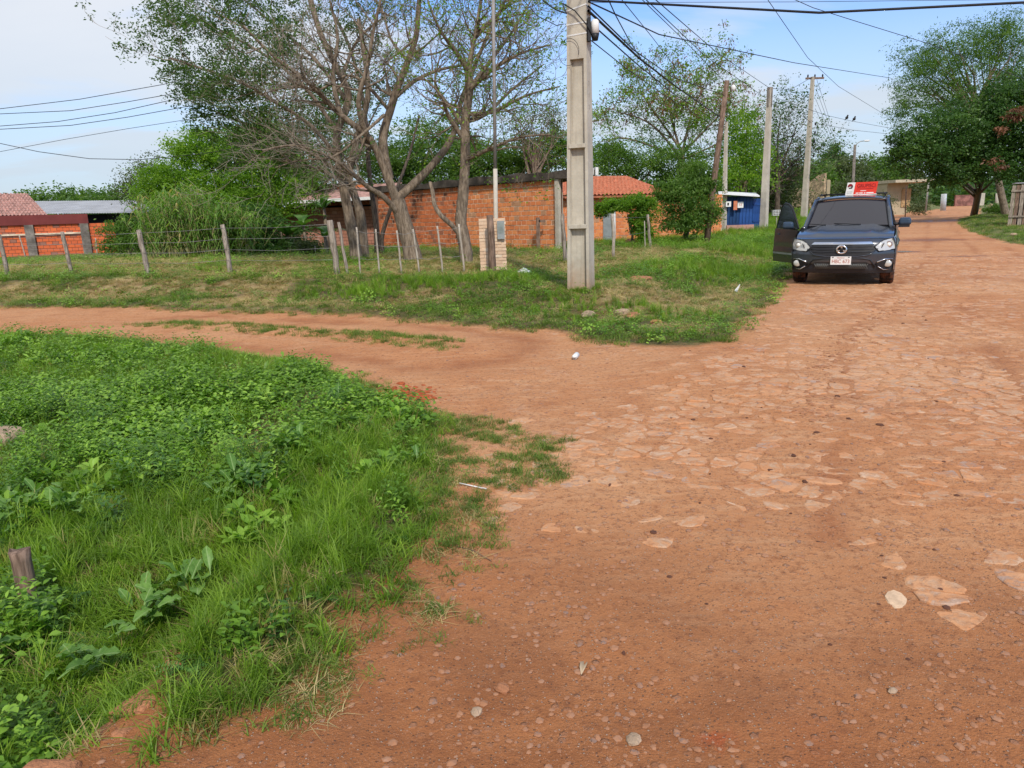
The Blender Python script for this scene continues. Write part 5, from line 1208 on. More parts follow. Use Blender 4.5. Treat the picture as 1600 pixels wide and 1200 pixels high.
# --- main grey tree with forked trunk
B = hit(648, 408); Y0 = B.y; B = B-Vector((0, 0, .15)); G_T = 'grey barked trees in front of the brick building'
t = thing('forked_tree', 'largest grey barked tree, trunk forking low in front of the stained brick wall', 'tree', B, 0, G_T); w = Wood(B)
Q, r = w.limb([B]+px3([(640, 380), (630, 345), (620, 312)], Y0), .27, .21, 12)
lim = [([(620, 314), (607, 280, -.1), (589, 236, -.2), (572, 210, -.4), (532, 179, -.7), (480, 127, -1.2), (430, 90, -1.6), (380, 40, -2.0)], .15, .03),
       ([(607, 280), (598, 219, .2), (609, 175, .3), (620, 140, .3), (637, 96, .2), (650, 57, .0), (655, 0, -.2), (662, -60, -.4)], .15, .05),
       ([(622, 310), (672, 262, .3), (707, 214, .6), (718, 166, .9), (735, 120, 1.1), (760, 60, 1.3), (790, 0, 1.4)], .13, .035),
       ([(628, 340), (600, 308, -.4), (576, 293, -.7), (545, 267, -1.1), (515, 245, -1.5), (462, 227, -2.0), (410, 235, -2.4)], .10, .02),
       ([(572, 210, -.4), (560, 160, -.8), (575, 100, -.9), (585, 40, -1.0), (600, -20, -1)], .09, .03),
       ([(620, 150, .3), (650, 125, .7), (690, 108, 1.1), (730, 98, 1.4), (770, 60, 1.7)], .07, .02),
       ([(532, 179, -.7), (520, 120, -.6), (528, 60, -.7), (515, 0, -.8)], .08, .025),
       ([(610, 175, .3), (570, 130, .2), (540, 118, .0), (500, 140, -.3), (455, 135, -.6), (400, 150, -.9)], .055, .015),
       ([(600, 180, .0), (560, 215, -.9), (520, 245, -1.2), (470, 250, -1.5), (430, 262, -1.8)], .05, .012),
       ([(637, 96, .2), (610, 60, .4), (595, 10, .5), (560, -30, .6)], .05, .02)]
for k, (pl, a, b) in enumerate(lim):
    Q, r = w.limb(px3(pl, Y0), a, b, 8); sprout(w, Q, r, .30, (17 if k in (0, 3, 7, 8) else 11), 1.25, 3, 3, .85, (-.4, -.2, 0.1) if k in (0, 3, 7, 8) else None, .04, .5, .2, .02 if k in (3, 8) else 0)
w.finish(t, M_BARK, M_TWIG)
def ol(p):
    x, y = proj(p); return .34*float(ss(470, 330, x)) + .06+.10*float(ss(60, 0, y)) if y < 215 else .05
C, T = tipleaves(w, 0, 14, .11, ol); crown(t, C, .075, T, L_ACA)
# --- tree with paired trunks to its left, heavy fine foliage
B = hit(560, 408); Y1 = B.y; B = B-Vector((0, 0, .15))
t = thing('twin_trunk_tree', 'leafy tree with two tall trunks between the double grey post and the forked tree', 'tree', B, 0, G_T); w = Wood(B)
w.limb(px3([(558, 415), (554, 380), (547, 345), (540, 310), (532, 265), (526, 210), (545, 153), (526, 105), (500, 50), (480, -20)], Y1), .20, .07, 10)
w.limb(px3([(570, 412, .4), (567, 370, .4), (562, 330, .4), (552, 300, .4), (545, 270, .4), (560, 210, .5), (575, 150, .6), (570, 90, .6), (560, 30, .7)], Y1), .17, .06, 10)
lim = [[(530, 250), (490, 200, -.5), (440, 165, -1), (380, 130, -1.3), (310, 105, -1.6), (265, 90, -1.8)], [(526, 205), (480, 140, .2), (420, 90, .3), (350, 50, .5), (290, 20, .7)], [(540, 155), (490, 90, .8), (430, 40, 1), (370, -10, 1.2)],
       [(530, 270), (480, 235, .6), (420, 210, 1), (350, 180, 1.4), (300, 160, 1.6)], [(535, 120), (560, 60, 1), (610, 20, 1.2)], [(545, 290), (500, 265, 1.5), (440, 250, 2), (380, 240, 2.4)]]
for pl in lim: Q, r = w.limb(px3(pl, Y1), .07, .018, 6); sprout(w, Q, r, .2, 14, 1.15, 3, 3, .85, None, .05)
w.finish(t, M_BARK, M_TWIG)
def ol(p):
    x, y = proj(p); return .50*float(ss(520, 400, x))+.12
C, T = tipleaves(w, 0, 20, .10, ol)
def E(px, py, Y, rx, ry, rz): c = at(px, py, Y); return ((c.x, c.y, c.z), (rx, ry, rz))
eb = [E(300, 60, Y1, 1.1, 1.3, 1.0), E(285, 110, Y1-.5, .9, 1, .6), E(350, 20, Y1+.6, 1.3, 1.2, 1.1), E(430, 20, Y1+.8, 1.5, 1.2, 1.2), E(330, 150, Y1, 1.1, 1.2, .7), E(420, 130, Y1+1, 1.3, 1.2, 1.2), E(500, 150, Y1+1.5, 1.2, 1, 1.2), E(340, 195, Y1+.4, 1.0, 1.1, .6), E(470, 220, Y1+1.5, 1.5, 1, 1.0), E(580, 120, Y1+2, 1.1, 1, 1.4), E(560, 30, Y1+1.5, 1.4, 1, 1.0), E(420, 190, Y1+.8, 1.2, 1, .9)]
C2, T2, _ = blobs(eb, 640, 34, .12); org = np.array(B); C = np.concatenate([C, C2-org]); T = np.concatenate([T, T2])
crown(t, C, .08, T*.8, L_ACA)
# --- slender dark trunk
B = hit(592, 400); Yt = B.y; B = B-Vector((0, 0, .15))
t = thing('slender_tree', 'slender curved dark trunk between the paired trunks and the forked tree', 'tree', B, 0, G_T); w = Wood(B)
w.limb(px3([(590, 410), (589, 370), (585, 330), (578, 280), (574, 230), (572, 190), (562, 130), (545, 70), (520, 20)], Yt+.8), .12, .05, 8)
w.limb(px3([(600, 408), (596, 378), (602, 350), (612, 322), (618, 300), (640, 240, .8), (655, 180, 1)], Yt+.5), .10, .04, 8)
Q, r = w.limb(px3([(574, 200), (600, 150, 1), (640, 110, 1.5)], Yt+.8), .04, .015, 5); sprout(w, Q, r, .2, 7, 1.0, 3, 3, .8)
w.finish(t, M_BARKD, M_BARKD); C, T = tipleaves(w, .5, 16, .11); crown(t, C, .08, T, L_ACA)
# --- right tree with open sparse crown
B = hit(728, 412); Y2 = B.y; B = B-Vector((0, 0, .15))
t = thing('sparse_tree', 'sparse crowned tree with leaning trunk left of the meter pillar', 'tree', B, 0, G_T); w = Wood(B)
w.limb([B]+px3([(728, 395), (722, 360), (720, 341), (724, 300), (727, 245), (727, 188), (733, 144), (731, 100)], Y2), .19, .10, 10)
w.limb(px3([(722, 372), (706, 352, -.1), (690, 338, -.2), (679, 320, -.1), (676, 300, 0), (672, 285, .1)], Y2), .075, .05, 7)
lim = [[(731, 110), (712, 80, -.3), (694, 57, -.5), (675, 20, -.7), (660, -30, -.8)], [(731, 110), (742, 57, .2), (751, 0, .3), (760, -50, .4)], [(733, 140), (769, 92, .3), (800, 50, .6), (830, 0, .9)], [(728, 145), (765, 112, -.3), (810, 85, -.6), (860, 70, -.8)],
       [(727, 200), (705, 170, .3), (680, 130, .6), (690, 80, .8)], [(727, 178), (770, 175, -.2), (820, 150, -.4), (875, 135, -.5)], [(727, 190), (760, 178, .5), (800, 140, .8), (850, 100, 1)],
       [(726, 250), (760, 235, -.4), (810, 215, -.7), (860, 210, -.9)], [(726, 220), (700, 180, -.3), (690, 150, -.6), (660, 120, -.8)], [(742, 57, .2), (780, 20, .2), (820, -20, .3)]]
for pl in lim: Q, r = w.limb(px3(pl, Y2), .075, .016, 6); sprout(w, Q, r, .2, 13, 1.05, 3, 3, .8, None, .05)
w.finish(t, M_BARK, M_BARK)
def ol(p):
    x, y = proj(p); return .34
C, T = tipleaves(w, 0, 7, .12, ol); crown(t, C, .072, T, L_BRI)
del w

def bushy(name, label, base, trunk_r, ells, n, per, cs, size, mat, bark=M_BARKD, cat='tree', nbr=10, group=None, aspect=.5, droop=.1, brn=None, tpx=None, surf=.75):
    B = Vector(base); t = thing(name, label, cat, B, 0, group); w = Wood(B)
    cs0 = np.array([e[0] for e in ells]); top = Vector(cs0.mean(0))
    w.limb([B-Vector((0, 0, .3)), B.lerp(top, .35)+Vector((.1, 0, 0)), B.lerp(top, .8)], trunk_r, trunk_r*.5, 8)
    C, T, cc_ = blobs(ells, n, per, cs, surf)
    for k in range(nbr):
        q = Vector(cc_[rnd.randrange(len(cc_))])-B; s0 = (top-B)*rnd.uniform(.3, .8); mid = (s0+q)/2+Vector((rnd.gauss(0, .2), rnd.gauss(0, .2), .2)); w.m.tube([s0, mid, q], [trunk_r*.35, trunk_r*.2, .01], 5, False)
    w.finish(t, bark); crown(t, C-np.array(B), size, T, mat, 'crown', aspect, droop)
    if brn: C, T, _ = blobs(brn, 14, 60, .16); crown(t, C-np.array(B), size*1.3, T, L_BRN, 'seed_clusters', .35, .6)
    return t
def gb(px, py, Y): p = at(px, py, Y); return Vector((p.x, p.y, zat(p.x, p.y)))
# left middle: bright green tree behind the canes, bluish airy one further left
bushy('bright_tree', 'bright green bushy tree behind the cane clump', gb(350, 380, 36), .2, [E(280, 280, 36, 2.0, 1.5, 1.0), E(340, 240, 36.5, 2.0, 1.5, 1.2), E(400, 250, 36, 2.2, 1.5, 1.5), E(340, 300, 35, 2.6, 1.5, 1.0), E(440, 290, 36, 2.4, 1.5, 1.5), E(240, 300, 36.5, 1.0, 1, .9), E(310, 232, 36.5, 1.4, 1.3, .9), E(410, 218, 36.5, 1.6, 1.3, 1.0)], 740, 80, .22, .12, L_BRI)
bushy('airy_tree', 'airy bluish green tree at the left rim of the bright tree', gb(215, 380, 44), .12, [E(215, 285, 44, 1.1, 1, 1.2), E(200, 300, 44, 1.0, 1, .7), E(235, 265, 43, 1.0, 1, .9)], 130, 40, .25, .11, L_OLI)
bushy('dark_understorey_tree', 'dark broad crowned tree behind the paired trunks over the low house', gb(480, 390, 43), .22, [E(400, 320, 42, 2.2, 1.5, 1.1), E(470, 275, 43, 3.0, 1.5, 1.1), E(550, 240, 44, 2.6, 1.5, 2.0), E(430, 230, 42, 2.2, 1.5, 1.5), E(520, 180, 44, 2.5, 1.5, 2.2)], 460, 60, .3, .13, L_MID)
bushy('shade_bush', 'dense dark shrub mass right of the canes', gb(410, 392, 33), .08, [E(395, 345, 33, 1.2, 1, .9), E(385, 372, 32.5, 1.0, .8, .7), E(420, 385, 32, 1.0, .8, .35), E(450, 375, 34, 1.3, .8, .7)], 230, 60, .2, .12, L_DARK, cat='shrub')
bushy('wall_shrub', 'leafy shrub growing over the right end of the left brick wall', gb(200, 393, 36), .06, [E(195, 362, 36, 1.0, .8, .7), E(215, 378, 35.5, 1.0, .8, .5), E(175, 384, 36, .7, .6, .4), E(225, 352, 36, .8, .7, .6)], 150, 60, .18, .11, L_MID, cat='shrub')
for px, py, Y, s in ((80, 317, 150, 2.5), (112, 314, 155, 3), (142, 312, 150, 3), (165, 310, 140, 2.5), (100, 318, 160, 4)):
    pass
hz = [(60, 160, 6, 'far low tree over the pale sheet roof, leftmost'), (100, 170, 7, 'far low tree over the sheet roof, second from left'), (140, 165, 7, 'far low tree over the sheet roof, third from left'), (178, 150, 7, 'far low tree next to the airy bluish tree')]
for px, Y, r_, lb in hz: bushy('distant_tree', lb, gb(px, 330, Y), .3, [E(px-8, 312, Y, r_*.6, 3, 2.2), E(px+10, 311, Y, r_*.5, 3, 2.8)], 60, 30, .9, .6, L_MID, nbr=3, group='far trees on the left skyline')
# green belt behind the brick building
bushy('yard_tree', 'dense green tree behind the forked trunk above the slab roof', gb(660, 330, 46), .25, [E(640, 240, 46, 2.6, 2, 2.0), E(690, 220, 47, 2.4, 2, 1.8), E(600, 260, 46, 2.4, 2, 1.6), E(670, 275, 46, 3.0, 2, 1.2), E(730, 255, 46, 2, 2, 1.6)], 420, 70, .32, .15, L_MID)
bushy('yard_tree', 'green tree behind the slab roof right of the thin metal mast', gb(800, 330, 45), .22, [E(760, 250, 45, 2.0, 2, 1.2), E(810, 245, 45, 2.2, 2, 1.0), E(860, 250, 46, 2.4, 2, 1.0), E(790, 275, 45, 3.4, 1.5, .8), E(870, 225, 46, 1.2, 1.5, 1.0)], 300, 70, .3, .15, L_MID)
bushy('airy_tree', 'airy olive tree with thin twigs left of the concrete pole', gb(835, 330, 42), .15, [E(810, 190, 42, 1.3, 1.2, .9), E(850, 185, 42, 1.4, 1.2, .7), E(840, 215, 42, 1.6, 1.2, .8)], 130, 34, .26, .10, L_OLI, M_BARK, nbr=30)
# behind the tiled house
B = gb(1060, 340, 52); t = thing('open_crowned_tree', 'open crowned tree with seed clusters behind the tiled house', 'tree', B); w = Wood(B)
w.limb([B-Vector((0, 0, .3))]+px3([(1062, 300), (1064, 255), (1066, 235)], 52), .26, .18, 8)
for pl in ([(1064, 250), (1030, 205), (1000, 185), (965, 175)], [(1065, 240), (1050, 190), (1045, 150), (1050, 125)], [(1066, 240), (1080, 180), (1095, 145), (1105, 120)], [(1066, 240), (1100, 205), (1125, 180), (1140, 170)], [(1064, 250), (1010, 225), (970, 215), (950, 220)], [(1065, 235), (1015, 165), (1000, 140)], [(1064, 250), (1110, 230), (1135, 215)]):
    Q, r = w.limb(px3(pl, 52), .10, .03, 6); sprout(w, Q, r, .15, 14, 1.9, 3, 3, .85, None, .06)
w.finish(t, M_BARK, M_BARK); C, T = tipleaves(w, .62, 9, .20); crown(t, C, .15, T, L_BRI)
C = []; 
for p, d in w.tips:
    if (p.z > 7.0) and rnd.random() < .20: C.append(np.array(p)+rng.normal(0, .16, (12, 3)))
if C: C = np.concatenate(C); crown(t, C, .20, rng.random(len(C)), L_BRN, 'seed_clusters', .3, .9)
bushy('backyard_tree', 'low dense tree rising right behind the tiled roof ridge', gb(990, 340, 50), .2, [E(960, 255, 50, 1.6, 2, 1.4), E(1010, 250, 50, 2.2, 2, 1.4), E(1060, 262, 49, 2.4, 2, 1.4), E(945, 245, 54, 1.0, 1.5, 1.2)], 260, 60, .3, .16, L_MID)
bushy('light_tree', 'upright light green tree between the two pole pairs above the blue shed', gb(1160, 345, 50), .2, [E(1160, 195, 50, 1.2, 1.5, 1.4), E(1165, 235, 50, 1.7, 1.5, 1.8), E(1150, 275, 49, 1.8, 1.5, 1.3), E(1180, 265, 50, 1.4, 1.5, 1.3)], 200, 44, .35, .17, L_BRI, M_BARK, droop=.5, nbr=16)
B = gb(1215, 335, 58); t = thing('bare_tree', 'bare grey tree between the two tall concrete poles', 'tree', B); w = Wood(B)
w.limb([B-Vector((0, 0, .3))]+px3([(1215, 300), (1216, 270)], 58), .24, .16, 8)
for pl in ([(1216, 275), (1195, 230), (1185, 200)], [(1216, 270), (1215, 220), (1220, 180)], [(1216, 270), (1235, 225), (1245, 195)], [(1216, 280), (1245, 250), (1265, 235)], [(1216, 290), (1185, 265), (1165, 250)], [(1216, 285), (1240, 275), (1255, 262)]):
    Q, r = w.limb(px3(pl, 58), .09, .03, 6); sprout(w, Q, r, .1, 15, 2.0, 3, 3, .9, None, .04)
w.finish(t, M_BARKD, M_TWIG); C, T = tipleaves(w, .28, 9, .22); crown(t, C, .17, T, L_DARK)
bushy('brush_thicket', 'dark brushwood thicket behind the blue gate and tall pole', gb(1210, 340, 62), .12, [E(1195, 310, 62, 2.2, 2, 2.0), E(1218, 305, 61, 1.6, 2, 2.2), E(1165, 290, 60, 2.4, 2, 1.4), E(1215, 275, 63, 2.6, 2, 1.6)], 260, 44, .42, .2, L_OLI, M_BARK, nbr=60)
bushy('ruin_shrub', 'leafless looking shrub growing in front of the roofless ruin', gb(1262, 334, 66), .06, [E(1262, 305, 66, 1.4, 1, 1.3), E(1240, 310, 66, 1, 1, 1.0), E(1285, 305, 66, .8, 1, .9)], 40, 20, .3, .13, L_OLI, M_BARK, nbr=30, cat='shrub')
# round little tree by the leaning pole
bushy('round_tree', 'small round dark green tree with short trunk beside the leaning wooden pole', hit(1066, 377), .17, [E(1075, 315, 31.5, 1.15, 1.0, 1.0), E(1050, 300, 31.5, .7, .7, .6), E(1100, 290, 31.5, .75, .7, .6), E(1070, 345, 31.3, 1.2, .9, .45), E(1085, 270, 31.8, .6, .6, .5), E(1110, 330, 31.3, .5, .6, .5)], 300, 60, .15, .13, L_MID, aspect=.32, droop=.5, nbr=16)
B = hit(1010, 388); B = gb(985, 380, B.y+1.5); Yh = B.y
bushy('garden_hedge', 'arched leafy hedge in front of the brick house with tiled roof', B, .07, [E(955, 320, Yh, .7, .5, .35), E(990, 318, Yh, .7, .5, .38), E(1000, 345, Yh, .45, .5, .55), E(1010, 325, Yh, .5, .5, .4), E(940, 328, Yh, .4, .4, .32), E(1005, 365, Yh, .4, .4, .4)], 260, 70, .10, .085, L_BRI, cat='hedge', nbr=8)
# far road trees
bushy('conifer', 'dark rounded conifer rising over the far tree belt', gb(1305, 300, 170), .5, [E(1303, 246, 170, 2.4, 2, 3.4), E(1298, 258, 170, 2.8, 2, 2.4), E(1310, 256, 170, 2.6, 2, 2.4)], 110, 50, .7, .5, L_DARK)
for k, (px, py, Y, rx, rz_, mt, lb) in enumerate([(1270, 280, 120, 5.5, 4.5, L_MID, 'green tree at the left end of the far belt behind the ruin'), (1320, 278, 125, 6.5, 4.8, L_OLI, 'olive tree in the far belt behind the street lamp pole'), (1365, 275, 130, 7, 4.6, L_MID, 'rounded tree in the far belt above the roof sign'), (1405, 285, 135, 6, 4.0, L_OLI, 'tree in the far belt behind the beige house'), (1345, 300, 105, 5, 2.2, L_OLI, 'low spreading thorny tree behind the roof sign')]):
    bushy('belt_tree', lb, gb(px, 315, Y), .35, [E(px-10, py+8, Y, rx*.6, 3, rz_*.7), E(px+12, py+4, Y+2, rx*.6, 3, rz_*.75), E(px, py-10, Y+1, rx*.5, 3, rz_*.5)], 190, 44, .8, .42, mt, nbr=8, group='trees in the far belt')
wd = [];
for i in range(150): px = rnd.uniform(1240, 1640); Y = rnd.uniform(200, 330); wd.append(E(px, 300+rnd.uniform(-4, 12), Y, rnd.uniform(6, 12), 6, rnd.uniform(3, 7)))
for i in range(120): px = rnd.uniform(-150, 1240); Y = rnd.uniform(120, 200); wd.append(E(px, 345-.03*px-10+rnd.uniform(-3, 8), Y, rnd.uniform(6, 10), 6, rnd.uniform(2, 3.5)))
C, T, _ = blobs(wd, 2600, 22, 1.5); V, F_, tt = leaves(C, 1.3, T, .6); tag(link('distant_woods', mesh_np('distant_woods', V, F_, False, {'tint': tt}), L_DARK), kind='stuff')
# right side: big dark tree, feathery tree behind
Yd = 56; B = hit(1521, 337)
bushy('dark_street_tree', 'massive dark green tree with whitewashed trunk base at the right side of the road', B, .38, [E(1460, 225, Yd, 2.8, 2.5, 2.3), E(1420, 235, Yd, 1.7, 2, 1.7), E(1520, 200, Yd, 3.2, 3, 2.9), E(1580, 190, Yd, 3.2, 3, 2.9), E(1640, 200, Yd, 3.2, 3, 3), E(1500, 250, Yd, 3.4, 2.5, 1.8), E(1570, 250, Yd, 3.0, 2.5, 1.8), E(1640, 255, Yd, 3.0, 2.5, 1.6), E(1480, 275, Yd, 1.4, 1.5, .9), E(1590, 150, Yd, 2.4, 2.5, 1.8)], 1250, 66, .30, .20, L_DARK, nbr=24, aspect=.5,
      brn=[E(1585, 182, Yd-3.0, .35, .3, .5), E(1567, 205, Yd-3.2, .45, .3, .35), E(1560, 256, Yd-3, .4, .3, .35), E(1592, 170, Yd-3, .3, .3, .3)])
Yf = 68; bushy('feathery_tree', 'tall feathery light green tree behind the massive dark one', gb(1575, 320, Yf), .35, [E(1430, 110, Yf, 2.6, 2.5, 3.2), E(1415, 160, Yf, 2.0, 2, 2.6), E(1480, 110, Yf, 3.6, 3, 3.5), E(1540, 80, Yf, 3.6, 3, 3.0), E(1590, 100, Yf, 3.4, 3, 3.4), E(1450, 190, Yf, 3.0, 2.5, 2.6), E(1640, 110, Yf, 3.2, 3, 3.6), E(1560, 55, Yf, 2.0, 2, 1.4), E(1500, 160, Yf, 3.4, 3, 3), E(1500, 75, Yf, 2.6, 2.5, 2.2), E(1570, 45, Yf, 2.4, 2.5, 1.6), E(1455, 85, Yf, 2.0, 2, 1.8)], 900, 56, .40, .20, L_MID, M_BARK, nbr=60, aspect=.3, droop=.45, surf=.6)
Bs = hit(1560, 335); bushy('road_bush', 'low leafy bush right of the dark street tree trunk', Bs, .05, [E(1552, 326, Bs.y, .9, .7, .45), E(1572, 328, Bs.y, .8, .7, .4)], 70, 50, .2, .14, L_MID, cat='shrub')

# ================================================================== cane clump and banana plants
def canes(label, px0, px1, py, Y, n, hmin, hmax):
    B = gb((px0+px1)/2, py, Y); t = thing('cane_clump', label, 'canes', B); m = MB(); LV = []; LF = []; LT = []
    a0_ = at(px0, py, Y).x; a1_ = at(px1, py, Y).x
    for i in range(n):
        x = rnd.uniform(a0_, a1_); y = Y+rnd.uniform(-.9, .9); z = zat(x, y); u = (x-a0_)/(a1_-a0_); h = rnd.uniform(hmin, hmax)*(.62+.38*math.sin(math.pi*min(1, max(0, u*.8+.25)))); lean = Vector((rnd.gauss(.0, .2)+(u-.5)*.25, rnd.gauss(-.05, .15), 1)).normalized()
        p = Vector((x, y, z)); pts = [p+lean*h*s+Vector((rnd.uniform(-1, 1)*.02, 0, 0)) for s in (0, .5, 1)]; m.tube([q-B for q in pts], [.013, .011, .006], 4, False)
        for j in range(9):
            s = .22+.78*j/8; b = p+lean*h*s; a = rnd.uniform(0, 6.28); L = rnd.uniform(.5, 1.0); d = Vector((math.cos(a), math.sin(a), 0)); sd_ = Vector((-d.y, d.x, 0)); w_ = rnd.uniform(.022, .038); tn = rnd.random(); pass; k = len(LV)
            for q in range(4):
                v = q/3; c = b+d*L*v*.75+Vector((0, 0, L*(.85*v-1.15*v*v))); ww = w_*(1-v)**.6; LV += [c-sd_*ww-B, c+sd_*ww-B]; LT += [tn, tn]
            for q in range(3): LF.append((k+2*q, k+2*q+1, k+2*q+3, k+2*q+2))
    m.build('stalks', simple('dry_cane', (.30, .27, .12), .8, bump=0), t); link('leaves', mesh_np('leaves', LV, np.array(LF), False, {'tint': LT}), L_CANE, t)
canes('tall dense clump of green and dry canes behind the left fence', 245, 398, 397, 31, 330, 1.9, 3.0)
def banana(px, py, h, n, label, Lf=1.3):
    B = hit(px, py); t = thing('banana_plant', label, 'banana plant', B, 0, 'banana plants in front of the low house'); m = MB(); m.tube([(0, 0, -.1), (.03, 0, h*.5), (.0, 0, h)], [.11, .09, .05], 8); m.build('stem', M_BARK, t)
    for i in range(n):
        a = i*2.4+rnd.random(); up = rnd.uniform(.5, 1.3); V = []; k = 8; d = Vector((math.cos(a), math.sin(a), 0)); sd_ = Vector((-d.y, d.x, 0)); L = Lf*rnd.uniform(.75, 1.1); T = []
        for q in range(k+1):
            v = q/k; c = Vector((0, 0, h-.1))+d*L*(.15*v+.75*v*v if up > .9 else .8*v)+Vector((0, 0, L*(up*v-.75*v*v*up))); w_ = .17*math.sin(math.pi*min(1, .06+.97*v))**.6*L/1.3
            V += [c-sd_*w_+Vector((0, 0, .10*w_)), c, c+sd_*w_+Vector((0, 0, .10*w_))]; tv = rnd.random(); T += [tv]*3
        F_ = [];
        for q in range(k): b = 3*q; F_ += [(b, b+1, b+4, b+3), (b+1, b+2, b+5, b+4)]
        link('leaf', mesh_np('leaf', V, np.array(F_), True, {'tint': T}), L_BAN, t)
banana(205, 395, 1.1, 8, 'banana plant at the right end of the left brick wall', 1.3)
banana(452, 398, .9, 9, 'banana plant just right of the leaning board post', 1.5)
banana(478, 398, 1.3, 8, 'banana plant left of the double grey fence post', 1.4)
banana(510, 400, .8, 7, 'small banana plant behind the double grey fence post', 1.2)
banana(512, 396, 2.0, 7, 'tallest banana plant by the low house under the twin trunk tree', 1.2)
for px, py, r_, lb in ((425, 398, .5, 'grey green shrub below the hung garments'), (480, 400, .4, 'low fern like shrub by the banana plants')):
    B = hit(px, py); bushy('garden_shrub', lb, B, .03, [((B.x, B.y, B.z+r_*.8), (r_*1.3, r_, r_*.8))], 60, 50, .13, .09, L_OLI, cat='shrub')
B = hit(1165, 356); m = thing('agave_plant', 'spiky plant in front of the blue shed', 'plant', B)
for i in range(16):
    a = i*2.4; d = Vector((math.cos(a), math.sin(a)*.6, 1.0+.3*rnd.random())).normalized(); q = MB(); q.tube([(0, 0, 0), d*.45+Vector((0, 0, .03)), d*.95], [.04, .035, .004], 4, False); q.build('leaf', simple('agave_leaf', (.10, .15, .05), .6) if i == 0 else bpy.data.materials['agave_leaf'], m)
# leafy twigs poking out beside the concrete pole
# ================================================================== cables
M_CAB = simple('cable', (.012, .012, .014), .6, bump=0)
def wire(label, pts, r, sag=0.0, name='overhead_cable'):
    P = [p if isinstance(p, Vector) else at(*p) for p in pts]; Q = []
    for i in range(len(P)-1):
        for k in range(12): u = k/12; q = P[i].lerp(P[i+1], u); q.z -= sag*4*u*(1-u)*((P[i+1]-P[i]).length/30)**2; Q.append(q)
    Q.append(P[-1]); m = MB(); m.tube(Q, r, 5, False); return tag(relocate(m.build(name, M_CAB), Q[0]), label, 'cable')
pp = lambda x, z: onpole(x, -.12, z)
wire('thick black cable running right from the top of the concrete pole', [pp(.20, 4.50), (1280, 20, 11.0), (1700, -1, 10.0)], .017)
wire('thin black cable sagging from the concrete pole towards the right trees', [pp(.2, 4.48), (1030, 54, 17), (1240, 98, 30), (1392, 122, 48)], .013)
wire('faint thin wire crossing the very top right of the sky', [(925, 4, 13), (1240, 3, 13), (1700, -2, 13)], .004)
c_end = tp2
wire('heaviest cable of the bundle falling from the concrete pole to the thin pole', [pp(.2, 4.35), (1000, 92, 17), (1060, 138, 25), c_end], .022)
wire('upper cable of the bundle running beside the heaviest one', [pp(.2, 4.42), (990, 78, 16), (1050, 120, 26), (1135, 150, 31.5)], .013)
wire('lower cable of the bundle sagging below the heaviest one', [pp(.2, 4.2), (995, 100, 17), (1055, 148, 26), c_end-Vector((0, 0, .3))], .013)
wire('lowest thin wire leaving the concrete pole under the junction box', [pp(.2, 3.95), (980, 108, 17), (1040, 150, 28), (1130, 205, 44)], .009)
wire('thin wire with small clamps rising steeply right of the concrete pole', [(938, -40, 12), (951, 0, 13), (962, 24, 13.6), (983, 63, 16), (1020, 120, 22), (1060, 168, 30)], .010)
wire('power line reaching the top of the leaning wooden pole', [(930, -80, 12), (1004, 0, 16.5), (1070, 64, 22), (1134, 130, 30.4)], .009)
wire('power line left of the one to the leaning pole', [(930, -60, 14), (972, 0, 17), (1019, 58, 24), (1061, 113, 32), (1125, 176, 45)], .010)
wire('upper power line down to the top of the tall pole right of the blue gate', [(900, -125, 11), (1025, 0, 17), (1120, 82, 28), tp3], .011)
wire('second power line down to the tall pole right of the blue gate', [(880, -130, 11), (1010, 0, 17), (1100, 86, 28), tp3-Vector((.2, 0, .5))], .011)
wire('power line from the tall pole to the crossarm pole', [tp3, (1235, 140, 53), tp4], .014)
wire('lower power line from the tall pole to the crossarm pole', [tp3-Vector((0, 0, .6)), (1235, 168, 53), (1268, 192, 53)], .012)
wire('thin diagonal line from the upper sky to the right trees', [(1180, -30, 20), (1200, 0, 22), (1262, 90, 32), (1310, 135, 42), (1392, 185, 60)], .010)
wire('service cable hanging across the upper right sky', [(1225, -8, 18), (1270, 12, 18), (1340, 34, 19), (1450, 68, 21), (1700, 160, 24)], .008)
w1 = wire('line carrying two small birds between crossarm pole and right trees', [(1205, 150, 52), (1290, 180, 56), (1330, 189, 58), (1395, 201, 62)], .012)
wire('line just below the birds ending in the right trees', [(1272, 192, 54), (1330, 203, 58), (1395, 210, 62)], .012)
for k in range(4): wire(['topmost', 'second', 'third', 'lowest'][k]+' of four lines from the crossarm pole to the far lamp pole', [tp4-Vector((-.3, 0, .2+.65*k)), (1302, 205+8*k, 70), at(1334, 232+4.5*k, 90)], .012)
wire('far line from the lamp pole into the dark street tree', [at(1336, 238, 90), (1365, 246, 90), (1400, 248, 90)], .015)
for k, (l, pts) in enumerate([('topmost', [(-60, 176), (0, 170), (125, 155), (255, 132), (330, 112)]), ('second', [(-60, 181), (0, 178), (110, 173), (200, 159), (262, 148), (330, 128)]), ('third', [(-60, 200), (0, 197), (90, 190), (180, 176), (265, 157), (330, 138)]), ('fourth', [(-60, 203), (0, 202), (110, 196), (200, 183), (300, 165), (340, 155)]), ('thin fifth', [(-60, 250), (0, 237), (100, 218), (200, 201), (305, 185), (360, 174)]), ('drooping lowest', [(-60, 210), (0, 224), (60, 237), (140, 248), (220, 249.5), (320, 240), (420, 222)])]):
    wire(l+' of the left wires running into the leafy twin trunk tree' if k < 5 else 'drooping lowest wire at left sagging below the five others', [(x, y, 30) for x, y in pts], .0125 if k != 4 else .009)
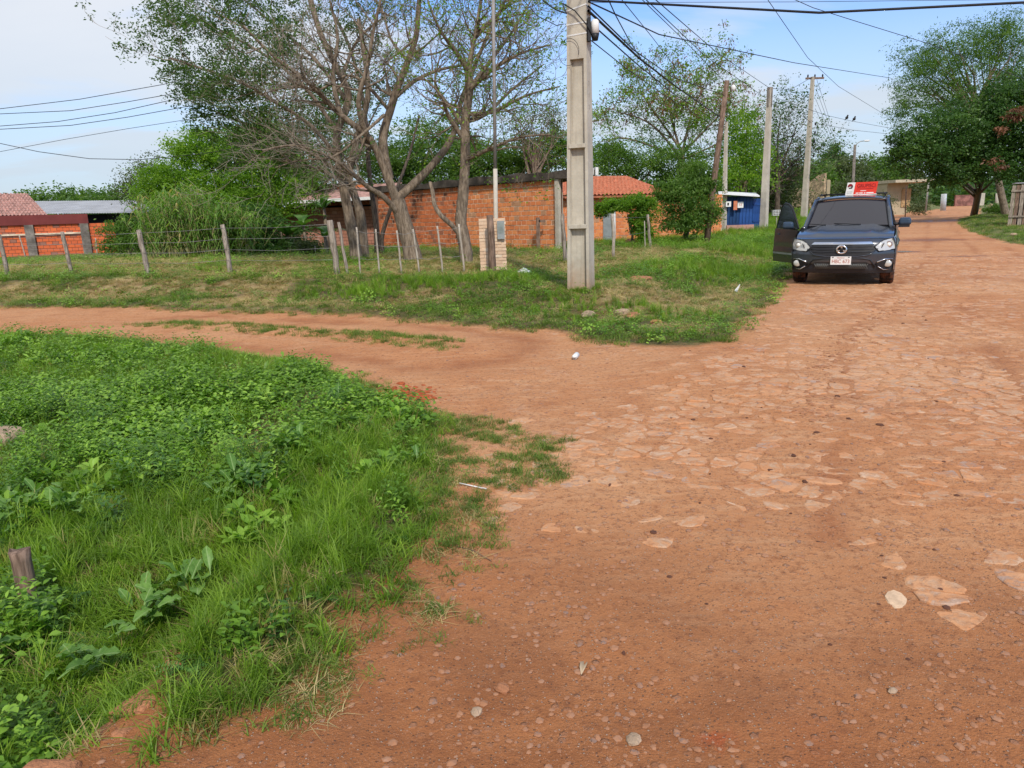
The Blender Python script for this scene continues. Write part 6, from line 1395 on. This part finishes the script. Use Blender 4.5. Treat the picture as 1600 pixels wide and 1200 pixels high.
wire('black cable looping into the concrete pole from the upper left', [(830, -20, 12.5), (850, 2, 12.3), (868, 15, 12.1), (885, 21, 12.0), onpole(-.21, -.18, 4.5), onpole(0, -.18, 4.36), onpole(.2, -.17, 4.12), onpole(.3, -.14, 3.95)], .010)
wire('thin black wire sagging left of the concrete pole', [(800, -20, 12.6), (840, 25, 12.4), (870, 40, 12.2), onpole(-.2, -.16, 4.2)], .006)
for px, py, Y, lb in ((1323, 186.5, 57.7, 'left of two small birds perched on the overhead line'), (1334.5, 188.5, 58.2, 'right of two small birds perched on the overhead line')):
    B = at(px, py, Y); t = thing('bird', lb, 'bird', B); m = MB(); m.sphere((0, 0, .12), (.10, .16, .11), 8, 6); m.sphere((0, -.13, .25), (.065, .07, .065), 7, 5); m.tube([(0, .1, .08), (0, .32, -.02)], [.05, .02], 5); m.tube([(0, -.19, .25), (0, -.25, .24)], [.02, .004], 4); m.build('body', simple('bird_feathers', (.05, .045, .045), .8, bump=0), t)

for px, Y, r_, lb in ((1378, 88, 1.5, 'small thorny bush at the left corner of the beige house'), (1436, 86, 1.1, 'small bush by the right corner of the beige house')):
    B = gb(px, 325, Y); bushy('corner_bush', lb, B, .05, [((B.x, B.y, B.z+r_*.9), (r_, r_, r_*.9))], 50, 40, .35, .16, L_OLI, M_BARK, cat='shrub', nbr=10)

# ================================================================== parked pickup facing the camera
def paint(name, c):
    t = NT(name); p = t.obj(); dust = t.rng(t.noise(p, 3, 5, .6), .45, .75, 0, .5); sepz = t.n('ShaderNodeSeparateXYZ'); t.l(p, sepz.inputs[0])
    low = t.rng(t.math('ADD', sepz.outputs[2], t.math('MULTIPLY', t.noise(p, 6, 4), .3)), .25, .75, .75, 0); d = t.math('ADD', t.math('MULTIPLY', dust, .12), t.math('MULTIPLY', low, .55), True)
    t.col(t.mix(d, c, (.30, .16, .10))).set(Roughness=t.rng(d, 0, .6, .24, .7), Metallic=.35); t.b.inputs['Coat Weight'].default_value = .6; t.b.inputs['Coat Roughness'].default_value = .08; t.b.inputs['Specular IOR Level'].default_value = .5; return t.m
M_PAINT = paint('steel_blue_paint', (.042, .050, .062))
M_PAINTC = NT('clean_blue_paint').col((.045, .070, .105)).set(Roughness=.25, Metallic=.35); M_PAINTC = M_PAINTC.m
M_GLASS = NT('tinted_glass').col((.020, .018, .024)).set(Roughness=.05); M_GLASS.b.inputs['Specular IOR Level'].default_value = .75; M_GLASS = M_GLASS.m
M_CHR = simple('chrome', (.72, .72, .73), .18, 1.0, var=.05, bump=0)
M_TYRE = NT('muddy_tyre'); _p = M_TYRE.obj(); M_TYRE.col(M_TYRE.mix(M_TYRE.rng(M_TYRE.noise(_p, 9, 5), .35, .6), (.020, .017, .015), (.13, .055, .032))).set(Roughness=.9); M_TYRE = M_TYRE.m
M_LAMP = NT('headlight_lens').col((.55, .54, .50)).set(Roughness=.12, Metallic=.25); M_LAMP.b.inputs['Specular IOR Level'].default_value = .8; M_LAMP = M_LAMP.m
M_TRIM = simple('dark_trim', (.018, .018, .020), .55, var=.2, bump=0)
M_BUMP = simple('lower_bumper', (.030, .034, .042), .5, var=.3, scale=4, bump=0)
YAW = R(-27.5)
FC = hit(1311, 447)             # ground point under the front bumper
FC.z = zat(FC.x, FC.y)
fwd = RZ(YAW)
car = thing('parked_pickup', 'dark steel blue pickup parked facing the camera with its front side door open', 'pickup truck', FC, YAW)
# local axes: -y towards the camera (vehicle nose at y = 0), +x to the right in the picture
def Wd(y): return .945-.14*max(0, (.5-y)/.5)**2
def zt(y):
    if y < 1.25: return .86+(1.04-.86)*(max(0, y-.05)/1.2)**.8
    return 1.04+.03*min(1, (y-1.25)/2)
def Fy(x, z):
    g = np.interp(z, [.18, .30, .45, .62, .80, .90, .98], [.14, .05, .0, .0, .05, .13, .22]); return float(.30*(abs(x)/.93)**3.2+g)
def grid(nu, nv, fn, name, mat, parent=car, thick=0, smooth=True, keep=None):
    V = []; F_ = []
    for i in range(nu+1):
        for j in range(nv+1): V.append(fn(i/nu, j/nv))
    for i in range(nu):
        for j in range(nv):
            if keep and not keep((i+.5)/nu, (j+.5)/nv): continue
            a = i*(nv+1)+j; F_.append((a, a+1, a+nv+2, a+nv+1))
    me = mesh_np(name, V, np.array(F_), smooth); o = link(name, me, mat, parent)
    if thick: s = o.modifiers.new('s', 'SOLIDIFY'); s.thickness = thick; s.offset = 0
    return o
# bumper and nose
def nose(u, v): x = (u*2-1)*.93; z = .42+.46*v; return (x, Fy(x, z), z)
grid(40, 14, nose, 'front_bumper', M_PAINT)
def lower(u, v): x = (u*2-1)*.93*(1-.03*(1-v)); z = .235+.19*v; return (x, Fy(x, z)+.012, z)
grid(36, 8, lower, 'lower_bumper', M_BUMP)
def patch(outline, off, name, mat, th=.03, sy=1):
    """a shaped panel lying on the nose surface"""
    bm = bmesh.new(); vs = [bm.verts.new((x, 0, z)) for x, z in outline]; f = bm.faces.new(vs); bmesh.ops.triangulate(bm, faces=[f]); bmesh.ops.subdivide_edges(bm, edges=bm.edges[:], cuts=2, use_grid_fill=True); bmesh.ops.triangulate(bm, faces=bm.faces[:])
    for v in bm.verts: v.co.y = Fy(v.co.x, v.co.z)-off
    r_ = bmesh.ops.extrude_face_region(bm, geom=bm.faces[:]); 
    for e_ in r_['geom']:
        if isinstance(e_, bmesh.types.BMVert): e_.co.y += th
    bmesh.ops.recalc_face_normals(bm, faces=bm.faces[:]); me = bpy.data.meshes.new(name); bm.to_mesh(me); bm.free(); return link(name, me, mat, car)
# hood
def hood(u, v):
    x = (u*2-1); y0 = Fy(x*.90, .885)-.004; y = y0+(1.28-y0)*v; w = Wd(y)-.012; X = x*w*(.93+.07*v*0); zc = .885+.25*v**.75; ze = zt(y)+.0
    z = (ze+(zc-ze)*(1-abs(x)**2.6))*(1-max(0, .25-v)*4)+(.885)*max(0, .25-v)*4+.018*math.exp(-((abs(x)-.55)/.1)**2)*min(1, 4*v); return (X, y, z)
grid(36, 16, hood, 'bonnet', M_PAINT)
# flanks with wheel arches
AX1, AX2, RW = .86, 3.92, .375
def arch(y, z): return min((y-AX1)**2+(z-.38)**2, (y-AX2)**2+(z-.38)**2) < .455**2
for sx in (-1, 1):
    def side(u, v, sx=sx):
        y = .27+4.70*u; z = .30+(zt(y)-.30)*v; w = Wd(y)-.05*max(0, (v-.75)/.25)**2-.02*(1-v); w += .035*math.exp(-((y-AX1)/.42)**2)*(v < .8)+.03*math.exp(-((y-AX2)/.45)**2)*(v < .8)
        return (sx*w, y, z)
    def kp(u, v, sx=sx):
        y = .27+4.70*u; z = .30+(zt(y)-.30)*v
        if arch(y, z): return False
        if sx < 0 and 1.30 < y < 2.35 and z > .38: return False
        return True
    grid(94, 16, side, 'side_panel', M_PAINT, keep=kp)
    m = MB(); m.tube([(sx*.90, AX1+.47*math.cos(a), .38+.47*math.sin(a)) for a in np.linspace(-.2, math.pi+.2, 18)], .03, 6); m.build('arch_trim', M_PAINT, car)
    for ya in (AX1, AX2):
        wl = bpy.data.objects.new('wheel', None); COL.objects.link(wl); wl.parent = car; wl.location = (sx*.80, ya, RW-.012)
        m = MB(); pr_ = [(-.12, .29), (-.125, .34), (-.105, .368), (-.04, .375), (.04, .375), (.105, .368), (.125, .34), (.12, .29)]; n = 36; vs = []
        for j in range(n):
            a = 2*math.pi*j/n; tr_ = .004*(j % 2)
            for x, r_ in pr_: vs.append((x, (r_-tr_)*math.cos(a), (r_-tr_)*math.sin(a)))
        k = len(pr_); fs = [(j*k+i, j*k+i+1, ((j+1) % n)*k+i+1, ((j+1) % n)*k+i) for j in range(n) for i in range(k-1)]; m.add(vs, fs, 0, True)
        for gx in (-.06, -.02, .02, .06): m.tube([(gx, .377*math.cos(a), .377*math.sin(a)) for a in np.linspace(0, 2*math.pi, 37)], .005, 4, False)
        ty = m.build('tyre', M_TYRE, wl)
        m = MB(); m.tube([(sx*.02, 0, 0), (sx*.10, 0, 0)], [.285, .285], 24)
        for q in range(5): a = q*1.2566; m.box((sx*.115, .15*math.cos(a), .15*math.sin(a)), (.03, .24, .07), Matrix.Rotation(a, 3, 'X'))
        m.build('rim', M_GREYM, wl)
m = MB(); m.box((0, 2.6, .42), (1.5, 4.2, .30)); m.box((0, AX1, .45), (1.35, .6, .5)); m.build('underbody', M_TRIM, car)
m = MB(); m.box((0, 2.2, .75), (1.70, 1.9, .62)); m.build('cabin_shade_block', M_TRIM, car)  # dark block in the cabin stands in for the shade behind the open door
# greenhouse
WS = [(-.79, 1.22, 1.10), (.79, 1.22, 1.10), (.67, 1.98, 1.61), (-.67, 1.98, 1.61)]
def ws(u, v, e=0.0):
    b = .79-.12*v; x = (u*2-1)*b; y = 1.22+.76*v+.10*(x/b)**2*(1-.4*v); z = 1.115+.515*v-.03*(x/b)**2*v-.01*(x/b)**2; return (x, y-.01, z)
grid(14, 8, ws, 'windscreen', M_GLASS)
def roof(u, v): x = (u*2-1)*.69; y = 1.96+1.45*v+.05*(u*2-1)**2*(1-v); return (x, y, 1.63+.075*math.sin(math.pi*min(1, .12+.8*v))-.055*abs(u*2-1)**2.5)
grid(18, 12, roof, 'roof', M_PAINT, thick=.03)
def cowl(u, v): x = (u*2-1)*.80; return (x, 1.17+.10*v+.10*(u*2-1)**2, 1.105+.012*v-.03*abs(u*2-1)**3)
grid(14, 2, cowl, 'wiper_cowl', M_TRIM)
for sx in (-1, 1):
    P0 = Vector((sx*.80, 1.24, 1.08)); P1 = Vector((sx*.685, 2.03, 1.615)); m = MB(); m.tube([P0+Vector((sx*.04, -.12, -.04)), P0, P0.lerp(P1, .5)+Vector((0, 0, .012)), P1], [.05, .045, .04, .04], 8); m.build('windscreen_pillar', M_PAINT, car)
    m = MB(); m.tube([P1, Vector((sx*.695, 2.6, 1.665)), Vector((sx*.69, 3.3, 1.63)), Vector((sx*.80, 3.75, 1.10))], [.04, .035, .035, .05], 8); m.build('roof_rail_frame', M_PAINT, car)
    m = MB(); a = [(sx*.86, 1.35, 1.055), (sx*.70, 2.08, 1.60), (sx*.70, 3.3, 1.60), (sx*.86, 3.62, 1.07)]; m.quad(*[Vector(q) for q in (a if sx > 0 else a[::-1])]); m.build('side_window', M_GLASS, car)
    m = MB(); m.box((sx*.785, 2.7, 1.36), (.03, .07, .52), Matrix.Rotation(-sx*.29, 3, 'Y')); m.build('door_pillar', M_TRIM, car)
    m = MB(); m.tube([(sx*.62, 2.15, 1.72), (sx*.62, 2.3, 1.735), (sx*.62, 3.15, 1.735), (sx*.62, 3.3, 1.70)], .018, 6); m.build('roof_rail', M_TRIM, car)
m = MB(); m.quad(Vector((-.69, 3.36, 1.58)), Vector((.69, 3.36, 1.58)), Vector((.80, 3.62, 1.08)), Vector((-.80, 3.62, 1.08))); m.build('rear_window', M_GLASS, car)
for x0, x1 in ((-.40, -.75), (.25, -.25)): m = MB(); m.tube([(x0, 1.21, 1.125), ((x0+x1)/2, 1.20, 1.140), (x1, 1.27, 1.15)], [.014, .009, .006], 5); m.build('wiper', M_TRIM, car)
m = MB(); m.box((0, 4.3, 1.04), (1.72, 1.30, .06)); m.build('bed_cover', M_TRIM, car)
m = MB(); m.box((0, 4.97, .78), (1.78, .05, .55)); m.build('tailgate', M_PAINT, car)
m = MB(); m.box((0, 5.05, .45), (1.75, .12, .18)); m.build('rear_bumper', M_BUMP, car)
# cross bars on the roof
for y in (2.68, 3.1): m = MB(); m.tube([(-.66, y, 1.745), (.66, y, 1.745)], .016, 6); m.build('roof_bar', M_TRIM, car)
# face
patch([(-.52, .775), (.52, .775), (.60, .70), (.47, .60), (.30, .575), (-.30, .575), (-.47, .60), (-.60, .70)], .012, 'grille', M_TRIM)
patch([(-.55, .785), (-.50, .83), (.50, .83), (.55, .785)], .022, 'grille_bar', M_CHR, .02)
for k in range(3): z = .74-.05*k; w = .52+.03*k-(.06 if k == 2 else 0); m = MB(); m.tube([(x, Fy(x, z)-.016, z) for x in np.linspace(-w, w, 11)], .006, 4); m.build('grille_slat', M_BUMP, car)
pts = [(x, z) for x, z in ((-.62, .70), (-.48, .585), (-.28, .558), (.28, .558), (.48, .585), (.62, .70))]
m = MB(); m.tube([(x, Fy(x, z)-.012, z) for x, z in pts], .012, 5); m.build('grille_surround', M_PAINT, car)
bd = bpy.data.objects.new('badge', None); COL.objects.link(bd); bd.parent = car; bd.location = (0, Fy(0, .68)-.03, .69)
m = MB(); m.tube([(.085*math.cos(a), -.004, .070*math.sin(a)) for a in np.linspace(0, 6.2832, 25)], .020, 6, False); m.build('badge_ring', M_CHR, bd)
m = MB(); m.sphere((0, .0, .0), (.035, .012, .030), 8, 6); m.build('badge_centre', M_TRIM, bd)
for a in (math.pi/2, math.pi*1.17, math.pi*1.83): m = MB(); m.box((.062*math.cos(a), -.012, .052*math.sin(a)), (.05, .02, .03), Matrix.Rotation(-a, 3, 'Y')); m.build('badge_wing', M_CHR, bd)
for sx in (-1, 1):
    hl = patch([(sx*a, z) for a, z in ((.56, .735), (.64, .65), (.91, .685), (.925, .80), (.905, .895), (.70, .855))], .016, 'headlight', M_LAMP, .05)
    m = MB(); c = (sx*.80, Fy(.80, .78)-.022, .775); m.tube([Vector(c), Vector(c)+Vector((0, -.012, 0))], [.062, .055], 14); m.build('lamp_reflector', M_CHR, hl)
    m = MB(); c = (sx*.80, Fy(.80, .78)-.038, .775); m.sphere(c, (.035, .012, .035), 10, 6); m.build('bulb_lens', simple('lamp_white', (.8, .8, .75), .1, bump=0), hl)
    m = MB(); m.tube([(sx*a, Fy(a, z)-.02, z) for a, z in ((.56, .735), (.64, .65), (.91, .685), (.925, .80), (.905, .895), (.70, .855), (.56, .735))], .010, 5); m.build('lamp_surround', M_TRIM, hl)
    m = MB(); m.box((sx*.69, Fy(.69, .74)-.02, .74), (.014, .02, .14), Matrix.Rotation(sx*.4, 3, 'Y')); m.build('lamp_divider', M_TRIM, hl)
    fl = patch([(sx*a, z) for a, z in ((.60, .44), (.66, .34), (.78, .30), (.87, .38), (.88, .50), (.76, .50))], .012, 'fog_light', M_TRIM, .04)
    m = MB(); c = (sx*.80, Fy(.80, .42)-.02, .42); m.sphere(c, (.075, .02, .065), 10, 6); m.build('fog_lens', M_LAMP, fl)
    m = MB(); m.tube([(sx*a, Fy(a, z)-.02, z) for a, z in ((.62, .45), (.76, .505), (.88, .50))], .012, 5); m.build('fog_trim', M_CHR, fl)
    m = MB(); m.tube([(sx*a, Fy(a, z)-.02, z) for a, z in ((.64, .37), (.74, .305), (.82, .31))], .009, 5); m.build('fog_trim', M_CHR, fl)
patch([(-.50, .42), (-.44, .45), (.44, .45), (.50, .42), (.42, .31), (-.42, .31)], .006, 'air_intake', M_TRIM)
m = MB()
for k in range(24):
    x = -.44+k*.0383
    for s in (-1, 1): m.tube([(x-s*.03, Fy(x, .32)-.012, .325), (x+s*.03, Fy(x, .42)-.012, .42)], .0035, 3)
m.build('intake_mesh', M_GREYM, car)
m = MB(); m.tube([(x, Fy(x, z)-.008, z) for x, z in ((-.60, .36), (-.50, .50), (-.36, .525), (.36, .525), (.50, .50), (.60, .36))], .016, 6); m.build('bumper_crease', M_BUMP, car)
# number plate
M_PLT = simple('plate_white', (.74, .72, .69), .5, var=.08, bump=0); M_PLR = simple('plate_red', (.42, .10, .06), .6, bump=0)
pl = bpy.data.objects.new('number_plate', None); COL.objects.link(pl); pl.parent = car; pl.location = (0, -.035, .485)
m = MB(); m.box((0, 0, 0), (.36, .012, .155)); m.build('plate', M_PLT, pl)
text('HBC 673', .098, M_PLR, pl, (0, -.008, -.018), name='plate_characters', sx=.86)
text('PARAGUAY', .026, M_PLR, pl, (0, -.008, .052), name='plate_heading')
for sx in (-1, 1): m = MB(); m.box((sx*.14, -.009, .062), (.022, .006, .018)); m.build('plate_screw', M_TRIM, pl)
# closed side mirror (right in the picture)
mr_ = bpy.data.objects.new('side_mirror', None); COL.objects.link(mr_); mr_.parent = car; mr_.location = (.84, 1.50, 1.12)
m = MB(); m.tube([(-.04, 0, -.01), (.10, -.02, .0)], [.03, .025], 7); m.build('mirror_arm', M_TRIM, mr_)
m = MB(); m.box((.20, -.02, .045), (.24, .13, .15), None, 0, .88); o = m.build('mirror_shell', M_PAINTC, mr_); bv = o.modifiers.new('b', 'BEVEL'); bv.width = .05; bv.segments = 4; m = MB(); m.box((.19, -.015, -.045), (.20, .10, .05)); m.build('mirror_base', M_TRIM, mr_)
# open front door (left in the picture)
DA = R(33); hinge = Vector((-.93, 1.30, 0)); dr = bpy.data.objects.new('open_door', None); COL.objects.link(dr); dr.parent = car; dr.location = hinge; dr.rotation_euler = (0, 0, -DA+math.pi/2*0)
# door local: +y along the closed door; opening turns it outwards (-x)
dr.rotation_euler = (0, 0, DA)
def dpanel(u, v): y = .02+1.06*u; z = .33+.72*v; return (-.02*math.sin(math.pi*v)-.01-.015*(v < .35)*1, y+.05*(v < .2)*0, z)
grid(12, 12, dpanel, 'door_skin', M_PAINT, dr)
m = MB(); m.box((.045, .55, .68), (.07, 1.04, .68)); m.build('door_inner', M_TRIM, dr)
oz = [(0.06, 1.05), (.30, 1.28), (.52, 1.47), (.72, 1.565), (.90, 1.585), (1.03, 1.50), (1.08, 1.05)]
m = MB(); n = len(oz); vs = [(.035+.16*(z-1.05), y, z) for y, z in oz]+[(.020+.16*(z-1.05), y, z) for y, z in oz]; m.add(vs, [tuple(range(n)), tuple(range(n, 2*n))[::-1]]+[(i, i+n, (i+1) % n+n, (i+1) % n) for i in range(n)]); m.build('door_window', M_GLASS, dr)
m = MB(); m.tube([(.03+.16*(z-1.05), y, z) for y, z in oz], .022, 6); m.build('window_frame', M_TRIM, dr)
m = MB(); m.box((-.035, .56, .52), (.02, 1.0, .035)); m.build('side_strip', M_GREYM, dr)
m = MB(); m.box((-.035, .93, .93), (.03, .16, .035)); m.build('door_handle', M_PAINT, dr)
m = MB(); m.box((-.022, .56, .60), (.012, 1.0, .012)); m.build('side_crease', M_BUMP, dr)
m = MB(); m.tube([(-.02, .14, 1.06), (-.14, .12, 1.07)], [.03, .025], 7); m.build('mirror_arm', M_TRIM, dr)
mm = bpy.data.objects.new('side_mirror', None); COL.objects.link(mm); mm.parent = dr; mm.location = (-.20, .13, 1.12); mm.rotation_euler = (0, 0, -DA+.1)
bpy.data.objects.remove(mm); m = MB(); m.box((0, 0, 0), (.24, .13, .15), None, 0, .88); o = m.build('mirror_shell', M_PAINTC, dr); o.location = (-.16, .16, 1.13); o.rotation_euler = (0, 0, -DA+.1); bv = o.modifiers.new('b', 'BEVEL'); bv.width = .05; bv.segments = 4
m = MB(); m.box((-.35, 1.9, 1.0), (.45, .15, .75)); m.box((-.35, 1.7, .65), (.45, .5, .15)); m.build('front_seat', M_TRIM, car)

# advertising board tied to the roof bars
M_RED = simple('sign_red', (.70, .045, .025), .5, var=.08, bump=0); M_BLK = simple('print_black', (.02, .015, .015), .6, bump=0); M_DRED = simple('print_dark_red', (.22, .01, .015), .6, bump=0)
q = Vector((.14, 2.62, 1.715)); wp = FC+fwd @ q
sgn = thing('roof_sign', 'red and white advertising board standing on the pickup roof bars', 'sign', wp, YAW+.03)
SX = Matrix.Translation((0, 0, 0)); Wb, Hb = .86, .385; sk = .05
def slab(x0, x1, y, th, name, mat, z0=0, z1=Hb, par=sgn):
    def s(x, z): return x+sk*z/Hb*1.0
    m = MB(); P = [(s(x0, z0), y, z0), (s(x1, z0), y, z0), (s(x1, z1), y, z1), (s(x0, z1), y, z1)]; m.add(P+[(a, b+th, c) for a, b, c in P], [(0, 1, 2, 3), (7, 6, 5, 4), (0, 4, 5, 1), (1, 5, 6, 2), (2, 6, 7, 3), (3, 7, 4, 0)]); return m.build(name, mat, par)
slab(-Wb/2, -Wb/2+.225, 0, .03, 'white_panel', M_PLT); slab(-Wb/2+.227, Wb/2, 0, .03, 'red_panel', M_RED)
slab(-.13, .33, -.003, .003, 'rule', M_DRED, .178, .190)
text('GRUPISCI', .155, M_DRED, sgn, (.155, -.004, .272), name='sign_lettering', sx=.80)
slab(-.02, .14, -.003, .003, 'white_line', M_PLT, .118, .136)
for x0, x1 in ((-.14, -.06), (-.04, .06), (.09, .13), (.16, .36)): slab(x0, x1, -.003, .003, 'white_print', M_PLT, .045, .075)
m = MB(); m.prism([(.075*math.cos(a), .075*math.sin(a)) for a in np.linspace(0, 3.6, 14)]+[(-.02, -.01)], .004, Matrix.Translation((-.295, -.001, .27)) @ Matrix.Rotation(math.pi/2, 4, 'X')); m.build('emblem_red', M_DRED, sgn)
m = MB(); m.prism([(-.04, -.07), (.05, -.07), (.075, -.02), (.065, .03), (.03, .0), (.02, -.035), (-.035, -.04)], .006, Matrix.Translation((-.295, -.001, .27)) @ Matrix.Rotation(math.pi/2, 4, 'X')); m.build('emblem_black', M_BLK, sgn)
for z in (.10, .06): slab(-.40, -.24, -.003, .003, 'grey_print', M_GREYM, z, z+.012)
for x in (-.3, .3): m = MB(); m.tube([(x, .03, .25), (x, .30, -.0)], .010, 5); m.build('stay', M_TRIM, sgn)
m = MB(); m.tube([(-.42, -.03, .008), (.46, -.03, .012)], .016, 6); m.build('white_tube', M_PLT, sgn)
sgn.scale = (.70, .70, .70)
